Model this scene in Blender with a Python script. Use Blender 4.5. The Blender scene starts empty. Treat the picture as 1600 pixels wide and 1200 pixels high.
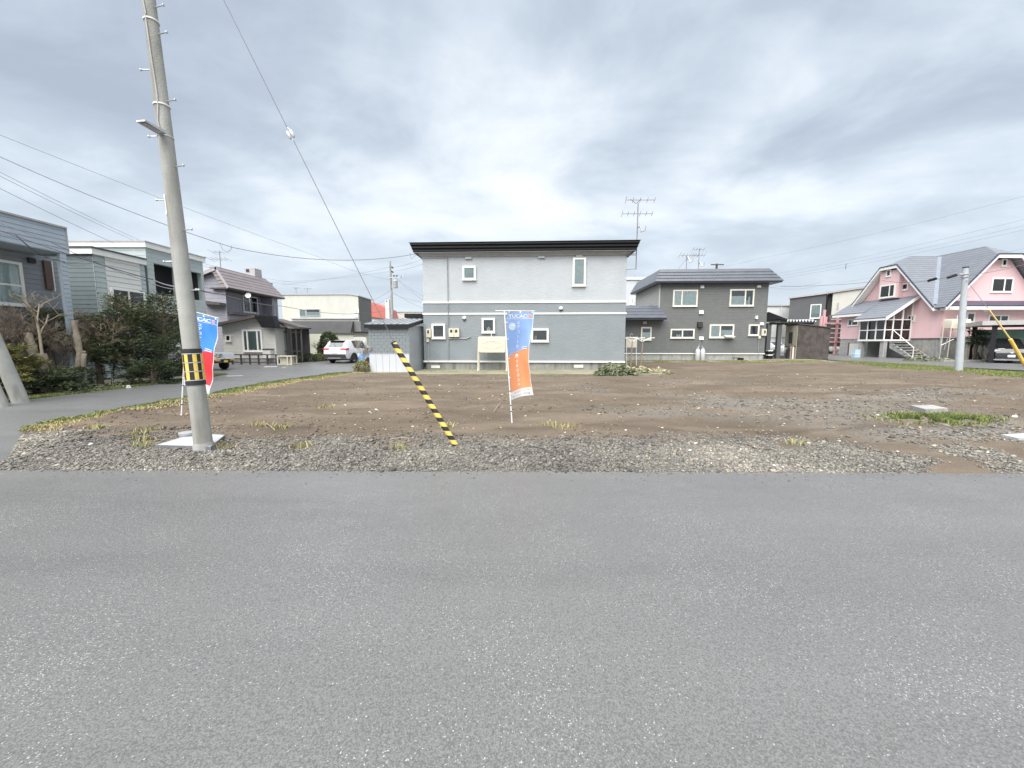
import bpy, bmesh, math, random
import numpy as np
from mathutils import Vector, Matrix, noise as mnoise

random.seed(7); NP = np.random.default_rng(7)
SC = bpy.context.scene
COL = SC.collection
R = math.radians

# ------------------------------------------------------------------ camera
FPX, HOR = 600.0, 535.0                      # focal length and horizon of the 1600 x 1200 photograph
TH = math.atan((600 - HOR) / FPX)
CAM = Vector((0, 0, 1.7))
cd = bpy.data.cameras.new('camera'); co = bpy.data.objects.new('camera', cd); COL.objects.link(co)
co.location = CAM; co.rotation_euler = (R(90) - TH, 0, 0)
cd.sensor_width = 36; cd.lens = 36 * FPX / 1600; cd.clip_start = 0.05; cd.clip_end = 3000
SC.camera = co

# ------------------------------------------------------------------ world, sun, exposure
SUN_EL, SUN_AZ = R(58), R(205)               # azimuth measured from +Y clockwise: behind the camera, a bit left
w = bpy.data.worlds.new('World'); SC.world = w; w.use_nodes = True
nt = w.node_tree; nt.nodes.clear(); N = nt.nodes.new; LK = nt.links.new
out = N('ShaderNodeOutputWorld')
sky = N('ShaderNodeTexSky'); sky.sky_type = 'NISHITA'; sky.sun_disc = False
sky.sun_elevation = SUN_EL; sky.sun_rotation = SUN_AZ; sky.dust_density = 2.0
bgs = N('ShaderNodeBackground'); bgs.inputs[1].default_value = 0.05
LK(sky.outputs[0], bgs.inputs[0])
tc = N('ShaderNodeTexCoord'); sep = N('ShaderNodeSeparateXYZ'); LK(tc.outputs['Generated'], sep.inputs[0])
def wmath(op, a, b=None):
    n = N('ShaderNodeMath'); n.operation = op
    for i, v in enumerate((a, b)):
        if v is None: continue
        if isinstance(v, (int, float)): n.inputs[i].default_value = v
        else: LK(v, n.inputs[i])
    return n.outputs[0]
zz = wmath('ADD', wmath('MAXIMUM', sep.outputs[2], 0.0), 0.22)
cmb = N('ShaderNodeCombineXYZ')
LK(wmath('DIVIDE', sep.outputs[0], zz), cmb.inputs[0]); LK(wmath('DIVIDE', sep.outputs[1], zz), cmb.inputs[1])
cmb.inputs[2].default_value = 0.0
n1 = N('ShaderNodeTexNoise'); n1.inputs['Scale'].default_value = 0.70; n1.inputs['Detail'].default_value = 6
n1.inputs['Roughness'].default_value = 0.52; n1.inputs['Distortion'].default_value = 0.55
mp = N('ShaderNodeMapping'); mp.inputs['Location'].default_value = (3.1, 1.7, 4.2); mp.inputs['Rotation'].default_value = (0, 0, R(32)); mp.inputs['Scale'].default_value = (0.95, 1.2, 1)
LK(cmb.outputs[0], mp.inputs[0]); LK(mp.outputs[0], n1.inputs[0])
n2 = N('ShaderNodeTexNoise'); n2.inputs['Scale'].default_value = 2.0; n2.inputs['Detail'].default_value = 7; n2.inputs['Roughness'].default_value = 0.55; n2.inputs['Distortion'].default_value = 0.4
LK(mp.outputs[0], n2.inputs[0])
mixv = wmath('ADD', wmath('MULTIPLY', n1.outputs[0], 0.70), wmath('MULTIPLY', n2.outputs[0], 0.30))
rp = N('ShaderNodeValToRGB'); LK(mixv, rp.inputs[0])
cr = rp.color_ramp
SKYC = [(0.385, (0.41, 0.475, 0.565)), (0.455, (0.50, 0.575, 0.665)), (0.515, (0.64, 0.715, 0.795)), (0.57, (0.80, 0.86, 0.915)), (0.64, (0.95, 0.97, 0.99))]
cr.elements[0].position, cr.elements[0].color = SKYC[0][0], (*SKYC[0][1], 1)
cr.elements[1].position, cr.elements[1].color = SKYC[-1][0], (*SKYC[-1][1], 1)
for p_, c_ in SKYC[1:-1]:
    e = cr.elements.new(p_); e.color = (*c_, 1)
# cloud deck thins into pale bright air near the horizon
hz = N('ShaderNodeMapRange'); LK(sep.outputs[2], hz.inputs[0]); hz.inputs[1].default_value = 0.02; hz.inputs[2].default_value = 0.38
hz.inputs[3].default_value = 0.62; hz.inputs[4].default_value = 0.0
mx = N('ShaderNodeMixRGB'); LK(hz.outputs[0], mx.inputs[0]); LK(rp.outputs[0], mx.inputs[1]); mx.inputs[2].default_value = (0.74, 0.825, 0.89, 1)
bgc = N('ShaderNodeBackground'); LK(mx.outputs[0], bgc.inputs[0]); bgc.inputs[1].default_value = 0.23
mxs = N('ShaderNodeMixShader'); mxs.inputs[0].default_value = 0.93
LK(bgs.outputs[0], mxs.inputs[1]); LK(bgc.outputs[0], mxs.inputs[2]); LK(mxs.outputs[0], out.inputs[0])

sl = bpy.data.lights.new('sun', 'SUN'); so = bpy.data.objects.new('sun', sl); COL.objects.link(so)
sl.energy = 1.5; sl.angle = R(75); sl.color = (1.0, 0.97, 0.93)
so.location = (0, 0, 40)
sd = Vector((math.sin(SUN_AZ) * math.cos(SUN_EL), math.cos(SUN_AZ) * math.cos(SUN_EL), math.sin(SUN_EL)))
so.rotation_euler = (-sd).to_track_quat('-Z', 'Y').to_euler()
vs = SC.view_settings; vs.view_transform = 'Standard'; vs.look = 'None'; vs.gamma = 1; vs.use_curve_mapping = False
vs.exposure = 2.32

# ------------------------------------------------------------------ photo pixel -> point helpers
KS = 0.009
def gz(y): return min(0.45, max(0.0, KS * (y - 5.05)))
_f = Vector((0, math.cos(TH), -math.sin(TH))); _u = Vector((0, math.sin(TH), math.cos(TH)))
def ray(px, py): return _f + Vector(((px - 800) / FPX, 0, 0)) + _u * ((600 - py) / FPX)
def P(px, py, Y):
    d = ray(px, py); return CAM + d * (Y / d.y)
def G(px, py, dz=0.0):
    d = ray(px, py)
    s = (CAM.z - dz) / -d.z
    if s * d.y > 5.05: s = (CAM.z - dz + KS * 5.05) / (KS * d.y - d.z)
    return CAM + d * s

# ------------------------------------------------------------------ mesh helpers
class MB:
    def __init__(s): s.v = []; s.f = []; s.uv = None
    def add(s, vs_, fs):
        o = len(s.v); s.v += [Vector(v) for v in vs_]; s.f += [tuple(i + o for i in f) for f in fs]; return s
    def hexa(s, p):            # 8 points: bottom ring 0-3, top ring 4-7
        return s.add(p, [(0, 3, 2, 1), (4, 5, 6, 7), (0, 1, 5, 4), (1, 2, 6, 5), (2, 3, 7, 6), (3, 0, 4, 7)])
    def box(s, a, b):
        x0, y0, z0 = a; x1, y1, z1 = b
        return s.hexa([(x0, y0, z0), (x1, y0, z0), (x1, y1, z0), (x0, y1, z0), (x0, y0, z1), (x1, y0, z1), (x1, y1, z1), (x0, y1, z1)])
    def tube(s, pts, r, n=8, cap=True):
        pts = [Vector(p) for p in pts]
        rs = r if isinstance(r, (list, tuple)) else [r] * len(pts)
        o = len(s.v); ax = None
        for i, p in enumerate(pts):
            t = (pts[min(i + 1, len(pts) - 1)] - pts[max(i - 1, 0)]).normalized()
            if ax is None:
                ax = t.orthogonal().normalized()
            else:
                ax = (ax - t * ax.dot(t)); ax = ax.normalized() if ax.length > 1e-6 else t.orthogonal().normalized()
            b = t.cross(ax)
            for k in range(n):
                a = 2 * math.pi * k / n
                s.v.append(p + (ax * math.cos(a) + b * math.sin(a)) * rs[i])
        for i in range(len(pts) - 1):
            for k in range(n):
                s.f.append((o + i * n + k, o + i * n + (k + 1) % n, o + (i + 1) * n + (k + 1) % n, o + (i + 1) * n + k))
        if cap:
            s.f.append(tuple(o + k for k in reversed(range(n)))); e = o + (len(pts) - 1) * n
            s.f.append(tuple(e + k for k in range(n)))
        return s
    def lathe(s, prof, o=(0, 0, 0), axis='z', n=16):   # prof: (radius, height)
        o = Vector(o); b = len(s.v)
        for r, h in prof:
            for k in range(n):
                a = 2 * math.pi * k / n; c, d = r * math.cos(a), r * math.sin(a)
                s.v.append(o + (Vector((c, d, h)) if axis == 'z' else Vector((h, c, d)) if axis == 'x' else Vector((c, h, d))))
        for i in range(len(prof) - 1):
            for k in range(n):
                s.f.append((b + i * n + k, b + i * n + (k + 1) % n, b + (i + 1) * n + (k + 1) % n, b + (i + 1) * n + k))
        s.f.append(tuple(b + k for k in reversed(range(n)))); e = b + (len(prof) - 1) * n
        s.f.append(tuple(e + k for k in range(n)))
        return s
    def prism(s, poly, off):   # planar polygon swept by vector off
        off = Vector(off); n = len(poly); p = [Vector(q) for q in poly]
        return s.add(p + [q + off for q in p], [tuple(reversed(range(n))), tuple(range(n, 2 * n))] + [(i, (i + 1) % n, n + (i + 1) % n, n + i) for i in range(n)])

def setp(o, label=None, cat=None, group=None, kind=None):
    if label: o['label'] = label
    if cat: o['category'] = cat
    if group: o['group'] = group
    if kind: o['kind'] = kind
    return o
def wloc(o):
    v = Vector((0, 0, 0))
    while o is not None: v += o.location; o = o.parent
    return v
def obj(name, mb, mat, parent=None, smooth=False, loc=None, recalc=True):
    """One mesh object. Vertices are given in world space and stored relative to the parent (or to loc)."""
    me = bpy.data.meshes.new(name)
    base = wloc(parent) if parent is not None else Vector(loc or (0, 0, 0))
    me.from_pydata([tuple(v - base) for v in mb.v], [], mb.f); me.update()
    if recalc:
        bm = bmesh.new(); bm.from_mesh(me); bmesh.ops.recalc_face_normals(bm, faces=bm.faces); bm.to_mesh(me); bm.free()
    if smooth:
        me.polygons.foreach_set('use_smooth', [True] * len(me.polygons))
        if smooth != 'all': me.set_sharp_from_angle(angle=R(40))
    me.materials.append(mat)
    o = bpy.data.objects.new(name, me); COL.objects.link(o)
    if parent is not None: o.parent = parent
    else: o.location = base
    return o
def thing(name, label, cat, loc, group=None):
    o = bpy.data.objects.new(name, None); COL.objects.link(o); o.location = loc; o.empty_display_size = 0.3
    return setp(o, label, cat, group)
def npmesh(name, V, Fc, mat, kind=None, label=None, cat=None, attrs=None):
    """Big mesh from numpy arrays; Fc is (n, k)."""
    me = bpy.data.meshes.new(name); nv, (nf, k) = len(V), Fc.shape
    me.vertices.add(nv); me.vertices.foreach_set('co', np.ascontiguousarray(V, dtype=np.float32).ravel())
    me.loops.add(nf * k); me.loops.foreach_set('vertex_index', np.ascontiguousarray(Fc, dtype=np.int32).ravel())
    me.polygons.add(nf); me.polygons.foreach_set('loop_start', np.arange(0, nf * k, k, dtype=np.int32))
    me.update(calc_edges=True)
    for an, arr in (attrs or {}).items():
        a = me.attributes.new(an, 'FLOAT', 'POINT'); a.data.foreach_set('value', np.ascontiguousarray(arr, dtype=np.float32))
    me.materials.append(mat)
    o = bpy.data.objects.new(name, me); COL.objects.link(o)
    return setp(o, label, cat, None, kind)

class Fr:
    """Upright plane: u runs to the viewer's right, w outwards. Built from two ground points."""
    def __init__(s, a, b):
        s.o = Vector((a[0], a[1], 0)); d = Vector((b[0] - a[0], b[1] - a[1], 0)); s.L = d.length
        s.u = d.normalized(); s.n = Vector((s.u.y, -s.u.x, 0))
    def pt(s, u, z, w=0.0): return s.o + s.u * u + s.n * w + Vector((0, 0, z))
    def uz(s, px, py, w=0.0):
        d = ray(px, py); o = s.o + s.n * w
        k = (o - CAM).dot(s.n) / d.dot(s.n); p = CAM + d * k
        return (p - s.o).dot(s.u), p.z
    def z(s, px, py, w=0.0): return s.uz(px, py, w)[1]
    def U(s, px, w=0.0): return s.uz(px, 500, w)[0]
    def rect(s, px0, py0, px1, py1, w=0.0):
        u0, z1 = s.uz(px0, py0, w); u1, z0 = s.uz(px1, py1, w); ua, za = s.uz(px0, py1, w); ub, zb = s.uz(px1, py0, w)
        return (u0 + ua) / 2, (z0 + za) / 2, (u1 + ub) / 2, (z1 + zb) / 2
    def box(s, mb, u0, z0, u1, z1, w0, w1):
        p = s.pt
        return mb.hexa([p(u0, z0, w1), p(u1, z0, w1), p(u1, z0, w0), p(u0, z0, w0), p(u0, z1, w1), p(u1, z1, w1), p(u1, z1, w0), p(u0, z1, w0)])
    def prism(s, mb, poly, w0, w1): return mb.prism([s.pt(u, z, w0) for u, z in poly], s.n * (w1 - w0))
    def shift(s, u=0, w=0):
        f = Fr.__new__(Fr); f.o = s.o + s.u * u + s.n * w; f.u = s.u; f.n = s.n; f.L = s.L; return f
    def side(s, u, left=False):
        """Plane at right angles through u: the right-hand side wall (u axis runs away), or the left-hand one."""
        f = Fr.__new__(Fr)
        if left: f.o = s.pt(u, 0, -8); f.u = s.n.copy(); f.n = -s.u; f.L = 8
        else: f.o = s.pt(u, 0, 0); f.u = -s.n; f.n = s.u.copy(); f.L = 8
        return f

# ------------------------------------------------------------------ materials
MATS = {}
def mat(name, col, rough=0.6, var=0.12, vs=3.0, bump=0.0, bs=60.0, metal=0.0, spec=0.5, stain=0.0, coat=0.0):
    """Principled with real colour variation, fine relief and optional weather stains."""
    m = bpy.data.materials.new(name); m.use_nodes = True; t = m.node_tree; n = t.nodes; l = t.links
    b = n['Principled BSDF']; b.inputs['Roughness'].default_value = rough; b.inputs['Metallic'].default_value = metal
    b.inputs['Specular IOR Level'].default_value = spec; b.inputs['Coat Weight'].default_value = coat
    c = n.new('ShaderNodeTexCoord')
    nz = n.new('ShaderNodeTexNoise'); nz.inputs['Scale'].default_value = vs; nz.inputs['Detail'].default_value = 6; nz.inputs['Roughness'].default_value = 0.6
    l.new(c.outputs['Object'], nz.inputs[0])
    mr = n.new('ShaderNodeMapRange'); l.new(nz.outputs[0], mr.inputs[0]); mr.inputs[1].default_value = 0.3; mr.inputs[2].default_value = 0.7
    mr.inputs[3].default_value = 1 - var; mr.inputs[4].default_value = 1 + var
    hs = n.new('ShaderNodeHueSaturation'); hs.inputs['Color'].default_value = (*col, 1); l.new(mr.outputs[0], hs.inputs['Value'])
    src = hs.outputs[0]
    if stain:
        mpn = n.new('ShaderNodeMapping'); mpn.inputs['Scale'].default_value = (3.0, 3.0, 0.35); l.new(c.outputs['Object'], mpn.inputs[0])
        s2 = n.new('ShaderNodeTexNoise'); s2.inputs['Scale'].default_value = 1.6; s2.inputs['Detail'].default_value = 5; l.new(mpn.outputs[0], s2.inputs[0])
        m2 = n.new('ShaderNodeMapRange'); l.new(s2.outputs[0], m2.inputs[0]); m2.inputs[1].default_value = 0.5; m2.inputs[2].default_value = 0.75; m2.inputs[4].default_value = stain
        mxn = n.new('ShaderNodeMixRGB'); mxn.blend_type = 'MULTIPLY'; l.new(m2.outputs[0], mxn.inputs[0]); l.new(src, mxn.inputs[1]); mxn.inputs[2].default_value = (0.45, 0.42, 0.38, 1)
        src = mxn.outputs[0]
    l.new(src, b.inputs['Base Color'])
    if bump:
        nb = n.new('ShaderNodeTexNoise'); nb.inputs['Scale'].default_value = bs; nb.inputs['Detail'].default_value = 3; l.new(c.outputs['Object'], nb.inputs[0])
        bp = n.new('ShaderNodeBump'); bp.inputs['Strength'].default_value = bump; bp.inputs['Distance'].default_value = 0.02
        l.new(nb.outputs[0], bp.inputs['Height']); l.new(bp.outputs[0], b.inputs['Normal'])
    MATS[name] = m; return m
def glassmat(name, tint=(0.9, 0.95, 0.95), refl=1.5):
    m = bpy.data.materials.new(name); m.use_nodes = True; t = m.node_tree; n = t.nodes; l = t.links; n.clear()
    o = n.new('ShaderNodeOutputMaterial'); tr = n.new('ShaderNodeBsdfTransparent'); tr.inputs[0].default_value = (*tint, 1)
    gl = n.new('ShaderNodeBsdfGlossy'); gl.inputs['Roughness'].default_value = 0.03
    fr = n.new('ShaderNodeFresnel'); fr.inputs[0].default_value = refl
    ad = n.new('ShaderNodeMath'); ad.operation = 'MULTIPLY_ADD'; l.new(fr.outputs[0], ad.inputs[0]); ad.inputs[1].default_value = 1.3; ad.inputs[2].default_value = 0.03; ad.use_clamp = True
    mx_ = n.new('ShaderNodeMixShader'); l.new(ad.outputs[0], mx_.inputs[0]); l.new(tr.outputs[0], mx_.inputs[1]); l.new(gl.outputs[0], mx_.inputs[2]); l.new(mx_.outputs[0], o.inputs[0])
    return m
GLASS = glassmat('window_glass')
WHITE = mat('white_vinyl', (0.80, 0.79, 0.75), 0.45, 0.05, 6)
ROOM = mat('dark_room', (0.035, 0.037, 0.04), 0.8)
CURT = mat('curtain_cloth', (0.74, 0.75, 0.74), 0.9, 0.12, 8)
CURTG = mat('green_grey_curtain', (0.60, 0.66, 0.62), 0.9, 0.12, 8)
BLACK = mat('black_metal', (0.012, 0.012, 0.014), 0.5, 0.2, 2, spec=0.3)
CONC = mat('weathered_concrete', (0.33, 0.33, 0.32), 0.85, 0.18, 3, 0.3, 90, stain=0.6)
GALV = mat('galvanised_steel', (0.50, 0.51, 0.52), 0.42, 0.15, 10, metal=0.7)
RUBBER = mat('rubber', (0.02, 0.02, 0.02), 0.8)
WIRE = mat('black_cable', (0.13, 0.12, 0.14), 0.6)
AERI = mat('aerial_metal', (0.20, 0.18, 0.20), 0.5)

def YX(px, py, X):
    d = ray(px, py); return d.y * X / d.x
# ================================================================== SETTING
def vnoise(x, y, freq, seed):
    rg = np.random.default_rng(seed); T = rg.random((256, 256))
    X = np.asarray(x) * freq + 1000.37 * (seed % 7 + 1); Y = np.asarray(y) * freq + 733.1
    xi = np.floor(X).astype(int); yi = np.floor(Y).astype(int); fx = X - xi; fy = Y - yi
    fx = fx * fx * (3 - 2 * fx); fy = fy * fy * (3 - 2 * fy)
    a = T[xi % 256, yi % 256]; b = T[(xi + 1) % 256, yi % 256]; c = T[xi % 256, (yi + 1) % 256]; d = T[(xi + 1) % 256, (yi + 1) % 256]
    return (a * (1 - fx) + b * fx) * (1 - fy) + (c * (1 - fx) + d * fx) * fy
def fbm(x, y, f, seed, oc=4):
    s = 0; a = 0.5
    for i in range(oc): s = s + a * vnoise(x, y, f * 2 ** i, seed + i); a *= 0.5
    return s / (1 - 0.5 ** oc)
def gzn(y): return np.clip(KS * (np.asarray(y) - 5.05), 0, 0.45)

# --- materials of the ground
def ground_nodes(name):
    m = bpy.data.materials.new(name); m.use_nodes = True; t = m.node_tree
    return m, t.nodes, t.links, t.nodes['Principled BSDF']
def ramp(n, pts):
    r = n.new('ShaderNodeValToRGB'); e = r.color_ramp.elements
    e[0].position, e[0].color = pts[0][0], (*pts[0][1], 1); e[1].position, e[1].color = pts[-1][0], (*pts[-1][1], 1)
    for p_, c_ in pts[1:-1]:
        q = e.new(p_); q.color = (*c_, 1)
    return r
def nnoise(n, l, vec, sc, det=5, ro=0.6, dist=0.0):
    z = n.new('ShaderNodeTexNoise'); z.inputs['Scale'].default_value = sc; z.inputs['Detail'].default_value = det; z.inputs['Roughness'].default_value = ro; z.inputs['Distortion'].default_value = dist
    l.new(vec, z.inputs[0]); return z.outputs[0]
def mixc(n, l, fac, a, b, mode='MIX'):
    x = n.new('ShaderNodeMixRGB'); x.blend_type = mode
    for i, v in enumerate((fac, a, b)):
        if isinstance(v, (int, float)): x.inputs[i].default_value = v
        elif isinstance(v, tuple): x.inputs[i].default_value = (*v, 1)
        else: l.new(v, x.inputs[i])
    return x.outputs[0]
def mrange(n, l, v, a, b, c=0.0, d=1.0):
    x = n.new('ShaderNodeMapRange'); l.new(v, x.inputs[0])
    for i, k in enumerate((a, b, c, d)): x.inputs[i + 1].default_value = k
    return x.outputs[0]

def stretched(n, l, c):
    q = n.new('ShaderNodeMapping'); q.inputs['Scale'].default_value = (0.22, 1.6, 1); l.new(c, q.inputs[0]); return q.outputs[0]
def asphalt(name, base, fleck, rough):
    m, n, l, b = ground_nodes(name); c = n.new('ShaderNodeTexCoord').outputs['Object']
    big = nnoise(n, l, c, 0.35, 4); lane = nnoise(n, l, stretched(n, l, c), 0.5, 5, 0.6); mid = nnoise(n, l, c, 2.2, 5); fine = nnoise(n, l, c, 55, 3, 0.7); grain = nnoise(n, l, c, 170, 2, 0.6)
    col = ramp(n, [(0.30, tuple(x * 0.60 for x in base)), (0.5, base), (0.72, tuple(x * 1.48 for x in base))]); l.new(fine, col.inputs[0])
    c1 = mixc(n, l, mrange(n, l, big, 0.35, 0.65, 0.0, 0.35), col.outputs[0], tuple(x * 1.22 for x in base))
    c1 = mixc(n, l, mrange(n, l, mid, 0.45, 0.7, 0.0, 0.25), c1, tuple(x * 0.78 for x in base))
    c1 = mixc(n, l, mrange(n, l, lane, 0.40, 0.66, 0.0, 0.55), c1, tuple(x * 1.35 for x in base))
    c1 = mixc(n, l, mrange(n, l, lane, 0.44, 0.30, 0.0, 0.4), c1, tuple(x * 0.74 for x in base))
    # dark pits between the stones
    v = n.new('ShaderNodeTexVoronoi'); v.inputs['Scale'].default_value = 120; l.new(c, v.inputs['Vector'])
    pits = mrange(n, l, v.outputs['Distance'], 0.40, 0.75, 0.0, 0.5)
    c1 = mixc(n, l, pits, c1, tuple(x * 0.42 for x in base))
    if fleck:
        # worn pale aggregate showing through, in loose drifts
        v2 = n.new('ShaderNodeTexVoronoi'); v2.inputs['Scale'].default_value = 105; v2.inputs['Randomness'].default_value = 1
        wv = n.new('ShaderNodeMixRGB'); wv.inputs[0].default_value = 0.016
        l.new(c, wv.inputs[1]); l.new(n_ := n.new('ShaderNodeTexNoise').outputs[1], wv.inputs[2]); n_.node.inputs['Scale'].default_value = 70; l.new(c, n_.node.inputs[0])
        l.new(wv.outputs[0], v2.inputs['Vector'])
        sepc = n.new('ShaderNodeSeparateColor'); l.new(v2.outputs['Color'], sepc.inputs[0])
        drift = nnoise(n, l, c, 0.9, 5, 0.7)
        spot = n.new('ShaderNodeMath'); spot.operation = 'LESS_THAN'; l.new(v2.outputs['Distance'], spot.inputs[0]); spot.inputs[1].default_value = 0.34
        pick = n.new('ShaderNodeMath'); pick.operation = 'LESS_THAN'; l.new(sepc.outputs[0], pick.inputs[0]); l.new(mrange(n, l, drift, 0.46, 0.70, 0.015, fleck), pick.inputs[1])
        both = n.new('ShaderNodeMath'); both.operation = 'MULTIPLY'; l.new(spot.outputs[0], both.inputs[0]); l.new(pick.outputs[0], both.inputs[1])
        f2 = n.new('ShaderNodeMath'); f2.operation = 'MULTIPLY'; l.new(both.outputs[0], f2.inputs[0]); f2.inputs[1].default_value = 0.6
        c1 = mixc(n, l, f2.outputs[0], c1, (0.52, 0.51, 0.48))
    l.new(c1, b.inputs['Base Color'])
    l.new(mrange(n, l, mid, 0.3, 0.7, rough - 0.06, rough + 0.08), b.inputs['Roughness'])
    b.inputs['Specular IOR Level'].default_value = 0.75
    h = n.new('ShaderNodeMath'); h.operation = 'SUBTRACT'; l.new(fine, h.inputs[0]); l.new(pits, h.inputs[1])
    bp = n.new('ShaderNodeBump'); bp.inputs['Strength'].default_value = 0.32; bp.inputs['Distance'].default_value = 0.006
    l.new(h.outputs[0], bp.inputs['Height']); l.new(bp.outputs[0], b.inputs['Normal'])
    return m
ASPH = asphalt('worn_asphalt', (0.140, 0.138, 0.135), 0.36, 0.33)
ASPH2 = asphalt('side_street_asphalt', (0.138, 0.138, 0.138), 0.0, 0.40)

def soil_mat():
    m, n, l, b = ground_nodes('bare_soil'); c = n.new('ShaderNodeTexCoord').outputs['Object']
    at = n.new('ShaderNodeAttribute'); at.attribute_name = 'gravel'; dr = n.new('ShaderNodeAttribute'); dr.attribute_name = 'dark'
    mp_ = n.new('ShaderNodeMapping'); mp_.inputs['Scale'].default_value = (0.5, 1.4, 1); l.new(c, mp_.inputs[0])
    a = nnoise(n, l, mp_.outputs[0], 0.7, 6, 0.62, 0.6); f = nnoise(n, l, c, 9, 6, 0.7); g = nnoise(n, l, c, 45, 4, 0.7)
    r1 = ramp(n, [(0.3, (0.090, 0.072, 0.053)), (0.47, (0.132, 0.106, 0.079)), (0.58, (0.172, 0.138, 0.103)), (0.72, (0.225, 0.183, 0.139))]); l.new(a, r1.inputs[0])
    c1 = mixc(n, l, mrange(n, l, f, 0.3, 0.7, 0.0, 0.55), r1.outputs[0], (0.112, 0.087, 0.066))
    c1 = mixc(n, l, mrange(n, l, g, 0.52, 0.72, 0.0, 0.5), c1, (0.235, 0.195, 0.155))
    c1 = mixc(n, l, mrange(n, l, g, 0.42, 0.28, 0.0, 0.6), c1, (0.07, 0.055, 0.045))
    gr = ramp(n, [(0.3, (0.10, 0.10, 0.098)), (0.5, (0.21, 0.205, 0.19)), (0.7, (0.34, 0.33, 0.30))]); l.new(g, gr.inputs[0])
    c1 = mixc(n, l, at.outputs['Fac'], c1, gr.outputs[0])
    c1 = mixc(n, l, dr.outputs['Fac'], c1, (0.065, 0.052, 0.042))
    l.new(c1, b.inputs['Base Color']); b.inputs['Roughness'].default_value = 0.95; b.inputs['Specular IOR Level'].default_value = 0.2
    bp = n.new('ShaderNodeBump'); bp.inputs['Strength'].default_value = 0.9; bp.inputs['Distance'].default_value = 0.03
    l.new(mixc(n, l, 0.5, f, g), bp.inputs['Height']); l.new(bp.outputs[0], b.inputs['Normal'])
    return m
SOIL = soil_mat()
def tone_mat(name, pts, rough=0.8, trans=0.0):
    m, n, l, b = ground_nodes(name)
    at = n.new('ShaderNodeAttribute'); at.attribute_name = 'tone'
    r_ = ramp(n, pts); l.new(at.outputs['Fac'], r_.inputs[0]); l.new(r_.outputs[0], b.inputs['Base Color'])
    b.inputs['Roughness'].default_value = rough; b.inputs['Specular IOR Level'].default_value = 0.25
    if trans: b.inputs['Subsurface Weight'].default_value = 0.0
    return m
STONEM = tone_mat('crushed_stone', [(0.0, (0.055, 0.053, 0.05)), (0.25, (0.125, 0.119, 0.108)), (0.55, (0.235, 0.22, 0.19)), (0.82, (0.37, 0.34, 0.28)), (0.93, (0.40, 0.29, 0.17)), (1.0, (0.68, 0.66, 0.62))])
GRASSM = tone_mat('verge_grass', [(0.0, (0.09, 0.125, 0.04)), (0.35, (0.16, 0.20, 0.065)), (0.6, (0.25, 0.27, 0.105)), (0.8, (0.34, 0.30, 0.14)), (1.0, (0.47, 0.39, 0.22))], 0.7)
CLODM = tone_mat('soil_clods', [(0.0, (0.095, 0.074, 0.056)), (0.5, (0.155, 0.122, 0.092)), (1.0, (0.235, 0.188, 0.143))], 0.95)

# --- boundaries of the empty lot
eA, eB = G(0, 735), G(1600, 740)
def road_edge(x): return eA.y + (eB.y - eA.y) * (x - eA.x) / (eB.x - eA.x)
LB = [G(*p) for p in ((0, 722), (28, 682), (40, 671), (108, 658), (165, 646), (283, 625), (325, 617), (430, 598), (500, 587), (540, 583))]
LBy = np.array([p.y for p in LB]); LBx = np.array([p.x for p in LB])
def left_b(y): return np.interp(y, np.r_[5.0, LBy], np.r_[LBx[0] - 0.6, LBx])
RB = sorted([G(*p) for p in ((1322, 567), (1400, 577), (1472, 582), (1525, 586), (1600, 592))], key=lambda p: p.y)
def right_b(y): return np.interp(y, np.r_[5, [p.y for p in RB]], np.r_[RB[0].x + 1.5, [p.x for p in RB]])
RS = sorted([G(*p) for p in ((1400, 569), (1472, 572.5), (1600, 578.5))], key=lambda p: p.y)
def rstreet_b(y): return np.interp(y, [p.y for p in RS], [p.x for p in RS])

def sheet(name, pts, m, z=None, kind='structure'):
    mb = MB(); mb.add([(p[0], p[1], gz(p[1]) + (z or 0)) for p in pts], [tuple(range(len(pts)))])
    o = obj(name, mb, m, recalc=False); o['kind'] = kind; return o
def strip(name, ys, xl, xr, m, dz, nx=2):
    mb = MB(); o = []
    for y in ys:
        a, b = xl(y), xr(y)
        for k in range(nx): o.append((a + (b - a) * k / (nx - 1), y, gz(y) + dz))
    mb.add(o, [(i * nx + k, i * nx + k + 1, (i + 1) * nx + k + 1, (i + 1) * nx + k) for i in range(len(ys) - 1) for k in range(nx - 1)])
    q = obj(name, mb, m, recalc=False); q['kind'] = 'structure'; return q
EARTH = mat('yard_earth', (0.12, 0.115, 0.075), 0.95, 0.35, 0.8, 0.6, 20)
YARD = mat('yard_paving', (0.19, 0.188, 0.18), 0.9, 0.25, 0.9, 0.4, 40, stain=0.4)
# one ground sheet out to the horizon
strip('ground', [-120, 0, 5.05, 20, 35, 55.05, 120, 900], lambda y: -900, lambda y: 900, EARTH, -0.06)
# near road: a slab with a real edge
xs_ = np.linspace(-70, 70, 57)
mb = MB(); top = []
for x in xs_:
    e = road_edge(x) + 0.03 * math.sin(x * 1.3) * math.sin(x * 0.37) + 0.012 * math.sin(x * 7.1)
    if x < left_b(5.1): e = 5.2
    top += [(x, -14, 0.0), (x, e, 0.0), (x, e + 0.02, -0.07)]
mb.add(top, [(i * 3 + k, (i + 1) * 3 + k, (i + 1) * 3 + k + 1, i * 3 + k + 1) for i in range(len(xs_) - 1) for k in range(2)])
obj('road', mb, ASPH, recalc=False)['kind'] = 'structure'
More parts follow.
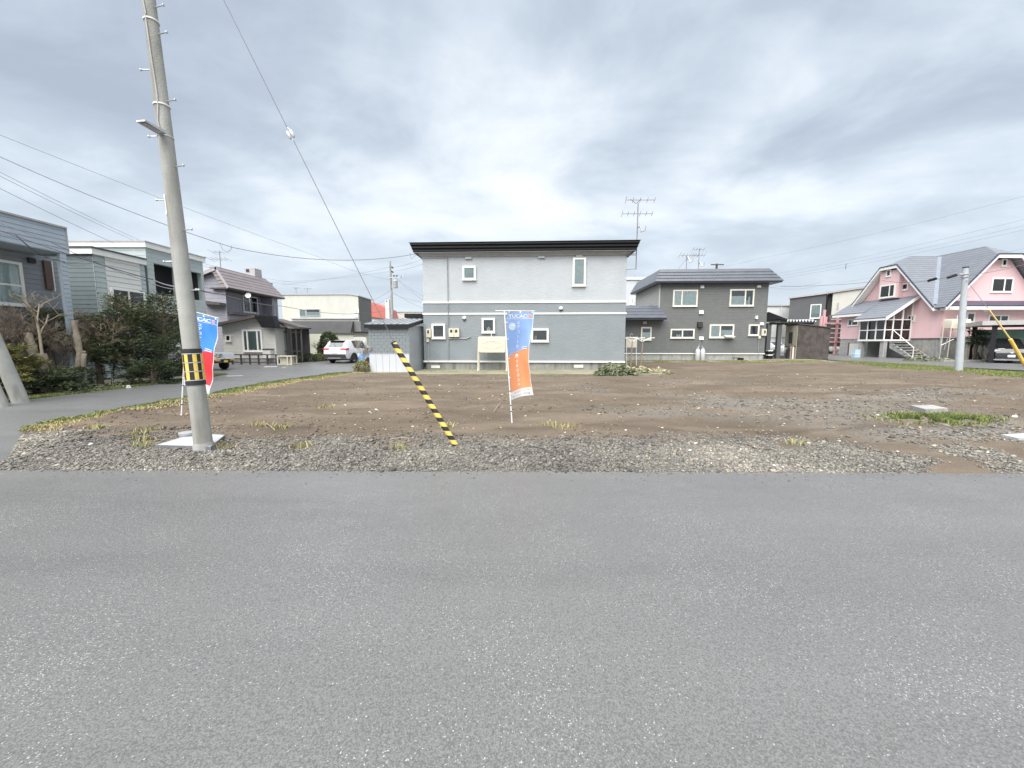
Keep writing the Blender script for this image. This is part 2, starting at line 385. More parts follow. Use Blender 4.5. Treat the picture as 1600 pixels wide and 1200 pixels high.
# side street on the left, opening into the forecourts further back
def ss_l(y): return float(np.interp(y, [5.1, 9, 17, 19.2, 21, 25, 33], [-14.5, -14.1, -13.7, -14.2, -19.5, -21.5, -21.5]))
def ss_r(y): return float(np.interp(y, np.r_[5.1, LBy, 21.5, 23, 33], np.r_[left_b(5.1) + 0.6, LBx + 0.6, -8.0, -3.2, -3.2]))
strip('side_street', [5.1, 5.6, 6.2, 6.8, 7.1, 7.6, 8.2, 9.4, 10, 11, 12.5, 14, 16, 17, 18, 19.2, 20, 21, 21.5, 23, 25, 28, 33, 40], ss_l, ss_r, ASPH2, 0.004)
strip('cross_street', [5.1, 10, 16, 20, 24, 28, 34, 50, 70], lambda y: float(rstreet_b(y)), lambda y: 36.8, ASPH2, 0.006)
strip('forecourt', [18, 33.2, 33.25, 45], lambda y: 36.82 if y < 40 else 36.82, lambda y: 70, YARD, 0.012)

# --- bare lot: relief mesh
gx = np.arange(-11.5, 29.0, 0.11); gy = np.r_[np.arange(4.86, 12, 0.075), np.arange(12, 31.5, 0.16)]
X, Y = np.meshgrid(gx, gy); nx_, ny_ = len(gx), len(gy)
def lot_relief(X, Y):
    d_road = Y - (eA.y + (eB.y - eA.y) * (X - eA.x) / (eB.x - eA.x))
    z = (fbm(X, Y, 0.35, 11, 3) - 0.5) * 0.10 + (fbm(X, Y, 1.6, 21, 4) - 0.5) * 0.075 + (fbm(X * 0.6, Y * 1.8, 3.0, 41, 3) - 0.5) * 0.06
    # tracks left by the levelling machine
    z = z + 0.018 * np.sin(Y * 5.2 + 1.4 * fbm(X, Y, 0.3, 5, 2) * 6) * (fbm(X, Y, 0.4, 61, 2) > 0.5)
    fade = np.clip(d_road / 1.4, 0, 1); fade = fade * fade * (3 - 2 * fade)
    z = z * (0.25 + 0.75 * fade) + 0.035 * fade
    # heap of darker soil along the left rim
    rim = np.exp(-((X - left_b(Y) - 0.9) / 0.35) ** 2) * np.clip((Y - 7.4) / 1.0, 0, 1) * np.clip((13 - Y) / 3, 0, 1)
    z = z + rim * 0.10 * fbm(X, Y, 2.5, 71, 3) * 2
    mound = np.exp(-((Y - 6.95 - 0.25 * np.sin(X)) / 0.22) ** 2) * (fbm(X, Y, 0.9, 81, 2) > 0.52) * 0.05
    z = z + mound
    lip = np.clip((d_road + 0.02) / 0.22, 0, 1); z = (z + 0.012) * lip - 0.006 * (1 - lip)
    return gzn(Y) + z, rim, d_road
def lot_z(x, y): return lot_relief(np.asarray(x, float), np.asarray(y, float))[0]
Z, rim, d_road = lot_relief(X, Y)
back = np.where(X < 7.3, 18.25 + 0.12 * np.sin(X * 2.1), 28.9 + 0.2 * np.sin(X))
back = np.where(X < -4.6, 19.4, back)
edge = np.minimum.reduce([X - left_b(Y) - 0.05, right_b(Y) + 0.3 - X, back - Y])
Z = np.where(edge < 0.12, Z - np.clip((0.12 - edge) / 0.2, 0, 1) * 0.11 - (edge < -0.1) * 0.2, Z)
gw = 1.30 + 1.3 * (fbm(X, Y, 0.8, 91, 3) - 0.5) + 0.55 * np.clip((X + 3) / -4, 0, 1)
rmask = np.where(X < 4, 1.0, np.clip((fbm(X, Y, 1.1, 131, 3) - 0.40 - 0.012 * (X - 4)) * 9 + 0.4, 0, 1))
grav = np.clip((gw - d_road) / 0.6 + 0.5, 0, 1) * rmask * 0.62
patch = np.clip((fbm(X * 0.45, Y, 0.55, 101, 4) - 0.50) * 7, 0, 1) * np.clip((X - 1) / 3, 0, 1) * np.exp(-((Y - 10.5 - 0.12 * X) / 3.2) ** 2)
patch2 = np.clip((fbm(X * 0.5, Y * 1.3, 0.9, 111, 4) - 0.44) * 7, 0, 1) * np.clip((X - 5.5) / 2, 0, 1) * np.exp(-((Y - 6.6) / 1.5) ** 2)
gravel = np.clip(grav + 0.62 * patch + 0.7 * patch2, 0, 1)
dark = np.clip(rim * fbm(X, Y, 3, 121, 3) * 2.0 - 0.25, 0, 0.9) + 0.5 * np.exp(-((Y - 6.95 - 0.25 * np.sin(X)) / 0.2) ** 2) * (fbm(X, Y, 0.9, 81, 2) > 0.52)
idx = np.arange(nx_ * ny_).reshape(ny_, nx_)
Fq = np.stack([idx[:-1, :-1], idx[:-1, 1:], idx[1:, 1:], idx[1:, :-1]], -1).reshape(-1, 4)
keep = (edge.ravel()[Fq].max(1) > -0.35) & (d_road.ravel()[Fq].max(1) > -0.06)
lot = npmesh('bare_ground', np.stack([X, Y, Z], -1).reshape(-1, 3), Fq[keep], SOIL, 'structure', attrs={'gravel': gravel.ravel(), 'dark': np.clip(dark, 0, 1).ravel()})
lot.data.polygons.foreach_set('use_smooth', [True] * len(lot.data.polygons))

# --- crushed stone, clods and pebbles (uncountable)
def scatter_stones(name, pts, size, tone, m, flat=0.55, embed=0.25):
    n = len(pts); k = np.array([(1, 0, 0), (0.35, 0.9, 0), (-0.75, 0.55, 0), (-0.8, -0.5, 0), (0.3, -0.95, 0), (0, 0.1, 1), (0.1, 0, -0.8)], float)
    F0 = np.array([(0, 1, 5), (1, 2, 5), (2, 3, 5), (3, 4, 5), (4, 0, 5), (1, 0, 6), (2, 1, 6), (3, 2, 6), (4, 3, 6), (0, 4, 6)])
    V = k[None] * (1 + 0.35 * (NP.random((n, 7, 1)) - 0.5) * 2)
    V[:, :, 2] *= flat * (0.6 + 0.7 * NP.random((n, 1))); V[:, :, 0] *= 0.75 + 0.6 * NP.random((n, 1))
    a = NP.random(n) * 6.283; ca, sa = np.cos(a)[:, None], np.sin(a)[:, None]
    x, y, z = V[..., 0] * ca - V[..., 1] * sa, V[..., 0] * sa + V[..., 1] * ca, V[..., 2]
    tx = (NP.random((n, 1)) - 0.5) * 0.9; z = z + x * tx
    S = size[:, None]
    W = np.stack([x * S + pts[:, 0:1], y * S + pts[:, 1:2], z * S + pts[:, 2:3] + S * flat * (1 - 2 * embed) * 0.5], -1).reshape(-1, 3)
    Fa = (F0[None] + 7 * np.arange(n)[:, None, None]).reshape(-1, 3)
    return npmesh(name, W, Fa, m, 'stuff', attrs={'tone': np.repeat(tone, 7)})
n = 135000
px_ = NP.uniform(-10.5, 15, n); dd = NP.random(n) ** 1.15 * 2.5 - 0.07 * (NP.random(n) > 0.9)
py_ = road_edge(px_) + 0.03 + dd
gwn = 1.30 + 1.3 * (fbm(px_, py_, 0.8, 91, 3) - 0.5) + 0.55 * np.clip((px_ + 3) / -4, 0, 1)
k = (NP.random(n) < np.clip((gwn + 0.55 - dd) / 1.0, 0, 1)) & (px_ > left_b(py_) + 0.12)
k &= (px_ < 4) | (fbm(px_, py_, 1.1, 131, 3) > 0.33 + 0.010 * (px_ - 4) + 0.16 * NP.random(n))
px_, py_ = px_[k], py_[k]; s = np.clip(NP.lognormal(math.log(0.0125), 0.45, len(px_)), 0.006, 0.05)
blotch = fbm(px_, py_, 0.7, 141, 3)
tone = np.clip(0.03 + 0.55 * NP.random(len(px_)) + 0.75 * (blotch - 0.42) + (NP.random(len(px_)) > 0.95) * NP.random(len(px_)) * 0.5, 0, 1)
setp(scatter_stones('gravel', np.stack([px_, py_, np.maximum(lot_z(px_, py_), -0.004)], -1), s, tone, STONEM), 'grey crushed stone strip along the edge of the road', 'gravel')
n = 42000
px_ = NP.uniform(0, 22, n); py_ = NP.uniform(6, 18, n)
pt = np.clip((fbm(px_ * 0.45, py_, 0.55, 101, 4) - 0.50) * 7, 0, 1) * np.clip((px_ - 1) / 3, 0, 1) * np.exp(-((py_ - 10.5 - 0.12 * px_) / 3.2) ** 2)
pt = pt + np.clip((fbm(px_ * 0.5, py_ * 1.3, 0.9, 111, 4) - 0.44) * 7, 0, 1) * np.clip((px_ - 5.5) / 2, 0, 1) * np.exp(-((py_ - 6.6) / 1.5) ** 2)
k = (pt > NP.random(n)) & (px_ < right_b(py_) - 0.4); px_, py_ = px_[k], py_[k]
s = np.clip(NP.lognormal(math.log(0.019), 0.45, len(px_)), 0.008, 0.06)
tone = np.clip(0.10 + 0.48 * NP.random(len(px_)) + (NP.random(len(px_)) > 0.97) * 0.4, 0, 1)
setp(scatter_stones('loose_rubble', np.stack([px_, py_, lot_z(px_, py_)], -1), s, tone, STONEM), 'dark broken stone spread over the bare lot', 'gravel')
n = 17000
py_ = 6.2 + 14 * NP.random(n) ** 1.5; px_ = NP.uniform(-1.15, 1.35, n) * py_
k = (px_ > left_b(py_) + 0.3) & (px_ < right_b(py_) - 0.3) & (fbm(px_, py_, 0.7, 151, 4) > 0.42) & ((py_ < 18) | (px_ > 7.5)); px_, py_ = px_[k], py_[k]
s = np.clip(NP.lognormal(math.log(0.015), 0.5, len(px_)), 0.006, 0.055)
setp(scatter_stones('soil_clods', np.stack([px_, py_, lot_z(px_, py_)], -1), s, NP.random(len(px_)), CLODM, 0.6, 0.4), 'crumbled brown soil clods over the bare lot', 'soil')
n = 650
py_ = 6.8 + 11 * NP.random(n) ** 1.2; px_ = NP.uniform(-0.95, 1.35, n) * py_
k = (px_ > left_b(py_) + 0.4) & (px_ < right_b(py_) - 0.4) & ((py_ < 18) | (px_ > 7.5)); px_, py_ = px_[k], py_[k]
s = np.clip(NP.lognormal(math.log(0.017), 0.5, len(px_)), 0.009, 0.06)
setp(scatter_stones('pale_pebbles', np.stack([px_, py_, lot_z(px_, py_)], -1), s, NP.uniform(0.8, 1.0, len(px_)), STONEM), 'small white pebbles dotted over the brown soil', 'gravel')
# crumbs of soil spilled on the asphalt along the edge
n = 420; px_ = NP.uniform(-6, 8, n); py_ = road_edge(px_) - 0.03 - NP.exponential(0.12, n)
setp(scatter_stones('road_crumbs', np.stack([px_, py_, 0 * px_], -1), np.clip(NP.lognormal(math.log(0.007), 0.4, n), 0.003, 0.02), NP.random(n), CLODM), 'dark crumbs of soil spilled on the road edge', 'soil')

# --- grass
def scatter_grass(name, bx, by, bz, hgt, tone, label):
    n = len(bx); a = NP.random(n) * 6.283; lean = hgt * NP.uniform(0.15, 0.9, n); b = NP.random(n) * 6.283
    wd = NP.uniform(0.004, 0.009, n) * (1 + by / 14)
    dx, dy = np.cos(a) * wd, np.sin(a) * wd; lx, ly = np.cos(b) * lean, np.sin(b) * lean
    base = np.stack([bx, by, bz], -1)
    v0 = base + np.stack([dx, dy, 0 * dx], -1); v1 = base - np.stack([dx, dy, 0 * dx], -1)
    v2 = base + np.stack([lx * 0.4 - dx * 0.7, ly * 0.4 - dy * 0.7, hgt * 0.62], -1); v3 = base + np.stack([lx * 0.4 + dx * 0.7, ly * 0.4 + dy * 0.7, hgt * 0.62], -1)
    v4 = base + np.stack([lx, ly, hgt * 0.95], -1)
    V = np.stack([v0, v1, v2, v3, v4], 1).reshape(-1, 3); o = 5 * np.arange(n)[:, None]
    Fa = np.concatenate([np.array([[0, 1, 2]]) + o, np.array([[0, 2, 3]]) + o, np.array([[3, 2, 4]]) + o])
    q = npmesh(name, V, Fa, GRASSM, 'stuff', attrs={'tone': np.repeat(np.clip(tone, 0, 1), 5)})
    return setp(q, label, 'grass')
def band(n, y0, y1, f, w0, w1, pw=1.0):
    y = y0 + (y1 - y0) * NP.random(n) ** pw; x = f(y) + NP.uniform(w0, w1, n); return x, y
# verge on the lot side of the side street: green outside, straw inside
x, y = band(46000, 6.9, 19.6, left_b, 0.0, 1.25, 1.3); t = (x - left_b(y)) / 1.25
near = np.clip((9.2 - y) / 2.0, 0, 1)
k = (NP.random(len(x)) < np.clip(1.2 - t - 0.55 * near + 0.6 * (fbm(x, y, 1.2, 161, 3) - 0.5), 0, 1)); x, y, t, near = x[k], y[k], t[k], near[k]
scatter_grass('verge_grass', x, y, np.maximum(lot_z(x, y), gzn(y)) - 0.01, NP.uniform(0.025, 0.07, len(x)), 0.08 + 1.0 * t + 0.45 * near + 0.45 * (NP.random(len(x)) - 0.5) + 0.5 * (fbm(x, y, 0.8, 171, 2) - 0.5), 'mown verge grass, green by the side street and straw coloured beside the soil')
# far verge under the conifers
x, y = band(22000, 8.5, 19.0, lambda q: np.interp(q, [5.1, 9, 17, 19.2, 21], [-14.5, -14.1, -13.7, -14.2, -16]), -0.55, 0.05)
scatter_grass('verge_grass', x, y, gzn(y) - 0.01, NP.uniform(0.03, 0.10, len(x)), 0.25 + 0.5 * (NP.random(len(x)) - 0.35), 'bright green grass strip at the foot of the conifers')
# strip along the cross street
x, y = band(60000, 14.5, 30, right_b, -0.2, 4.2)
k = x < rstreet_b(y) - 0.03; x, y = x[k], y[k]; k = NP.random(len(x)) < 0.25 + (x - right_b(y)) * 1.2; x, y = x[k], y[k]
scatter_grass('verge_grass', x, y, gzn(y) - 0.015, NP.uniform(0.04, 0.12, len(x)), 0.40 + 0.55 * (NP.random(len(x)) - 0.5) + 0.5 * (fbm(x, y, 0.6, 181, 3) - 0.5), 'light green grass strip between the bare lot and the cross street')
# thin grass at the foot of the two grey houses
x = NP.uniform(-4.6, 8.4, 17000); y = NP.uniform(18.2, 21.0, 17000)
k = fbm(x, y, 0.8, 191, 3) > 0.42; x, y = x[k], y[k]
scatter_grass('thin_grass', x, y, gzn(y) + 0.02, NP.uniform(0.02, 0.07, len(x)), 0.5 + 0.5 * (NP.random(len(x)) - 0.4), 'thin mossy grass in front of the two-tone grey house')
x = NP.uniform(8.6, 24, 22000); y = NP.uniform(27.8, 30.4, 22000)
k = fbm(x, y, 0.7, 201, 3) + 0.12 * (y - 29.5) > 0.44; x, y = x[k], y[k]
scatter_grass('thin_grass', x, y, gzn(y) + 0.02, NP.uniform(0.03, 0.10, len(x)), 0.42 + 0.5 * (NP.random(len(x)) - 0.4), 'thin grass at the foot of the dark grey house')
# lush patch round the concrete slab on the right of the lot
c = G(1462, 660); n = 14000; x = c.x + NP.normal(0, 0.42, n); y = c.y + NP.normal(0, 0.19, n) + 0.05 * (x - c.x)
k = fbm(x, y, 2.3, 211, 3) > 0.42; x, y = x[k], y[k]
r_ = np.hypot((x - c.x) / 0.9, (y - c.y) / 0.4)
scatter_grass('grass_patch', x, y, lot_z(x, y) - 0.01, NP.uniform(0.04, 0.11, len(x)), 0.16 + 0.2 * r_ + 0.4 * (NP.random(len(x)) - 0.5), 'lush green grass patch growing round a concrete slab on the bare lot')
# stray tufts
tx, ty = [], []
for q in ((410, 668), (440, 672), (508, 640), (700, 668), (860, 668), (885, 672), (470, 700), (220, 700), (215, 682), (225, 690), (150, 676), (235, 674), (1240, 700), (620, 704), (350, 700)):
    g_ = G(*q); tx.append(NP.normal(g_.x, 0.10, 60)); ty.append(NP.normal(g_.y, 0.05, 60))
x = np.concatenate(tx); y = np.concatenate(ty)
scatter_grass('stray_tufts', x, y, lot_z(x, y) - 0.01, NP.uniform(0.03, 0.13, len(x)), 0.75 + 0.5 * (NP.random(len(x)) - 0.5), 'stray dry grass tufts in the gravel')

# --- strip in front of the grey house: old paving, a hand higher than the dug soil
STRIP = mat('mossy_concrete', (0.22, 0.21, 0.15), 0.95, 0.3, 1.2, 0.5, 30)
mb = MB(); mb.box((-5.0, 18.3, -0.1), (7.4, 21.9, gz(18.3) + 0.075)); mb.box((-7.9, 19.45, -0.1), (-5.0, 23.2, gz(19.4) + 0.05))
obj('paved_strip', mb, STRIP)['kind'] = 'structure'
mb = MB(); mb.box((7.8, 28.95, -0.1), (25.5, 34, gz(29) + 0.05)); obj('paved_strip', mb, STRIP)['kind'] = 'structure'
# ================================================================== BUILDINGS
def siding(fr, house, poly, pitch, m, wt=0.022, w0=0.0, name='siding', holes=()):
    """Lapped boards as real wedges, clipped to a convex polygon (u, z); joined into one part."""
    mb = MB(); zs = [p[1] for p in poly]; z = min(zs); zt = max(zs)
    def span(zq):
        xs = []
        for i in range(len(poly)):
            (a, b), (c, d) = poly[i], poly[(i + 1) % len(poly)]
            if abs(d - b) < 1e-9:
                if abs(zq - b) < 1e-6: xs += [a, c]
            elif min(b, d) - 1e-9 <= zq <= max(b, d) + 1e-9: xs.append(a + (c - a) * (zq - b) / (d - b))
        return (min(xs), max(xs)) if xs else None
    while z < zt - 0.01:
        z1 = min(z + pitch, zt); za, zb = z + 0.004, z1 - 0.006
        sa, sb = span(za), span(zb)
        if sa and sb:
            cuts = [(sa, sb)]
            for h in holes:                      # (u0, z0, u1, z1)
                if h[1] < (za + zb) / 2 < h[3]:
                    nc = []
                    for (a0, a1), (b0, b1) in cuts:
                        if h[0] > a0 and h[2] < a1: nc += [((a0, h[0]), (b0, h[0])), ((h[2], a1), (h[2], b1))]
                        elif h[0] <= a0 and h[2] < a1 and h[2] > a0: nc.append(((h[2], a1), (h[2], b1)))
                        elif h[2] >= a1 and h[0] > a0 and h[0] < a1: nc.append(((a0, h[0]), (b0, h[0])))
                        elif h[0] <= a0 and h[2] >= a1: pass
                        else: nc.append(((a0, a1), (b0, b1)))
                    cuts = nc
            for (a0, a1), (b0, b1) in cuts:
                p = fr.pt
                mb.hexa([p(a0, za, w0 + wt), p(a1, za, w0 + wt), p(a1, za, w0), p(a0, za, w0), p(b0, zb, w0 + wt * 0.55), p(b1, zb, w0 + wt * 0.55), p(b1, zb, w0), p(b0, zb, w0)])
        z = z1
    return setp(obj(name, mb, m, house), kind='stuff')
def window(fr, house, rect, panes=(1.0,), fill='room', fm=None, fw=0.07, w0=0.0, dep=0.07, px=True, sill=True, name='window'):
    """Frame proud of the wall (part) with glass, and a dark room or curtain behind it (sub-parts). panes: widths; fill: per pane."""
    fm = fm or WHITE
    u0, z0, u1, z1 = fr.rect(*rect) if px else rect
    if u1 < u0: u0, u1 = u1, u0
    mb = MB(); B = fr.box
    B(mb, u0, z0, u1, z0 + fw, w0, w0 + dep); B(mb, u0, z1 - fw, u1, z1, w0, w0 + dep)
    B(mb, u0, z0 + fw, u0 + fw, z1 - fw, w0, w0 + dep); B(mb, u1 - fw, z0 + fw, u1, z1 - fw, w0, w0 + dep)
    if sill: B(mb, u0 - 0.03, z0 - 0.035, u1 + 0.03, z0 - 0.002, w0, w0 + dep + 0.03)
    tot = sum(panes); a = u0 + fw; span_ = u1 - u0 - 2 * fw; cells = []
    for i, p in enumerate(panes):
        b = a + span_ * p / tot
        if i < len(panes) - 1: B(mb, b - fw * 0.45, z0 + fw, b + fw * 0.45, z1 - fw, w0, w0 + dep * 0.9)
        cells.append((a + (fw * 0.45 if i else 0), b - (fw * 0.45 if i < len(panes) - 1 else 0))); a = b
    wn = obj(name, mb, fm, house)
    fills = [fill] * len(cells) if isinstance(fill, str) else fill
    for (a, b), f in zip(cells, fills):
        za, zb = z0 + fw, z1 - fw
        g = MB(); B(g, a, za, b, zb, w0 + dep * 0.62, w0 + dep * 0.62 + 0.004); obj('pane', g, GLASS, wn)
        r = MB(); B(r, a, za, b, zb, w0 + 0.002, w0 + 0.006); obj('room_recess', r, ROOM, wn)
        if f in ('curtain', 'green', 'half'):
            lo = za if f != 'half' else za; hi = zb if f != 'half' else za + (zb - za) * 0.62
            q = MB(); k = max(6, int((b - a) / 0.035)); vs_ = []
            for i in range(k + 1):
                uu = a + (b - a) * i / k; ww = w0 + dep * 0.36 + 0.007 * math.sin(i * 1.9) + 0.004 * math.sin(i * 0.7)
                vs_ += [fr.pt(uu, lo + 0.005, ww), fr.pt(uu, hi, ww)]
            q.add(vs_, [(2 * i, 2 * i + 2, 2 * i + 3, 2 * i + 1) for i in range(k)])
            obj('curtain', q, CURTG if f == 'green' else CURT, wn, smooth='all', recalc=False)
        elif f == 'clutter':
            q = MB()
            for i in range(3):
                uu = a + (b - a) * random.uniform(0.1, 0.8); B(q, uu, za, uu + (b - a) * 0.13, za + (zb - za) * random.uniform(0.25, 0.6), w0 + 0.008, w0 + 0.02)
            obj('shelf_item', q, CURT, wn)
    return wn
def fbox(fr, name, house, m, rect, w0, w1, px=True):
    u0, z0, u1, z1 = fr.rect(*rect) if px else rect
    mb = MB(); fr.box(mb, min(u0, u1), z0, max(u0, u1), z1, w0, w1); return obj(name, mb, m, house)
def vent(fr, house, rect, m=None, dep=0.12, name='vent_hood'):
    u0, z0, u1, z1 = fr.rect(*rect); mb = MB(); p = fr.pt
    mb.hexa([p(u0, z0, dep), p(u1, z0, dep), p(u1, z0, 0), p(u0, z0, 0), p(u0, z1, dep * 0.45), p(u1, z1, dep * 0.45), p(u1, z1, 0), p(u0, z1, 0)])
    return obj(name, mb, m or WHITE, house)
def fpt(fr, px, py, w=0.0):
    u, z = fr.uz(px, py, w); return fr.pt(u, z, w)

# ------------------------------------------------------------------ two-tone grey house in the middle
def stucco(name, col, bstr=0.95):
    m = mat(name, col, 0.8, 0.05, 1.2, 0.0, stain=0.0); n = m.node_tree.nodes; l = m.node_tree.links
    c = n.new('ShaderNodeTexCoord'); mpn = n.new('ShaderNodeMapping'); mpn.inputs['Scale'].default_value = (1, 1, 1.8); l.new(c.outputs['Object'], mpn.inputs[0])
    a = n.new('ShaderNodeTexNoise'); a.inputs['Scale'].default_value = 11; a.inputs['Detail'].default_value = 4; a.inputs['Distortion'].default_value = 1.2; l.new(mpn.outputs[0], a.inputs[0])
    bp = n.new('ShaderNodeBump'); bp.inputs['Strength'].default_value = bstr; bp.inputs['Distance'].default_value = 0.03; l.new(a.outputs[0], bp.inputs['Height']); l.new(bp.outputs[0], n['Principled BSDF'].inputs['Normal'])
    return m
ELOW = stucco('slate_grey_siding', (0.235, 0.262, 0.278)); EUP = stucco('pale_grey_siding', (0.445, 0.47, 0.49))
SOFF = mat('grey_soffit', (0.36, 0.36, 0.36), 0.6)
CREAM = mat('cream_enamel', (0.62, 0.58, 0.47), 0.45, 0.06, 4, stain=0.12)
a = P(661.5, 500, 21.7); b = P(977.5, 500, 21.2)
fE = Fr(a, b); W = fE.L; ge = gz(21.5) + 0.05
E = thing('house', 'two-tone grey flat-roofed house with black fascia, facing the empty lot', 'house', fE.pt(W / 2, ge))
z565 = fE.z(820, 565); z490 = fE.z(820, 490); z473 = fE.z(820, 472); z400 = fE.z(820, 399.5)
mb = MB(); fE.box(mb, 0.10, ge - 0.2, W - 0.10, z565, -8.4, -0.08); obj('foundation', mb, mat('stained_foundation', (0.27, 0.27, 0.255), 0.9, 0.25, 2.5, 0.3, 50, stain=0.9), E)
mb = MB(); fE.box(mb, 0, z565, W, z473, -8.5, 0); obj('lower_wall', mb, ELOW, E)
mb = MB(); fE.box(mb, 0.02, z473, W - 0.02, z400 + 0.1, -8.48, -0.015); obj('upper_wall', mb, EUP, E)
for zc, nm in ((z565, 'base_flashing'), (z490, 'trim_band'), (z473, 'trim_band')):
    mb = MB(); fE.box(mb, -0.035, zc - 0.045, W + 0.035, zc + 0.045, -8.53, 0.035); obj(nm, mb, WHITE, E)
# roof: sloped soffit, then three black stepped fascia bands leaning outwards
def ring(fr, W, depth, prof, name, m, house):
    """Mitred band round the front and both sides of a rectangular roof; prof: (overhang, z)."""
    mb = MB(); vs_ = []
    for o_, z in prof: vs_ += [fr.pt(-o_, z, -depth - o_), fr.pt(-o_, z, o_), fr.pt(W + o_, z, o_), fr.pt(W + o_, z, -depth - o_)]
    k = len(prof); mb.add(vs_, [(i * 4 + j, i * 4 + (j + 1) % 4, (i + 1) * 4 + (j + 1) % 4, (i + 1) * 4 + j) for i in range(k - 1) for j in range(4)])
    return obj(name, mb, m, house, recalc=False)
zt = P(641, 377, 21.0).z; zb = fE.z(820, 391.5, 0.45)
ring(fE, W, 8.5, [(0.0, z400 - 0.03), (0.10, z400), (0.13, z400 + 0.10), (0.26, zb + 0.02), (0.35, zb + 0.02), (0.35, zb - 0.03)], 'soffit', SOFF, E)
dz = (zt - zb) / 3
for i in range(3):
    o_ = 0.34 + 0.055 * i
    ring(fE, W, 8.5, [(o_ - 0.02, zb + dz * i - (0.05 if i == 0 else 0)), (o_ + 0.035, zb + dz * i + 0.02), (o_ + 0.045, zb + dz * i + 0.05), (o_ + 0.04, zb + dz * (i + 1) - 0.04), (o_ + 0.1, zb + dz * (i + 1) - 0.012), (o_ - 0.02, zb + dz * (i + 1))], 'fascia_band', BLACK, E)
mb = MB(); fE.prism(mb, [(-0.4, zt - 0.06), (W + 0.4, zt - 0.06), (W + 0.4, zt + 0.0), (-0.4, zt + 0.0)], -8.9, 0.4); obj('roof_deck', mb, GALV, E)
for r_, f in (((723, 416, 743.5, 437.5), 'green'), ((894.5, 403, 915, 447), 'curtain'), ((675, 506, 696, 529), 'room'), ((753, 497, 773.5, 520), 'clutter'), ((830, 513.5, 857, 534), 'clutter')):
    window(fE, E, r_, (1,), f, fw=0.10, dep=0.09)
for r_ in ((727, 401, 737, 405), (841, 399.5, 851, 403.5), (900, 398, 910, 402)): vent(fE, E, r_, EUP)
for q in ((725.5, 497), (876.5, 482)):
    c = fpt(fE, *q); mb = MB(); vs_ = []
    nseg = 12
    for j in range(5):
        ph = j / 4 * math.pi / 2
        for k in range(nseg):
            t = 2 * math.pi * k / nseg; vs_.append(c + fE.u * (0.115 * math.cos(ph) * math.cos(t)) + Vector((0, 0, 0.115 * math.cos(ph) * math.sin(t))) + fE.n * (0.12 * math.sin(ph)))
    mb.add(vs_, [(j * nseg + k, j * nseg + (k + 1) % nseg, (j + 1) * nseg + (k + 1) % nseg, (j + 1) * nseg + k) for j in range(4) for k in range(nseg)])
    d = obj('vent_dome', mb, WHITE, E, smooth='all'); mb = MB(); fE.box(mb, *(lambda u, z: (u - 0.085, z - 0.115, u + 0.085, z - 0.03))(*fE.uz(*q)), 0.03, 0.085); obj('vent_mouth', mb, BLACK, d)
mb = MB(); mb.tube([fpt(fE, 699, 402, 0.03), fpt(fE, 700, 472, 0.05)], 0.022); mb.tube([fpt(fE, 700, 474, 0.05), fpt(fE, 701, 562, 0.03)], 0.028); obj('conduit', mb, ELOW, E)
mb = MB(); fE.box(mb, *(fE.rect(662, 401.5, 697, 403)), 0.01, 0.06); obj('cable_trunk', mb, SOFF, E)
def meter(fr, house, rect, dial):
    m_ = fbox(fr, 'meter_box', house, CREAM, rect, 0, 0.16); x0, y0, x1, y1 = dial
    fbox(fr, 'meter_dial', m_, ROOM, dial, 0.161, 0.168); return m_
meter(fE, E, (702, 513.2, 709.7, 526.5), (704.2, 515.3, 707.6, 519.8)); meter(fE, E, (710.2, 513.2, 718, 526.5), (711.8, 515.3, 715.3, 519.8))
meter(fE, E, (667, 514, 674, 527.2), (668.8, 516, 671.4, 521)); fbox(fE, 'junction_box', E, CREAM, (667, 528.5, 671, 534.5), 0, 0.09)
mb = MB(); mb.tube([fpt(fE, q[0], q[1], 0.05) for q in ((701, 529.5), (717, 528.6), (728, 529), (733, 527), (735, 525))], 0.025); obj('pipe', mb, SOFF, E)
mb = MB(); mb.tube([fpt(fE, 669.5, 535, 0.04), fpt(fE, 669.5, 565, 0.04)], 0.015); obj('pipe', mb, SOFF, E)
fE2 = fE.shift(w=-0.08)
for r_ in ((674, 571, 687.5, 575.2), (897, 570, 911, 574.3)): fbox(fE2, 'underfloor_vent', E, WHITE, r_, 0, 0.03)
# low black lean-to roof on its left flank
mb = MB(); mb.box((-6.75, 24.4, P(640, 496.5, 24.4).z), (-5.02, 27.5, P(640, 490, 24.4).z)); mb.box((-6.3, 24.6, P(640, 499.5, 24.4).z), (-5.02, 27.3, P(640, 496.5, 24.4).z)); obj('lean_to_roof', mb, BLACK, E)
mb = MB(); mb.box((-6.0, 24.6, 0.2), (-5.02, 27.3, P(640, 499.5, 24.4).z)); obj('lean_to_wall', mb, ELOW, E)

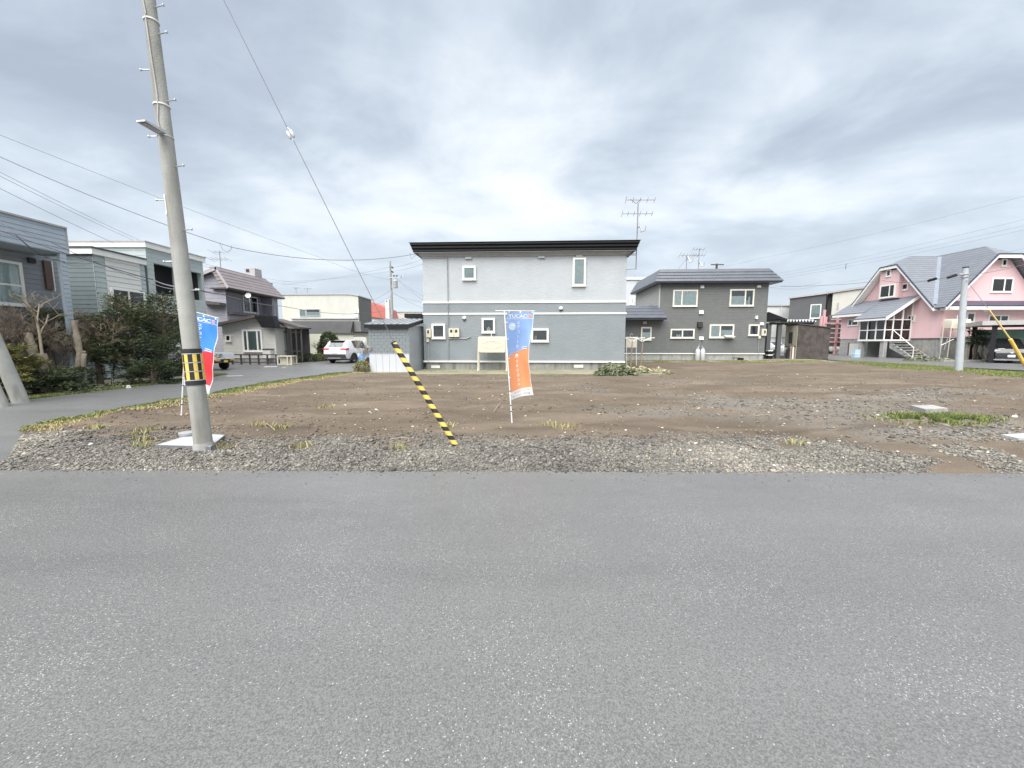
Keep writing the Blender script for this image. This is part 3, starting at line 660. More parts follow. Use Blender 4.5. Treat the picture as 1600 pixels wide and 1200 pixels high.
# oil tank on stilts in front of it
def rbox(mb, fr, u0, z0, u1, z1, w0, w1, r):
    n = 4; pts = []
    for cu, cz, a0 in ((u1 - r, z1 - r, 0), (u0 + r, z1 - r, 90), (u0 + r, z0 + r, 180), (u1 - r, z0 + r, 270)):
        for k in range(n + 1):
            t = R(a0 + 90 * k / n); pts.append((cu + r * math.cos(t), cz + r * math.sin(t)))
    cu, cz = (u0 + u1) / 2, (z0 + z1) / 2; k = len(pts); vs_ = []
    for s_, w_ in ((0.93, w0), (1.0, w0 + 0.06), (1.0, w1 - 0.06), (0.93, w1)):
        vs_ += [fr.pt(cu + (u - cu) * s_, cz + (z - cz) * s_, w_) for u, z in pts]
    mb.add(vs_, [tuple(reversed(range(k))), tuple(range(3 * k, 4 * k))] + [(j * k + i, j * k + (i + 1) % k, (j + 1) * k + (i + 1) % k, (j + 1) * k + i) for j in range(3) for i in range(k)]); return mb
def oil_tank(fr, rect, yfeet, label, m, dep=0.55, gap=0.5):
    u0, z0, u1, z1 = fr.rect(*rect, gap + dep); fl = gz(fr.pt(0, 0).y) + 0.05
    t = thing('oil_tank', label, 'tank', fr.pt((u0 + u1) / 2, fl, gap + dep / 2))
    mb = MB(); rbox(mb, fr, u0, z0, u1, z1, gap, gap + dep, 0.1); tk = obj('tank', mb, m, t, smooth=True)
    h, wd = z1 - z0, u1 - u0; mb = MB()
    for sg in (1, -1):                       # pressed wave pattern
        pts = [fr.pt(u0 + wd * (0.12 + 0.76 * k / 16), (z0 + z1) / 2 + sg * h * (0.07 + 0.17 * abs(math.sin(k / 16 * math.pi)) ** 1.5), gap + dep) for k in range(17)]
        mb.tube(pts, 0.016, 6)
    mb.tube([fr.pt(u0 + wd * 0.5, z0 + h * 0.55, gap + dep), fr.pt(u0 + wd * 0.5, z0 + h * 0.78, gap + dep)], 0.016, 6)
    obj('pressed_rib', mb, m, tk)
    for uu in (u0 + 0.03, u1 - 0.03):
        for ww in (gap + 0.06, gap + dep - 0.06):
            mb = MB(); sp = -0.04 if uu < (u0 + u1) / 2 else 0.04
            mb.tube([fr.pt(uu, z0 + 0.7 * h, ww), fr.pt(uu + sp, fl + 0.1, ww), fr.pt(uu + sp, fl - 0.02, ww)], [0.035, 0.035, 0.06], 8); obj('leg', mb, m, t)
    mb = MB(); mb.tube([fr.pt((u0 + u1) / 2 - 0.05, z1 - 0.02, gap + dep / 2), fr.pt((u0 + u1) / 2 - 0.05, z1 + 0.34, gap + dep / 2)], 0.022); obj('vent_pipe', mb, m, t)
    mb = MB(); mb.tube([fr.pt(u0 + wd * 0.28, z0 + 0.01, gap + dep / 2), fr.pt(u0 + wd * 0.28, z0 - 0.12, gap + dep / 2)], [0.05, 0.02]); obj('sump', mb, m, t)
    return t
oil_tank(fE, (746.5, 526, 791, 551.5), 583, 'cream oil tank on four legs in front of the two-tone grey house', CREAM)

# rooftop antenna carried on a mast beside the right wall
def tv_antenna(mast_px, Y, ybot, ytop, booms, dish, label, rr=0.026, rod=0.016, name='tv_antenna', stays=(), bars=()):
    b_ = P(mast_px, ybot, Y); t = thing(name, label, 'antenna', b_)
    tp = P(mast_px, ytop, Y); tp.x = b_.x; mb = MB(); mb.tube([b_, tp], rr, 6); obj('mast', mb, AERI, t)
    for (x0, x1, y, n_el, el) in booms:
        p0, p1 = P(x0, y, Y), P(x1, y, Y); p1.z = p0.z; mb = MB(); mb.tube([p0, p1], rod, 5)
        bo = obj('boom', mb, AERI, t); mb = MB()
        for k in range(n_el):
            c = p0.lerp(p1, k / max(1, n_el - 1)); e_ = el * (1.0 if k else 1.35); mb.tube([c + Vector((-0.15 * e_, -e_, 0.25 * e_)), c + Vector((0.15 * e_, e_, -0.25 * e_))], rod * 0.7, 4)
        obj('elements', mb, AERI, bo)['kind'] = 'stuff'
    if dish:
        cx, cy, r_, dirx = dish; c = P(cx, cy, Y); n_ = Vector((dirx, -0.45, 0.35)).normalized(); ax = n_.orthogonal().normalized(); bx = n_.cross(ax); mb = MB(); vs_ = [c]
        for j in range(1, 4):
            for k in range(14):
                an = 2 * math.pi * k / 14; q = r_ * j / 3; vs_.append(c + (ax * math.cos(an) + bx * math.sin(an)) * q + n_ * (0.22 * r_ * (j / 3) ** 2))
        mb.add(vs_, [(0, 1 + k, 1 + (k + 1) % 14) for k in range(14)] + [(1 + j * 14 + k, 1 + j * 14 + (k + 1) % 14, 1 + (j + 1) * 14 + (k + 1) % 14, 1 + (j + 1) * 14 + k) for j in range(2) for k in range(14)])
        d = obj('dish', mb, WHITE, t, smooth='all'); mb = MB(); q = c - Vector((0, 0, r_)) + n_ * 0.25 * r_; mb.tube([q, q + n_ * r_ * 0.9 - Vector((0, 0, 0.05)), c + n_ * r_ * 1.25 - Vector((0, 0, 0.3 * r_))], rod, 5); mb.tube([c, Vector((b_.x, b_.y, c.z))], rod * 1.4, 5); obj('feed_arm', mb, AERI, d)
    if stays or bars:
        mb = MB()
        for q in list(stays) + list(bars): mb.tube([P(q[0], q[1], Y), P(q[2], q[3], Y)], rod, 5)
        obj('stay' if stays else 'bracket', mb, AERI, t)['kind'] = 'stuff'
    return t
tv_antenna(993.6, 21.1, 421, 317, [(978, 1023, 312.5, 5, 0.22), (972, 1019, 334, 6, 0.22)], (999, 355, 0.28, 0.9), 'television aerials and dish on a mast beside the two-tone grey house', bars=((978, 398, 993.6, 396.5), (978, 399, 993.6, 398.5), (978, 421, 993.6, 420), (978, 398, 993.6, 392), (985, 311, 993.6, 318), (1002, 311, 993.6, 318)))

# ------------------------------------------------------------------ storage shed left of it
fS = Fr(P(575, 500, 20.0), P(638, 500, 19.85)); Ws = fS.L; gs = gz(19.9) + 0.03
S = thing('storage_shed', 'small grey shed with white lower panels and ribbed black-edged roof', 'shed', fS.pt(Ws / 2, gs))
zs0, zs1, zs2 = gs, fS.z(606, 553.2), fS.z(606, 510)
SHG = mat('shed_brick_grey', (0.215, 0.24, 0.255), 0.8, 0.06, 2); SHW = mat('shed_white_panel', (0.53, 0.55, 0.58), 0.5, 0.04, 3); SHS = mat('shed_side_metal', (0.42, 0.45, 0.48), 0.4, 0.06, 2, metal=0.2)
mb = MB(); fS.prism(mb, [(0.02, zs0), (Ws - 0.02, zs0), (Ws - 0.02, zs2 + 0.1), (0.02, zs2 + 0.02)], -2.6, -0.03); obj('core', mb, SHS, S)
# upper front: courses of grey brick-shaped tiles, each its own piece
rows = 9; h = (zs2 - zs1) / rows; bw = Ws / 6.5; tiles = {}
def tile_mesh(wd, key):
    if key not in tiles:
        q = MB(); p = [fS.u * x + fS.n * y + Vector((0, 0, z)) for x, y, z in ((0, 0.014, 0), (wd, 0.014, 0), (wd, -0.028, 0), (0, -0.028, 0), (0, 0.014, h - 0.012), (wd, 0.014, h - 0.012), (wd, -0.028, h - 0.012), (0, -0.028, h - 0.012))]
        q.hexa(p); me = bpy.data.meshes.new('wall_tile'); me.from_pydata([tuple(v) for v in q.v], [], q.f); me.materials.append(SHG); tiles[key] = me
    return tiles[key]
for r_ in range(rows):
    u = -bw * 0.5 * (r_ % 2)
    while u < Ws - 0.03:
        a0, a1 = max(u, 0), min(u + bw - 0.012, Ws)
        if a1 - a0 > 0.05:
            o = bpy.data.objects.new('wall_tile', tile_mesh(round(a1 - a0, 3), round(a1 - a0, 3))); COL.objects.link(o); o.parent = S; o.location = fS.pt(a0, zs1 + r_ * h + 0.006) - S.location
        u += bw
for k in range(6):                                             # lower front: white upright panels
    a0, a1 = Ws * k / 6 + 0.006, Ws * (k + 1) / 6 - 0.006
    mb = MB(); fS.box(mb, a0, zs0, a1, zs1 - 0.01, -0.028, 0.018); obj('panel', mb, SHW, S)
mb = MB(); fS.box(mb, -0.01, zs1 - 0.012, Ws + 0.01, zs1 + 0.012, -0.02, 0.026); obj('rail', mb, SHW, S)
sd_ = fS.side(Ws)
for k in range(8):                                             # ribbed side wall
    a0 = 2.55 * k / 8; mb = MB(); sd_.box(mb, a0 + 0.01, zs0, a0 + 2.55 / 8 - 0.01, zs2 + 0.1, -0.02, 0.012); obj('side_panel', mb, SHS, S)
ROOFM = mat('shed_roof_metal', (0.42, 0.44, 0.47), 0.35, 0.12, 3, metal=0.4)
mb = MB(); p = fS.pt
rz0, rz1 = zs2 + 0.06, zs2 + 0.50
mb.hexa([p(-0.12, rz0, 0.16), p(Ws + 0.1, rz0, 0.16), p(Ws + 0.1, rz1, -2.8), p(-0.12, rz1, -2.8), p(-0.12, rz0 + 0.05, 0.16), p(Ws + 0.1, rz0 + 0.05, 0.16), p(Ws + 0.1, rz1 + 0.05, -2.8), p(-0.12, rz1 + 0.05, -2.8)]); rf = obj('roof', mb, ROOFM, S)
for k in range(8):
    u = -0.1 + (Ws + 0.17) * k / 7; mb = MB(); mb.hexa([p(u - 0.025, rz0 + 0.05, 0.17), p(u + 0.025, rz0 + 0.05, 0.17), p(u + 0.025, rz1 + 0.05, -2.8), p(u - 0.025, rz1 + 0.05, -2.8), p(u - 0.02, rz0 + 0.09, 0.17), p(u + 0.02, rz0 + 0.09, 0.17), p(u + 0.02, rz1 + 0.09, -2.8), p(u - 0.02, rz1 + 0.09, -2.8)]); obj('roof_rib', mb, ROOFM, rf)
mb = MB(); mb.hexa([p(-0.14, zs2 - 0.08, 0.19), p(Ws + 0.12, zs2 - 0.08, 0.19), p(Ws + 0.12, zs2 - 0.08, 0.13), p(-0.14, zs2 - 0.08, 0.13), p(-0.14, rz0 + 0.045, 0.19), p(Ws + 0.12, rz0 + 0.045, 0.19), p(Ws + 0.12, rz0 + 0.045, 0.13), p(-0.14, rz0 + 0.045, 0.13)])
mb.hexa([p(Ws + 0.08, zs2 - 0.08, 0.13), p(Ws + 0.12, zs2 - 0.08, 0.13), p(Ws + 0.12, rz1 - 0.12, -2.8), p(Ws + 0.08, rz1 - 0.12, -2.8), p(Ws + 0.08, rz0 + 0.04, 0.13), p(Ws + 0.12, rz0 + 0.04, 0.13), p(Ws + 0.12, rz1 + 0.04, -2.8), p(Ws + 0.08, rz1 + 0.04, -2.8)])
obj('fascia', mb, BLACK, S)

# ------------------------------------------------------------------ dark grey house behind, right of the middle
fF = Fr(P(1029, 500, 31.2), P(1197.5, 500, 30.8)); Wf = fF.L; gf = gz(31) + 0.03
FG = mat('dark_grey_siding', (0.145, 0.15, 0.148), 0.7, 0.08, 3); FGL = mat('lit_side_and_trim_grey', (0.40, 0.40, 0.38), 0.7, 0.06, 3)
FRM = mat('ivory_frame', (0.72, 0.69, 0.61), 0.5, 0.05, 5)
RFM = mat('slate_metal_roof', (0.085, 0.095, 0.115), 0.38, 0.15, 2, spec=0.6); RFL = RFM
Fh = thing('house', 'dark grey two-storey house with stepped slate metal roof and ivory windows', 'house', fF.pt(Wf / 2, gf))
zf0, zf1 = fF.z(1110, 552.5), fF.z(1110, 440)
uL = fF.U(965)
mb = MB(); fF.box(mb, uL, gf - 0.2, Wf - 0.06, zf0, -7, -0.05); obj('foundation', mb, CONC, Fh)
mb = MB(); fF.box(mb, uL + 0.05, zf0 - 0.04, Wf + 0.03, zf0 + 0.035, -0.05, 0.04); obj('base_flashing', mb, WHITE, Fh)
mb = MB(); fF.box(mb, 0.01, zf0, Wf, zf1 + 0.3, -7, 0); obj('wall_core', mb, FG, Fh)
zx = fF.z(1000, 497)
mb = MB(); fF.box(mb, uL, zf0, 0.01, zx + 0.2, -6, -0.002); obj('annexe_core', mb, FG, Fh)
siding(fF, Fh, [(uL, zf0 + 0.04), (Wf, zf0 + 0.04), (Wf, zx), (uL, zx)], 0.205, FG, 0.016)
siding(fF, Fh, [(0, zx), (Wf, zx), (Wf, zf1), (0, zf1)], 0.205, FG, 0.016)
lf = fF.side(0, left=True)
siding(lf, Fh, [(1.2, zx), (8, zx), (8, zf1), (1.2, zf1)], 0.205, FGL, 0.016)  # left wall lighter than the front: the light on it is put into the colour
mb = MB(); fF.box(mb, -0.05, zx - 0.1, 0.04, zf1, -0.02, 0.035); obj('corner_trim', mb, FGL, Fh)
def stepped_roof(fr, u0, u1, prof, ends, depth, name, m, house, k=4):
    """Hipped skirt of k overlapping courses. prof: (w, z) bottom -> top; ends: inset of each end at the top."""
    (wb, zb_), (wt_, zt_) = prof; mb = MB(); p = fr.pt
    for i in range(k):
        t0, t1 = i / k, (i + 1) / k; st = 0.05
        wa, wb2 = wb + (wt_ - wb) * t0, wb + (wt_ - wb) * t1; za, zb2 = zb_ + (zt_ - zb_) * t0, zb_ + (zt_ - zb_) * t1
        l0, l1 = u0 + ends[0] * t0, u0 + ends[0] * t1; r0, r1 = u1 - ends[1] * t0, u1 - ends[1] * t1
        d0, d1 = -depth - (wb - (wb - wt_) * t0), -depth - (wb - (wb - wt_) * t1)
        A = [p(l0, za, wa + st), p(r0, za, wa + st), p(r0, za, d0), p(l0, za, d0)]
        Bq = [p(l0, za + 0.045, wa + st), p(r0, za + 0.045, wa + st), p(r0, za + 0.045, d0), p(l0, za + 0.045, d0)]
        Cq = [p(l1, zb2 + 0.045, wb2), p(r1, zb2 + 0.045, wb2), p(r1, zb2 + 0.045, d1), p(l1, zb2 + 0.045, d1)]
        mb.add(A + Bq + Cq, [(3, 2, 1, 0), (0, 1, 5, 4), (1, 2, 6, 5), (2, 3, 7, 6), (3, 0, 4, 7), (4, 5, 9, 8), (5, 6, 10, 9), (6, 7, 11, 10), (7, 4, 8, 11), (8, 9, 10, 11)])
    return obj(name, mb, m, house)
ze, zr = fF.z(1110, 439.5, 0.55), fF.z(1110, 421, 0.1)
stepped_roof(fF, -0.55, Wf + 0.75, ((0.55, ze), (0.1, zr)), (0.5, 0.85), 6.5, 'roof', RFM, Fh, 4)
mb = MB(); fF.box(mb, -0.5, ze - 0.10, Wf + 0.7, ze - 0.002, -7, 0.52); obj('eave_board', mb, mat('slate_fascia', (0.06, 0.065, 0.08), 0.4), Fh)
ze, zr = fF.z(1000, 497, 0.9), fF.z(1000, 478.5, 0.0)
stepped_roof(fF, uL, fF.U(1043, 0.9), ((0.9, ze), (0.02, zr)), (0.0, 0.55), 0.0, 'porch_roof', RFM, Fh, 4)
mb = MB(); fF.box(mb, uL, ze - 0.12, fF.U(1042, 0.9), ze - 0.002, -0.1, 0.88); obj('eave_board', mb, MATS['slate_fascia'], Fh)
for r_, pn, f in (((1051, 453, 1089.5, 479), (1, 1.9), ['curtain', 'curtain']), ((1139.5, 452, 1177.5, 478.5), (1.9, 1), ['half', 'clutter']), ((1047, 514, 1084.5, 528.5), (1, 1), ['clutter', 'room']),
                  ((1108, 507, 1146, 528), (1, 1.35), ['curtain', 'half']), ((1169, 507, 1185.5, 524.5), (1,), 'room'), ((1001, 511, 1017.5, 531.5), (1,), 'half')):
    window(fF, Fh, r_, pn, f, FRM, fw=0.11, dep=0.09, w0=0.012)
for r_ in ((1094, 446, 1099.5, 450.5), (1182.5, 445.5, 1188, 449.5), (1092, 485, 1098.5, 490.5), (1092, 526, 1098.5, 531), (1187, 504, 1192.5, 508), (1004.5, 502.5, 1010, 506)): vent(fF, Fh, r_, WHITE, 0.14)
vent(fF, Fh, (1089, 503, 1096.5, 511.5), BLACK, 0.3, 'range_hood')
meter(fF, Fh, (1189, 514, 1196, 524.5), (1192, 516.5, 1194.5, 521)); fbox(fF, 'junction_box', Fh, CREAM, (1184, 524.5, 1187.5, 529), 0.01, 0.12)
fbox(fF, 'wall_lamp', Fh, WHITE, (1179.5, 493.5, 1182.5, 498.5), 0.01, 0.18)
mb = MB(); mb.tube([fpt(fF, 1186, 530, 0.05), fpt(fF, 1184, 562, 0.05)], 0.02); obj('pipe', mb, GALV, Fh); mb = MB(); mb.tube([fpt(fF, 1094, 531, 0.06), fpt(fF, 1092, 546, 0.06)], 0.02); obj('pipe', mb, GALV, Fh)
# projecting hopper sash of the kitchen window with things on the ledge
u0, z0, u1, z1 = fF.rect(1130, 519, 1144, 527); mb = MB(); mb.hexa([fF.pt(u0, z0, 0.5), fF.pt(u1, z0, 0.5), fF.pt(u1, z0 + 0.1, 0.1), fF.pt(u0, z0 + 0.1, 0.1), fF.pt(u0, z0 + 0.06, 0.5), fF.pt(u1, z0 + 0.06, 0.5), fF.pt(u1, z0 + 0.16, 0.1), fF.pt(u0, z0 + 0.16, 0.1)]); obj('window_ledge', mb, FRM, Fh)
# gas cylinders
STEEL = mat('grey_cylinder_paint', (0.52, 0.53, 0.54), 0.45, 0.06, 4)
for i, cx in enumerate((1090, 1097.8)):
    c = fpt(fF, cx, 555, 0.35); c.z = gz(c.y) + 0.05; r_ = 0.175
    t = thing('gas_cylinder', 'tall grey gas cylinder standing against the dark grey house', 'gas cylinder', c, 'pair of gas cylinders')
    mb = MB(); mb.lathe([(r_ * 0.9, 0), (r_ * 0.9, 0.05), (r_, 0.08), (r_, 0.74), (r_ * 0.8, 0.84), (r_ * 0.35, 0.90)], c); obj('body', mb, STEEL, t, smooth=True)
    mb = MB(); mb.lathe([(r_ * 0.55, 0.86), (r_ * 0.6, 1.0), (r_ * 0.55, 1.0)], c, n=12); cp = obj('collar', mb, STEEL, t)
    mb = MB(); mb.tube([c + Vector((0, 0, 0.9)), c + Vector((0, 0, 1.05)), c + Vector((0.1 * (1 - 2 * i), 0.05, 1.15))], 0.02); obj('valve', mb, GALV, t)
# small dark box on the ground by the wall
c = fpt(fF, 1152, 558, 0.5); t = thing('gas_burner', 'low black metal stand on the grass by the dark grey house', 'stand', (c.x, c.y, gz(c.y) + 0.05))
mb = MB(); q = t.location; mb.box((q.x - 0.35, q.y - 0.15, q.z + 0.18), (q.x + 0.1, q.y + 0.15, q.z + 0.22)); mb.box((q.x + 0.1, q.y - 0.2, q.z + 0.05), (q.x + 0.4, q.y + 0.15, q.z + 0.2)); obj('top', mb, BLACK, t)
for sx in (-0.3, 0.05, 0.35):
    mb = MB(); mb.tube([q + Vector((sx, 0, -0.02)), q + Vector((sx * 0.8, 0, 0.2))], 0.02); obj('leg', mb, BLACK, t)
def slab(mb, pts, th):
    """Planar polygon given thickness along its normal (downwards)."""
    p = [Vector(q) for q in pts]; n_ = Vector((0, 0, 0))
    for i in range(len(p)): n_ += (p[i] - p[0]).cross(p[(i + 1) % len(p)] - p[0])
    n_.normalize(); n_ = n_ if n_.z > 0 else -n_
    return mb.prism(p, -n_ * th)
def rail_tube(a, b, r_=0.02, n=6):
    return MB().tube([a, b], r_, n)
# ------------------------------------------------------------------ pale blue house at the street's left
ABL = mat('pale_blue_siding', (0.39, 0.45, 0.51), 0.7, 0.06, 2); AGR = mat('blue_grey_siding', (0.26, 0.275, 0.295), 0.75, 0.08, 2); ABR = mat('brown_door', (0.10, 0.065, 0.05), 0.6)
TRIMG = mat('grey_flashing', (0.40, 0.38, 0.38), 0.5)
xA = -16.0; fA = Fr((xA, 8.0), (xA, YX(104, 376, xA))); fAw = Fr((-17.2, 8.0), (-17.2, YX(93, 440, -17.2)))
A = thing('house', 'pale blue house with deep overhanging parapet behind cut back garden trees', 'house', (-19, 11, gz(11)))
zA1, zA0 = fA.z(60, 347), fA.z(60, 388.5); zg = gz(11)
mb = MB(); fA.box(mb, 0, zA0, fA.L, zA1, -9, -0.02); obj('parapet_core', mb, ABL, A)
siding(fA, A, [(0, zA0 + 0.02), (fA.L, zA0 + 0.02), (fA.L, zA1 - 0.03), (0, zA1 - 0.03)], 0.155, ABL, 0.02, -0.02)
mb = MB(); fA.box(mb, -0.02, zA1, fA.L + 0.03, zA1 + 0.06, -9, 0.04); obj('coping', mb, TRIMG, A)
mb = MB(); fA.box(mb, fA.L - 0.001, zA0, fA.L + 0.035, zA1, -0.3, 0.02); obj('corner_trim', mb, TRIMG, A)
mb = MB(); fAw.box(mb, 0, zg - 0.2, fAw.L, zA0, -8, -0.02); obj('wall_core', mb, AGR, A)
siding(fAw, A, [(0, zg), (fAw.L, zg), (fAw.L, zA0 - 0.01), (0, zA0 - 0.01)], 0.17, AGR, 0.02, -0.02)
mb = MB(); fA.box(mb, fA.L - 0.24, zg, fA.L - 0.06, zA0, -0.14, -0.03); obj('pillar', mb, ABL, A)
cf = fA.shift(w=-0.03); siding(cf, A, [(fA.L - 0.245, zg), (fA.L - 0.055, zg), (fA.L - 0.055, zA0), (fA.L - 0.245, zA0)], 0.155, ABL, 0.018)
window(fAw, A, (-60, 404, 34, 475), (1, 1), 'curtain', fw=0.09, dep=0.09, w0=0.0)
u0, z0, u1, z1 = fAw.rect(-60, 404, 34, 475); mb = MB(); fAw.box(mb, u0 + 0.09, z0 + (z1 - z0) * 0.44, u1 - 0.09, z0 + (z1 - z0) * 0.48, 0.02, 0.085); obj('transom', mb, WHITE, A)
fbox(fAw, 'vent_hood', A, ROOM, (42, 403, 52, 411), 0, 0.1)
mb = MB(); fAw.box(mb, *fAw.rect(68, 408, 79, 452), 0.0, 0.08); obj('shutter_box', mb, ABR, A); mb = MB(); fAw.box(mb, *fAw.rect(79.5, 409, 81, 455), 0.0, 0.09); obj('shutter_rail', mb, WHITE, A)
window(fAw, A, (-30, 512, 22, 572), (1, 1), ['room', 'curtain'], fw=0.08, w0=0.0)

# ------------------------------------------------------------------ pale teal house
BT = mat('pale_teal_siding', (0.43, 0.48, 0.475), 0.65, 0.05, 2); BD = mat('dark_teal_siding', (0.135, 0.17, 0.175), 0.7, 0.08, 2); BW = mat('off_white_siding', (0.66, 0.66, 0.63), 0.65, 0.04, 2)
BDD = mat('charcoal_teal_wall', (0.075, 0.09, 0.093), 0.7, 0.1, 2)
xB = -18.0; YB0, YB1, YB2, YB3 = YX(148, 430, xB), YX(228, 440, xB), YX(231, 425, xB), YX(319, 440, xB); zg = gz(19)
Bh = thing('house', 'pale teal box house with white panel and recessed balcony above a dark garage', 'house', (-20, 19, zg))
fB1 = Fr((xB, YB0), (xB, YB1)); fBf = Fr((-26, YB0), (xB, YB0)); fB2 = Fr((xB, YB2), (xB, YB3)); fB2f = Fr((-26, YB2), (xB, YB2))
zb1 = fB1.z(187, 398); zb2 = fB2.z(275, 392)
mb = MB(); mb.box((-26, YB0 + 0.02, zg - 0.2), (xB - 0.02, YB1 + 0.1, zb1 - 0.1)); obj('front_block', mb, BDD, Bh)
siding(fBf, Bh, [(0, zg), (8, zg), (8, zb1 - 0.2), (0, zb1 - 0.2)], 0.19, BD, 0.02, -0.02)
siding(fB1, Bh, [(0, zg), (fB1.L, zg), (fB1.L, zb1 - 0.2), (0, zb1 - 0.2)], 0.22, BT, 0.02, -0.02)
u0, z0, u1, z1 = fB1.rect(166, 402, 219, 466); siding(fB1, Bh, [(u0, z0 - 0.4), (u1, z0 - 0.4), (u1, zb1 - 0.2), (u0, zb1 - 0.2)], 0.22, BW, 0.03, 0.002)
window(fB1, Bh, (172, 453, 224, 492), (1, 1), ['room', 'green'], fw=0.08, dep=0.1, w0=0.035)
for f_, z_, n_ in ((fB1, zb1, 'x'),):
    mb = MB(); mb.box((-26, YB0 - 0.12, z_ - 0.24), (xB + 0.12, YB1, z_)); obj('fascia', mb, WHITE, Bh); mb = MB(); mb.box((-26, YB0 - 0.16, z_), (xB + 0.16, YB1, z_ + 0.07)); obj('coping', mb, BDD, Bh)
# tall rear block: wall pieces leave a recessed balcony with two openings
zlo = fB2.z(285, 490)
o1 = fB2.rect(243, 412, 277, 471); o2 = fB2.rect(299, 429, 316, 461); zo0 = (o1[1] + o2[1]) / 2; zo1 = (o1[3] + o2[3]) / 2
mb = MB(); mb.box((-26, YB2, zlo), (xB - 1.3, YB3, zb2 - 0.2)); mb.box((xB - 1.3, YB2, zlo), (xB - 0.3, YB3, zlo + 0.1)); mb.box((-26, YB2 + 0.3, zg - 0.2), (xB - 1.0, YB3, zlo)); obj('rear_block', mb, BDD, Bh); mb = MB(); mb.box((xB - 1.3, YB3 - 0.12, zlo + 0.1), (xB - 0.25, YB3, zb2 - 0.2)); obj('balcony_end_wall', mb, BDD, Bh)
for (a, b) in ((0, o1[0]), (o1[2], o2[0]), (o2[2], fB2.L)):
    mb = MB(); fB2.box(mb, a, zo0, b, zo1, -0.25, -0.02); obj('balcony_pier', mb, BT, Bh)
    siding(fB2, Bh, [(a, zo0), (b, zo0), (b, zo1), (a, zo1)], 0.24, BT, 0.016, -0.02)
for (za, zb_) in ((zlo, zo0), (zo1, zb2 - 0.2)):
    mb = MB(); fB2.box(mb, 0, za, fB2.L, zb_, -0.25, -0.02); obj('balcony_wall', mb, BT, Bh)
    siding(fB2, Bh, [(0, za), (fB2.L, za), (fB2.L, zb_), (0, zb_)], 0.24, BT, 0.016, -0.02)
siding(fB2f, Bh, [(0, zb1), (8, zb1), (8, zb2 - 0.2), (0, zb2 - 0.2)], 0.24, BT, 0.016, 0.0)
mb = MB(); mb.box((-26, YB2 - 0.1, zb2 - 0.24), (xB + 0.1, YB3 + 0.1, zb2)); obj('fascia', mb, WHITE, Bh); mb = MB(); mb.box((-26, YB2 - 0.13, zb2), (xB + 0.13, YB3 + 0.13, zb2 + 0.06)); obj('coping', mb, TRIMG, Bh)
mb = MB(); fB2.box(mb, -0.05, zlo - 0.06, fB2.L + 0.05, zlo - 0.005, -0.3, 0.05); obj('flashing', mb, WHITE, Bh)
mb = MB(); fB2.box(mb, 2.4, zlo - 0.42, fB2.L + 0.5, zlo - 0.2, -0.9, 0.1); obj('gutter', mb, BDD, Bh)

# ------------------------------------------------------------------ lilac house with brown tiled mansard and cream annexe
CL = mat('lilac_grey_siding', (0.32, 0.315, 0.36), 0.7, 0.06, 2); CRF = mat('brown_metal_roof', (0.30, 0.255, 0.26), 0.45, 0.08, 2); CBR = mat('dark_brown_trim', (0.085, 0.072, 0.07), 0.5); CCR = mat('cream_annexe_siding', (0.60, 0.59, 0.54), 0.7, 0.05, 2)
YC = 29.2; xC = P(356, 500, YC).x; YC2 = xC / ((440 - 800) / 600); zg = gz(29)
Ch = thing('house', 'lilac grey house with brown ribbed mansard roof, balcony and cream annexe', 'house', (xC - 2, YC, zg))
fC = Fr((xC, YC), (xC, YC2)); fCf = Fr((xC - 9, YC), (xC, YC))
zR0 = P(343, 419, YC).z; xR = P(343, 419, YC).x; zEv = P(362, 450, YC).z; xEv = P(362, 450, YC).x
zLf = P(317, 429, YC).z; xLf = P(317, 429, YC).x
sl_ = (zR0 - zLf) / (xR - xLf); xW = xC - 9; zW = zR0 + sl_ * (xW - xR)
mb = MB(); mb.prism([(xW, YC, zg - 0.2), (xC - 0.95, YC, zg - 0.2), (xC - 0.95, YC, zEv - 0.15), (xR, YC, zR0 - 0.15), (xW, YC, zW - 0.2)], (0, YC2 - YC, 0)); obj('wall_core', mb, CL, Ch)
siding(fCf, Ch, [(0, zg), (9, zg), (9, zEv - 0.12), (9 + xR - xC, zR0 - 0.25), (0, zW - 0.25)], 0.25, CL, 0.022)
zbal = P(395, 491, 31.5).z
mb = MB(); fC.box(mb, 0, zg, fC.L, zbal - 0.15, -1.0, -0.02); obj('lower_wall', mb, CL, Ch); siding(fC, Ch, [(0, zg), (fC.L, zg), (fC.L, zbal - 0.2), (0, zbal - 0.2)], 0.25, CL, 0.022, -0.02)
ub = fC.U(427); mb = MB(); fC.box(mb, ub, zbal - 0.15, fC.L, zEv - 0.1, -1.0, -0.02); obj('balcony_pier', mb, CL, Ch); siding(fC, Ch, [(ub, zbal - 0.15), (fC.L, zbal - 0.15), (fC.L, zEv - 0.1), (ub, zEv - 0.1)], 0.25, CL, 0.022, -0.02)
mb = MB(); fC.box(mb, 0.05, zbal - 0.14, ub, zbal - 0.02, -1.0, 0.35); obj('balcony_floor', mb, CBR, Ch)
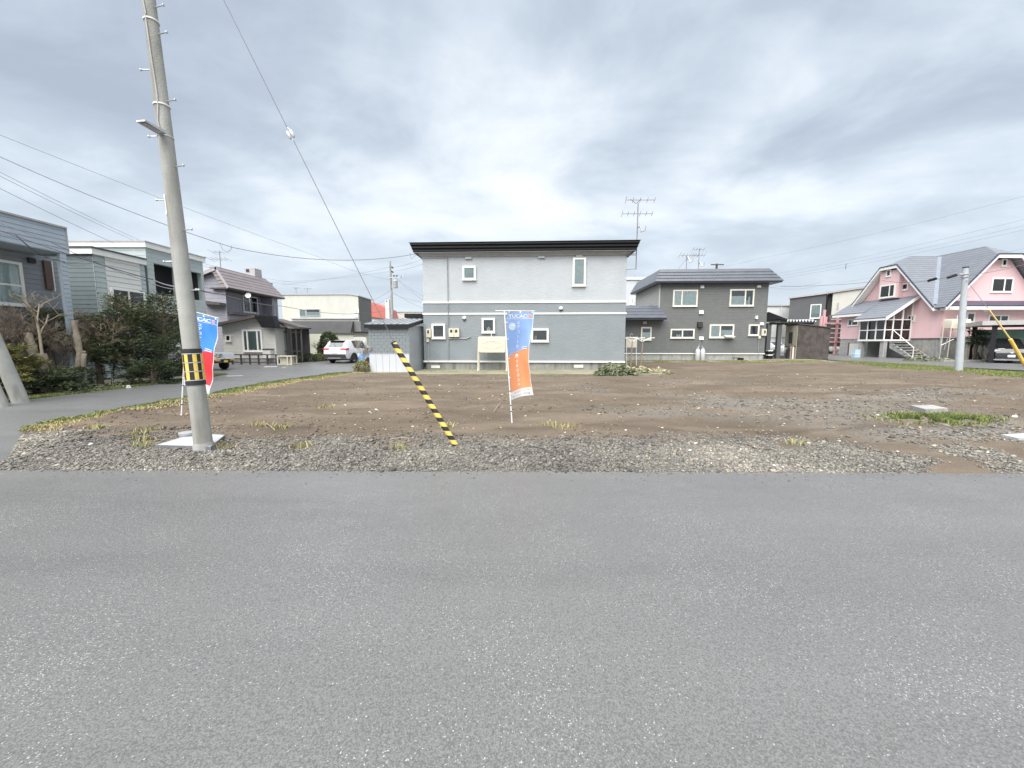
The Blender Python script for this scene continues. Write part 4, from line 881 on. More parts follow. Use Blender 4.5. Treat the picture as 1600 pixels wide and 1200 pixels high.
# mansard of ribbed courses
kk = 6
for i in range(kk):
    t0, t1 = i / kk, (i + 1) / kk; xa, xb_ = xEv + (xR - xEv) * t0, xEv + (xR - xEv) * t1; za, zb_ = zEv + (zR0 - zEv) * t0, zEv + (zR0 - zEv) * t1
    ya, yb = YC - 0.35, YC2 + 0.35 - 1.3 * t0; yb2 = YC2 + 0.35 - 1.3 * t1
    mb = MB(); mb.hexa([(xa + 0.07, ya, za), (xa + 0.07, yb, za), (xa - 0.5, yb, za), (xa - 0.5, ya, za), (xb_ + 0.02, ya, zb_ + 0.04), (xb_ + 0.02, yb2, zb_ + 0.04), (xb_ - 0.5, yb2, zb_ + 0.04), (xb_ - 0.5, ya, zb_ + 0.04)]); obj('roof_course', mb, CRF, Ch)
mb = MB(); slab(mb, [(xR + 0.03, YC - 0.4, zR0 + 0.06), (xR + 0.03, YC2 - 1.0, zR0 + 0.06), (xW, YC2 - 1.0, zW), (xW, YC - 0.4, zW)], 0.14); obj('roof', mb, CRF, Ch)
mb = MB(); slab(mb, [(xR + 0.03, YC - 0.42, zR0 + 0.02), (xW, YC - 0.42, zW - 0.03), (xW, YC - 0.37, zW - 0.03), (xR + 0.03, YC - 0.37, zR0 + 0.02)], 0.2); slab(mb, [(xEv + 0.08, YC - 0.42, zEv), (xR + 0.04, YC - 0.42, zR0 + 0.03), (xR + 0.04, YC - 0.37, zR0 + 0.03), (xEv + 0.08, YC - 0.37, zEv)], 0.16); obj('bargeboard', mb, MATS['grey_flashing'], Ch)
mb = MB(); fC.box(mb, -0.35, zEv - 0.1, fC.L + 0.3, zEv - 0.005, -0.9, xEv - xC + 0.02); obj('eave_board', mb, CBR, Ch)
q = P(394, 425, 33.5); mb = MB(); mb.box((q.x - 0.42, 33.2, zR0 - 0.8), (q.x + 0.42, 34.1, P(394, 420, 33.5).z)); ch = obj('chimney', mb, MATS['grey_flashing'], Ch); mb = MB(); mb.box((q.x - 0.3, 33.17, P(394, 426, 33.5).z), (q.x - 0.05, 33.197, P(394, 421.5, 33.5).z)); obj('flue_opening', mb, ROOM, ch)
# balcony railing
fr_ = fC.shift(w=0.33); zt_ = P(395, 471, 31).z
for za in (zbal + 0.02, zt_):
    obj('handrail', rail_tube(fr_.pt(0.1, za), fr_.pt(ub, za), 0.025), CBR, Ch)
for k in range(15): obj('baluster', rail_tube(fr_.pt(0.1 + (ub - 0.1) * k / 14, zbal - 0.03), fr_.pt(0.1 + (ub - 0.1) * k / 14, zt_), 0.014, 5), CBR, Ch)
fcr = fC.shift(w=-0.94); window(fcr, Ch, (379, 463, 402, 489), (1, 1.2), ['curtain', 'green'], fw=0.1)
mb = MB(); fCf.prism(mb, [(9 + P(322, 470, YC).x - xC, P(322, 470, YC).z), (8.98, P(322, 474, YC).z), (8.98, P(322, 478, YC).z), (9 + P(322, 470, YC).x - xC, P(322, 476, YC).z)], 0.03, 0.7); obj('bay_roof', mb, CBR, Ch)
# cream annexe with low gable, bay window
YA = 27.6; fX = Fr((P(347.5, 520, YA).x, YA), (P(430, 520, YA).x, YA)); Lx = fX.L
xz = lambda px, py: fX.uz(px, py)
zl, zr_, zrd = fX.z(347, 507), fX.z(430, 509), fX.z(409, 495.5); ur = fX.U(409); gA = gz(YA)
mb = MB(); fX.prism(mb, [(0, gA), (Lx, gA), (Lx, zr_), (ur, zrd), (0, zl)], -1.5, -0.02); obj('annexe_core', mb, CCR, Ch)
siding(fX, Ch, [(0, gA + 0.3), (Lx, gA + 0.3), (Lx, zr_), (ur, zrd), (0, zl)], 0.26, CCR, 0.022, -0.02)
mb = MB(); fX.box(mb, 0, gA - 0.1, Lx, gA + 0.3, -0.5, 0.0); obj('annexe_plinth', mb, CONC, Ch)
for (ua, za, ub_, zb_) in ((-0.45, zl - 0.05, ur, zrd + 0.12), (Lx + 0.35, zr_ - 0.1, ur, zrd + 0.12)):
    mb = MB(); slab(mb, [fX.pt(ua, za, 0.55), fX.pt(ub_, zb_, 0.55), fX.pt(ub_, zb_, -1.4), fX.pt(ua, za, -1.4)], 0.1); obj('annexe_roof', mb, CBR, Ch)
    mb = MB(); slab(mb, [fX.pt(ua, za + 0.02, 0.59), fX.pt(ub_, zb_ + 0.02, 0.59), fX.pt(ub_, zb_ + 0.02, 0.552), fX.pt(ua, za + 0.02, 0.552)], 0.17); obj('bargeboard', mb, CBR, Ch)
window(fX, Ch, (380, 515, 411, 549.5), (0.8, 2.4, 0.8), ['curtain', 'green', 'curtain'], fw=0.12, dep=0.1)
window(fX, Ch, (352.5, 523, 361.5, 533.5), (1,), 'room', fw=0.09)
fbox(fX, 'utility_cabinet', Ch, BW, (416, 546, 428, 559), 0.02, 0.4); fbox(fX, 'cabinet_lid', Ch, BLACK, (415.5, 545, 428.5, 546.2), 0.0, 0.43)
mb = MB(); fX.prism(mb, [(fX.U(408), fX.z(408, 498)), (fX.U(433), fX.z(433, 496)), (fX.U(438), fX.z(438, 510)), (fX.U(413), fX.z(413, 509))], -0.8, -0.05) if False else fX.prism(mb, [(Lx - 0.55, zr_ - 0.15), (Lx + 0.45, zr_ - 0.18), (Lx + 0.25, zrd + 0.05), (Lx - 1.0, zrd + 0.1)], 0.05, 0.6); obj('entrance_canopy', mb, BLACK, Ch)
# glazed entrance porch
fP = Fr((P(431, 520, 28.6).x, 28.6), (P(470, 520, 28.6).x, 28.6)); Lp = fP.L; zp = fP.z(450, 513)
mb = MB(); fP.box(mb, 0, gA, Lp, zp, -1.2, -1.15); obj('porch_back', mb, CBR, Ch)
for k in range(6):
    u = Lp * k / 5; mb = MB(); fP.box(mb, u - 0.04, gA, u + 0.04, zp, -0.08, 0.0); obj('porch_post', mb, CBR, Ch)
for zq in (gA + 0.05, gA + 0.85, fP.z(450, 519)):
    mb = MB(); fP.box(mb, -0.04, zq - 0.03, Lp + 0.04, zq + 0.03, -0.07, 0.008); obj('porch_rail', mb, CBR, Ch)
for k in range(5):
    mb = MB(); fP.box(mb, Lp * k / 5 + 0.04, gA + 0.08, Lp * (k + 1) / 5 - 0.04, zp - 0.05, -0.05, -0.042); obj('porch_pane', mb, GLASS, Ch)
zq0, zq1 = fP.z(470, 513.5), fP.z(433, 497)
mb = MB(); slab(mb, [fP.pt(-0.1, zq1, 0.35), fP.pt(Lp + 0.15, zq0 + 0.1, 0.35), fP.pt(Lp + 0.15, zq0 + 0.1, -1.3), fP.pt(-0.1, zq1, -1.3)], 0.1); obj('porch_roof', mb, CBR, Ch)
mb = MB(); fP.prism(mb, [(0, zp), (Lp, zp), (Lp, zq0), (0, zq1 - 0.12)], -0.06, 0.02); obj('porch_gable', mb, BW, Ch)

# ------------------------------------------------------------------ far buildings on the left
DCR = mat('cream_render', (0.57, 0.565, 0.51), 0.8, 0.05, 0.6, stain=0.15); DGR = mat('charcoal_cladding', (0.16, 0.16, 0.16), 0.8, 0.12, 1.0); DBK = mat('dark_shingle', (0.055, 0.055, 0.058), 0.8, 0.2, 1.5); PALE = mat('pale_wall', (0.62, 0.63, 0.62), 0.8, 0.05, 0.6)
fD = Fr(P(442, 500, 50), P(561, 500, 50)); Ld = fD.L; zD = fD.z(500, 460.5); gd = gz(50)
D = thing('building', 'long cream building with grey end wall and slim high windows', 'building', fD.pt(Ld / 2, gd))
dD = 4.4
mb = MB(); fD.prism(mb, [(0, gd - 0.3), (Ld, gd - 0.3), (Ld, zD - 0.2), (Ld - 1.1, zD), (0, zD - 0.05)], -dD, 0); obj('wall', mb, DCR, D)
fDs = fD.side(Ld); mb = MB(); fDs.box(mb, 0.0, gd - 0.3, dD, zD - 0.2, 0.002, 0.06); obj('end_wall', mb, DGR, D)
mb = MB(); fD.prism(mb, [(-0.1, zD - 0.04), (Ld - 1.1, zD + 0.01), (Ld + 0.12, zD - 0.2), (Ld + 0.12, zD - 0.08), (Ld - 1.1, zD + 0.14), (-0.1, zD + 0.09)], -dD - 0.1, 0.1); obj('coping', mb, GALV, D)
window(fD, D, (468.5, 483.5, 478, 494.5), (1,), 'green', GALV, fw=0.06); window(fD, D, (479, 483, 500, 494), (1,), 'half', GALV, fw=0.06)
for r_ in ((553.5, 483, 557, 489), (558, 483, 561, 489), (554, 491, 560, 496)): fbox(fD, 'service_frame', D, WHITE, r_, 0, 0.1)
mb = MB(); fD.prism(mb, [(fD.U(456), fD.z(456, 498.6)), (fD.U(560), fD.z(560, 498.6)), (fD.U(560), fD.z(560, 497.2)), (fD.U(456), fD.z(456, 497.2))], 0, 0.2); obj('string_course', mb, GALV, D)
# low building with dark shingled front in front of it
fL = Fr(P(447, 520, 42), P(551, 520, 42)); Ll = fL.L; gl_ = gz(42)
Lb = thing('building', 'single-storey building with broad charcoal roof band and cream wall', 'building', fL.pt(Ll / 2, gl_))
mb = MB(); mb.hexa([fL.pt(0, fL.z(480, 521), 0.6), fL.pt(Ll, fL.z(480, 521), 0.6), fL.pt(Ll, fL.z(480, 521), -6), fL.pt(0, fL.z(480, 521), -6), fL.pt(0, fL.z(480, 501.5), -0.2), fL.pt(Ll, fL.z(480, 501.5), -0.2), fL.pt(Ll, fL.z(480, 501.5), -6), fL.pt(0, fL.z(480, 501.5), -6)]); obj('roof_band', mb, DBK, Lb)
mb = MB(); fL.box(mb, 0.2, gl_ - 0.2, Ll + 1.2, fL.z(480, 521) - 0.003, -5.8, 0.2); obj('wall', mb, DCR, Lb)
mb = MB(); fL.box(mb, Ll + 0.01, fL.z(480, 518), Ll + 0.75, fL.z(480, 501.5), -5, -0.4); obj('roof_return', mb, DGR, Lb)
# cream garden wall building
fW = Fr(P(471, 540, 36.5), P(573, 540, 36.5)); Lw = fW.L; gw_ = gz(36.5)
CW = mat('pale_green_cream', (0.56, 0.565, 0.47), 0.8, 0.05, 1.0, stain=0.15)
Wb = thing('garage_building', 'low cream garage building with flat brown roof edge behind the parked cars', 'garage', fW.pt(Lw / 2, gw_))
mb = MB(); fW.box(mb, 0, gw_ - 0.2, Lw, fW.z(520, 521.5), -2.5, 0); obj('wall', mb, CW, Wb)
mb = MB(); fW.box(mb, Lw * 0.45, fW.z(520, 521.5), Lw + 0.1, fW.z(520, 520), -2.6, 0.2); obj('roof_edge', mb, CBR, Wb)
mb = MB(); fW.box(mb, *fW.rect(553, 525.5, 572, 550), 0, 0.03); dd_ = obj('shutter', mb, CCR, Wb); mb = MB(); fW.box(mb, *fW.rect(552.5, 524.5, 573, 525.6), 0, 0.06); obj('shutter_head', mb, CBR, Wb)
mb = MB(); fW.box(mb, *fW.rect(471, 559.5, 573, 563), 0, 0.05); obj('plinth', mb, CONC, Wb)
# red roofed house far behind
YR_ = 62; gr_ = gz(60); Rh = thing('house', 'distant house with salmon red roof and white chimney', 'house', (P(592, 500, YR_).x, YR_, gr_))
RED = mat('salmon_red_roof', (0.50, 0.15, 0.12), 0.6, 0.08, 1.0)
mb = MB(); mb.prism([P(574, 494.5, YR_), P(607, 498.5, YR_), P(601.5, 481, YR_), P(580, 471.5, YR_), P(574, 471, YR_)], (0, 6, 0)); obj('roof', mb, RED, Rh)
mb = MB(); a_, b_ = P(576, 496, YR_ + 0.4), P(605, 512, YR_ + 0.4); mb.box((a_.x, YR_ + 0.4, gr_), (b_.x, YR_ + 6, P(590, 495, YR_).z)); obj('wall', mb, PALE, Rh)
mb = MB(); a_, b_ = P(602.5, 498, YR_ - 1), P(607.5, 468, YR_ - 1); mb.box((a_.x, YR_ - 1, gr_), (b_.x, YR_ - 0.2, b_.z)); ch = obj('chimney', mb, PALE, Rh)
mb = MB(); a_, b_ = P(603.5, 471.5, YR_ - 1), P(605, 469.5, YR_ - 1); mb.box((a_.x, YR_ - 1.03, a_.z), (b_.x, YR_ - 1.003, b_.z)); obj('flue_opening', mb, ROOM, ch)
t = thing('building', 'distant pale building between the red roofed house and the shed', 'building', (P(625, 500, 70).x, 70, 0.45))
mb = MB(); a_, b_ = P(609, 520, 70), P(662, 488, 70); mb.box((a_.x, 70, 0.3), (b_.x, 78, b_.z)); obj('wall', mb, DCR, t); mb = MB(); mb.box((a_.x - 0.1, 69.9, b_.z), (b_.x + 0.1, 78, b_.z + 0.15)); obj('coping', mb, GALV, t)

# ------------------------------------------------------------------ pale blue-white building between the two grey houses
fM = Fr(P(968, 500, 42), P(1012, 500, 42)); gm = gz(42); Mh = thing('building', 'pale blue grey building seen between the two grey houses', 'building', fM.pt(fM.L / 2, gm))
mb = MB(); fM.box(mb, 0, gm - 0.2, fM.L + 2, fM.z(990, 437.5), -7, 0); obj('wall', mb, mat('pale_blue_render', (0.54, 0.57, 0.60), 0.75, 0.04, 1), Mh)
mb = MB(); fM.box(mb, -0.1, fM.z(990, 437.5), fM.L + 2.1, fM.z(990, 433), -7.1, 0.12); obj('coping', mb, PALE, Mh); window(fM, Mh, (983, 464.5, 991, 476.5), (1, 1), 'room', fw=0.16)

# ------------------------------------------------------------------ houses behind, right
fK = Fr(P(1232, 500, 50), P(1288, 500, 47.5)); fK2 = Fr(P(1288, 500, 47.5), P(1362, 500, 44)); gk = gz(48)
Kh = thing('house', 'charcoal and cream house with single pitch roof behind the brown hut', 'house', fK.pt(fK.L, gk))
KD = mat('charcoal_siding', (0.10, 0.105, 0.108), 0.75, 0.08, 1.5)
zk0, zk1, zk2 = fK.z(1232, 467), fK.z(1288, 459.5), fK2.z(1345, 453.5)
uC = fK2.U(1298)
mb = MB(); fK.prism(mb, [(0, gk - 0.2), (fK.L, gk - 0.2), (fK.L, zk1), (0, zk0)], -7, 0); obj('wall', mb, KD, Kh)
mb = MB(); fK2.prism(mb, [(0.002, gk - 0.2), (uC, gk - 0.2), (uC, zk1 + 0.02), (0.002, zk1)], -6.5, -0.55); obj('recess_wall', mb, DBK, Kh)
mb = MB(); fK2.prism(mb, [(uC, gk - 0.2), (fK2.L, gk - 0.2), (fK2.L, zk2 + 0.25), (uC, zk1)], -6.5, 0); obj('cream_wall', mb, DCR, Kh)
mb = MB(); fK.prism(mb, [(-0.15, zk0 + 0.0), (fK.L, zk1), (fK.L, zk1 + 0.22), (-0.15, zk0 + 0.2)], -7, 0.2); obj('coping', mb, TRIMG, Kh)
mb = MB(); fK2.prism(mb, [(0.003, zk1 + 0.001), (fK2.L, zk2 + 0.25), (fK2.L, zk2 + 0.47), (0.003, zk1 + 0.22)], -7, 0.18); obj('coping', mb, TRIMG, Kh)
window(fK, Kh, (1266, 475.5, 1283, 497.5), (1,), 'green', fw=0.1); fbox(fK2, 'wall_slot', Kh, TRIMG, (1308, 473, 1310.5, 484), 0, 0.05)
fbox(fK2.shift(w=-0.55), 'door', Kh, ROOM, (1288.8, 474, 1291, 492), 0, 0.03)
fQ = Fr(P(1190, 500, 54), P(1236, 500, 54)); Qh = thing('building', 'plain white building behind the carport of the dark grey house', 'building', fQ.pt(fQ.L / 2, 0.44))
mb = MB(); fQ.box(mb, 0, 0.2, fQ.L, fQ.z(1210, 478.5), -6, 0); obj('wall', mb, PALE, Qh); mb = MB(); fQ.box(mb, -0.1, fQ.z(1210, 478.5), fQ.L + 0.1, fQ.z(1210, 476.5), -6.1, 0.15); obj('coping', mb, TRIMG, Qh)
window(fQ, Qh, (1214, 511, 1219, 519), (1,), 'room', fw=0.1); mb = MB(); mb.tube([fpt(fQ, 1221, 479, 0.1), fpt(fQ, 1221, 545, 0.1)], 0.05, 6); obj('downpipe', mb, PALE, Qh)
mb = MB(); fQ.box(mb, *fQ.rect(1190, 526.5, 1236, 528), 0, 0.05); obj('string_course', mb, TRIMG, Qh)

# ------------------------------------------------------------------ brown hut and carport beside the dark grey house
BRN = mat('rust_brown_sheet', (0.072, 0.060, 0.055), 0.75, 0.45, 2.2, 0.5, 12); OLDW = mat('old_cream_board', (0.50, 0.475, 0.38), 0.85, 0.15, 2, stain=0.7)
fH = Fr(P(1246, 530, 33.2), P(1296.5, 530, 32.6)); Lh = fH.L; gh = gz(33)
H = thing('hut', 'dark brown metal hut with cluttered cream board side', 'hut', fH.pt(Lh / 2, gh))
zh0, zh1 = fH.z(1246, 506.5), fH.z(1296, 512.5)
mb = MB(); fH.prism(mb, [(0, gh - 0.05), (Lh, gh - 0.05), (Lh, zh1), (0, zh0)], -2.4, 0); obj('body', mb, BRN, H)
mb = MB(); fH.prism(mb, [(-0.1, zh0), (Lh + 0.15, zh1 - 0.02), (Lh + 0.15, zh1 + 0.05), (-0.1, zh0 + 0.07)], -2.45, 0.1); obj('roof', mb, BRN, H)
for k in range(5):
    u = Lh * k / 5 + 0.008; mb = MB(); fH.box(mb, u, gh, u + Lh / 5 - 0.016, min(zh0 + (zh1 - zh0) * (u + Lh / 5) / Lh, zh0) - 0.03, 0.0, 0.012); obj('sheet', mb, BRN, H)
fHl = Fr(fH.pt(0, 0, -2.4).xy, fH.pt(0, 0, 0).xy); Lq = 2.4
mb = MB(); fHl.box(mb, 0.02, gh, Lq - 0.05, zh0 - 0.08, 0, 0.03); sdw = obj('side_board', mb, OLDW, H)
mb = MB(); fHl.box(mb, 0.9, gh + 1.35, 1.5, gh + 2.35, 0.031, 0.08); obj('side_window', mb, ROOM, H)
mb = MB(); fHl.box(mb, 0.0, gh + 1.05, Lq - 0.05, gh + 1.12, 0.031, 0.06); obj('side_rail', mb, CBR, H)
for u, h_, c_, z_ in ((1.75, 1.1, WHITE, 0.0), (1.95, 1.15, RED, 0.0), (2.1, 1.05, WHITE, 0.0), (1.2, 0.9, CBR, 0.05), (0.5, 0.5, PALE, 0.5), (0.8, 0.8, CBR, 0.0), (1.45, 0.45, YARD, 0.9)):
    mb = MB(); fHl.box(mb, u - 0.05, gh + z_, u + 0.06, gh + z_ + h_, 0.09, 0.2); tt = obj('leaning_board', mb, c_, H)
# carport roof of clear corrugated sheet on dark posts
fCp = Fr(P(1200, 500, 34.2), P(1276, 500, 33.8)); Kp = thing('carport', 'dark framed carport with corrugated clear roof beside the dark grey house', 'carport', fCp.pt(fCp.L / 2, gz(34)))
zc0 = fCp.z(1240, 503.5); CORR = mat('clear_corrugated', (0.62, 0.64, 0.64), 0.35, 0.2, 2); n_ = 70; mb = MB(); vs_ = []; u0 = fCp.U(1216); u1 = fCp.U(1274)
for k in range(n_ + 1):
    u = u0 + (u1 - u0) * k / n_; zc = zc0 + 0.12 + 0.11 * math.sin(k / n_ * 12 * 2 * math.pi)
    vs_ += [fCp.pt(u, zc, 0.15), fCp.pt(u, zc + 0.12, -3.0)]
mb.add(vs_, [(2 * k, 2 * k + 2, 2 * k + 3, 2 * k + 1) for k in range(n_)]); obj('roof_sheet', mb, CORR, Kp, smooth='all', recalc=False)
mb = MB(); fCp.box(mb, fCp.U(1203), zc0 - 0.2, fCp.U(1272), zc0 - 0.02, -0.1, 0.05); obj('beam', mb, BLACK, Kp)
for px_c in (1203.5, 1220):
    u = fCp.U(px_c); mb = MB(); fCp.box(mb, u - 0.16, gz(34), u + 0.16, zc0 - 0.05, -0.3, 0.0); obj('post', mb, KD, Kp)
mb = MB(); mb.hexa([fCp.pt(fCp.U(1197), fCp.z(1197, 495), 0.4), fCp.pt(fCp.U(1226), fCp.z(1226, 502.5), 0.4), fCp.pt(fCp.U(1226), fCp.z(1226, 502.5), -2), fCp.pt(fCp.U(1197), fCp.z(1197, 495), -2), fCp.pt(fCp.U(1197), fCp.z(1197, 488), 0.4), fCp.pt(fCp.U(1226), fCp.z(1226, 499), 0.4), fCp.pt(fCp.U(1226), fCp.z(1226, 499), -2), fCp.pt(fCp.U(1197), fCp.z(1197, 488), -2)]); obj('porch_roof', mb, BLACK, Kp)
q = fCp.pt(fCp.U(1200), gz(34), 0.6); t = thing('gate_post', 'short black gate post with two white bands beside the dark grey house', 'post', q)
mb = MB(); mb.box((q.x - 0.2, q.y - 0.15, q.z), (q.x + 0.2, q.y + 0.15, q.z + 0.8)); obj('core', mb, BLACK, t)
for z_ in (0.3, 0.68):
    mb = MB(); mb.box((q.x - 0.21, q.y - 0.16, q.z + z_), (q.x + 0.21, q.y + 0.16, q.z + z_ + 0.1)); obj('band', mb, WHITE, t)

# ------------------------------------------------------------------ pink house across the cross street
PK = mat('pink_render', (0.74, 0.505, 0.515), 0.75, 0.04, 0.8, 0.15, 80, stain=0.10)
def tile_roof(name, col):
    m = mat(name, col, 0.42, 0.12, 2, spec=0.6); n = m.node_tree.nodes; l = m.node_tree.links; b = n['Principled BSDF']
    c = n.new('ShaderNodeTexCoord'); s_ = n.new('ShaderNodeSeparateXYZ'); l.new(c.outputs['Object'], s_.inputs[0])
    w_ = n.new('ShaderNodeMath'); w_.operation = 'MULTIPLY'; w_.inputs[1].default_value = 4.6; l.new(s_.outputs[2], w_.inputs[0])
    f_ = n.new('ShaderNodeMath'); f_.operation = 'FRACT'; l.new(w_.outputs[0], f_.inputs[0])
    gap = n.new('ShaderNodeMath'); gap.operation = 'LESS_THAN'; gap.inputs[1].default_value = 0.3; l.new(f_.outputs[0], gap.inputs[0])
    old_ = b.inputs['Base Color'].links[0].from_socket; l.new(mixc(n, l, gap.outputs[0], old_, tuple(x * 0.70 for x in col)), b.inputs['Base Color'])  # shadow under each course lap painted in as darker bands
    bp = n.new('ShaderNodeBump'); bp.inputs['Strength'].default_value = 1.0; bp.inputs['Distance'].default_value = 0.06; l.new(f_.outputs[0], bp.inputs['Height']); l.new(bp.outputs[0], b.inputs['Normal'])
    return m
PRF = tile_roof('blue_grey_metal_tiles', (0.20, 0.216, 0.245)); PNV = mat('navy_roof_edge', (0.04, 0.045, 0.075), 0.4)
XP = 37.0; fPg = Fr((XP, 43.4), (XP, 33.4)); fPf = Fr((XP, 33.4), (50.2, 33.4)); gp = gz(36) + 0.012
Ph = thing('house', 'pink house with blue grey tiled roofs, white trim and raised glazed porch', 'house', (XP + 2, 36, gp))
zF = fPf.z(1500, 528.5); OV = 0.7
# left gable facing the cross street, with a clipped top
gL = fPg.uz(1329, 478, OV); gA_ = fPg.uz(1376, 419, OV); gB_ = fPg.uz(1402, 414, OV); gR = fPg.uz(1459, 482, OV)
h0 = (-0.62, fPf.uz(1467, 478, OV)[1]); h1 = fPf.uz(1560, 397, OV); h2 = fPf.uz(1597, 398, OV); zc2 = (h1[1] + h2[1]) / 2
zcl = (gA_[1] + gB_[1]) / 2; zev = (gR[1] + h0[1]) / 2
uA, uB, uRt = gA_[0], gB_[0], gR[0]; um = (uA + uB) / 2; YRd = fPg.pt(um, 0).y; sG = (zcl - zev) / (uRt - uB)
uLf = uA - (zcl - gL[1]) / sG; zevL = gL[1]
zrd = zcl + sG * (uB - um); XR = XP + (h1[0] + h2[0]) / 2; XL0 = 38.2
p = fPg.pt
def under(u): return min(zcl, zev + sG * (uRt - u), zevL + sG * (u - uLf)) - 0.28
wall_poly = [(0.3, zF), (fPg.L - 0.02, zF), (fPg.L - 0.02, under(fPg.L)), (uB, zcl - 0.28), (uA, zcl - 0.28), (0.3, under(0.3))]
mb = MB(); fPg.prism(mb, wall_poly, -5, 0); obj('gable_wall', mb, PK, Ph)
mb = MB(); fPg.box(mb, 0.3, gp - 0.2, fPg.L - 0.02, zF, -9, -0.05); obj('foundation', mb, CONC, Ph)
mb = MB(); fPg.box(mb, 3.2, zF - 0.05, fPg.L, zF + 0.02, -0.05, 0.05); obj('base_flashing', mb, CBR, Ph)
def rp(u, z, w): return fPg.pt(u, z, w)
rid0 = Vector((XL0, YRd, zrd)); rid1 = Vector((XR, YRd, zrd))
valley = Vector((fPf.pt(h0[0], 0).x, fPg.pt(uRt, 0).y, zev))
uw_ = (h1[0] - h0[0]); sH = (zc2 - zev) / (XR - XP - (h2[0] - h1[0]) / 2 - h0[0]); rid1 = Vector((min(XR, valley.x + (zrd - zev) / sH), YRd, zrd))
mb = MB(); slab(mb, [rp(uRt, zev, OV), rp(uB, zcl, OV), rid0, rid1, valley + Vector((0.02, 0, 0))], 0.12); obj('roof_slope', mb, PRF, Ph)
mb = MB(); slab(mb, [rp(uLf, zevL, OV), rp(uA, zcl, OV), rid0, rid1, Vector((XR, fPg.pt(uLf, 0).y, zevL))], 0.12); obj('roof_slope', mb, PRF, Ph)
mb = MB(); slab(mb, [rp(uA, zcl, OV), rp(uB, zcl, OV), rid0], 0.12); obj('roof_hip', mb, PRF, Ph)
mb = MB(); dv = (rid1 - valley).cross(Vector((0, 0, 1))).normalized() * 0.13; lz = Vector((0, 0, 0.12)); v0_ = valley.lerp(rid1, 0.04); v1_ = valley.lerp(rid1, 0.96)
mb.prism([v0_ + dv + lz, v1_ + dv + lz, v1_ - dv + lz, v0_ - dv + lz], (0, 0, -0.03)); obj('valley_flashing', mb, mat('valley_metal', (0.19, 0.215, 0.26), 0.55, 0.1, 3), Ph)
for (u0, z0, u1, z1) in ((uLf, zevL, uA, zcl), (uA, zcl, uB, zcl), (uB, zcl, uRt, zev)):
    for th, dz_, m_, ww in ((0.27, 0.0, WHITE, 0.06), (0.09, 0.085, PNV, 0.10)):
        mb = MB(); fPg.prism(mb, [(u0, z0 - th + dz_), (u1, z1 - th + dz_), (u1, z1 + dz_), (u0, z0 + dz_)], OV - 0.02, OV + ww); obj('bargeboard' if m_ is WHITE else 'roof_edge', mb, m_, Ph)
# soffits under the rakes
for (u0, z0, u1, z1) in ((uLf, zevL, uA, zcl), (uB, zcl, uRt, zev)):
    mb = MB(); mb.prism([rp(u0, z0 - 0.2, 0.01), rp(u1, z1 - 0.2, 0.01), rp(u1, z1 - 0.2, OV - 0.03), rp(u0, z0 - 0.2, OV - 0.03)], (0, 0, -0.03)); obj('soffit', mb, WHITE, Ph)
# projecting dormer bay on the gable
bu0, bz0, bu1, bz1 = fPg.rect(1374, 424, 1404.5, 466.5, 0.45); mb = MB(); fPg.box(mb, bu0, bz0, bu1, bz1 + 0.05, 0, 0.45); obj('bay', mb, PK, Ph)
fb = fPg.shift(w=0.45); window(fb, Ph, (1375.5, 445, 1399, 465), (2, 1), ['curtain', 'half'], fw=0.11); window(fb, Ph, (1385.5, 421.5, 1393, 432), (1,), 'curtain', fw=0.1, name='gable_vent')
for r_, f in (((1408.5, 442.5, 1420, 453.5), 'room'), ((1418, 492, 1430, 502.5), 'room')): window(fPg, Ph, r_, (1,), f, fw=0.12)
# right wing with gable facing the lot
uC2 = XR - XP; uw = uC2 - h0[0]; hw = (h2[0] - h1[0]) / 2
ha, hb = uC2 - hw, uC2 + hw; hl, hr = h0[0], uC2 + uw; zl2 = zev; sH = (zc2 - zl2) / (ha - hl); zj = zc2 + sH * hw
mb = MB(); fPf.prism(mb, [(0.02, zF), (hr - 0.5, zF), (hr - 0.5, zl2), (hb, zc2 - 0.28), (ha, zc2 - 0.28), (0.02, zl2 + sH * (0.02 - hl) - 0.28)], -4, 0); obj('wing_wall', mb, PK, Ph)
mb = MB(); fPf.box(mb, 0.03, gp - 0.2, hr - 0.5, zF, -9, -0.05); obj('foundation', mb, CONC, Ph); mb = MB(); fPf.box(mb, 0, zF - 0.05, hr - 0.4, zF + 0.02, -0.05, 0.05); obj('base_flashing', mb, CBR, Ph)
q = fPf.pt; rj0 = Vector((XR, q(0, 0).y + 1.1, zj)); rj1 = Vector((XR, YRd, zj)); yb_ = 43.0
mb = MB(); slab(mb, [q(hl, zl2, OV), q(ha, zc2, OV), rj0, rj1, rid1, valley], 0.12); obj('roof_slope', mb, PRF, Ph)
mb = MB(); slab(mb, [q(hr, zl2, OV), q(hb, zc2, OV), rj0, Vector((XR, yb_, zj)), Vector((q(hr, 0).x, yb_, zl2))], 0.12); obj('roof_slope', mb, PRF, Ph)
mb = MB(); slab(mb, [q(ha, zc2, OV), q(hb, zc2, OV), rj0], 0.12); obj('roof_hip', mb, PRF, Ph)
for (u0, z0, u1, z1) in ((hl, zl2, ha, zc2), (ha, zc2, hb, zc2), (hb, zc2, hr, zl2)):
    for th, dz_, m_, ww in ((0.28, 0.0, WHITE, 0.06), (0.09, 0.085, PNV, 0.10)):
        mb = MB(); fPf.prism(mb, [(u0, z0 - th + dz_), (u1, z1 - th + dz_), (u1, z1 + dz_), (u0, z0 + dz_)], OV - 0.02, OV + ww); obj('bargeboard' if m_ is WHITE else 'roof_edge', mb, m_, Ph)
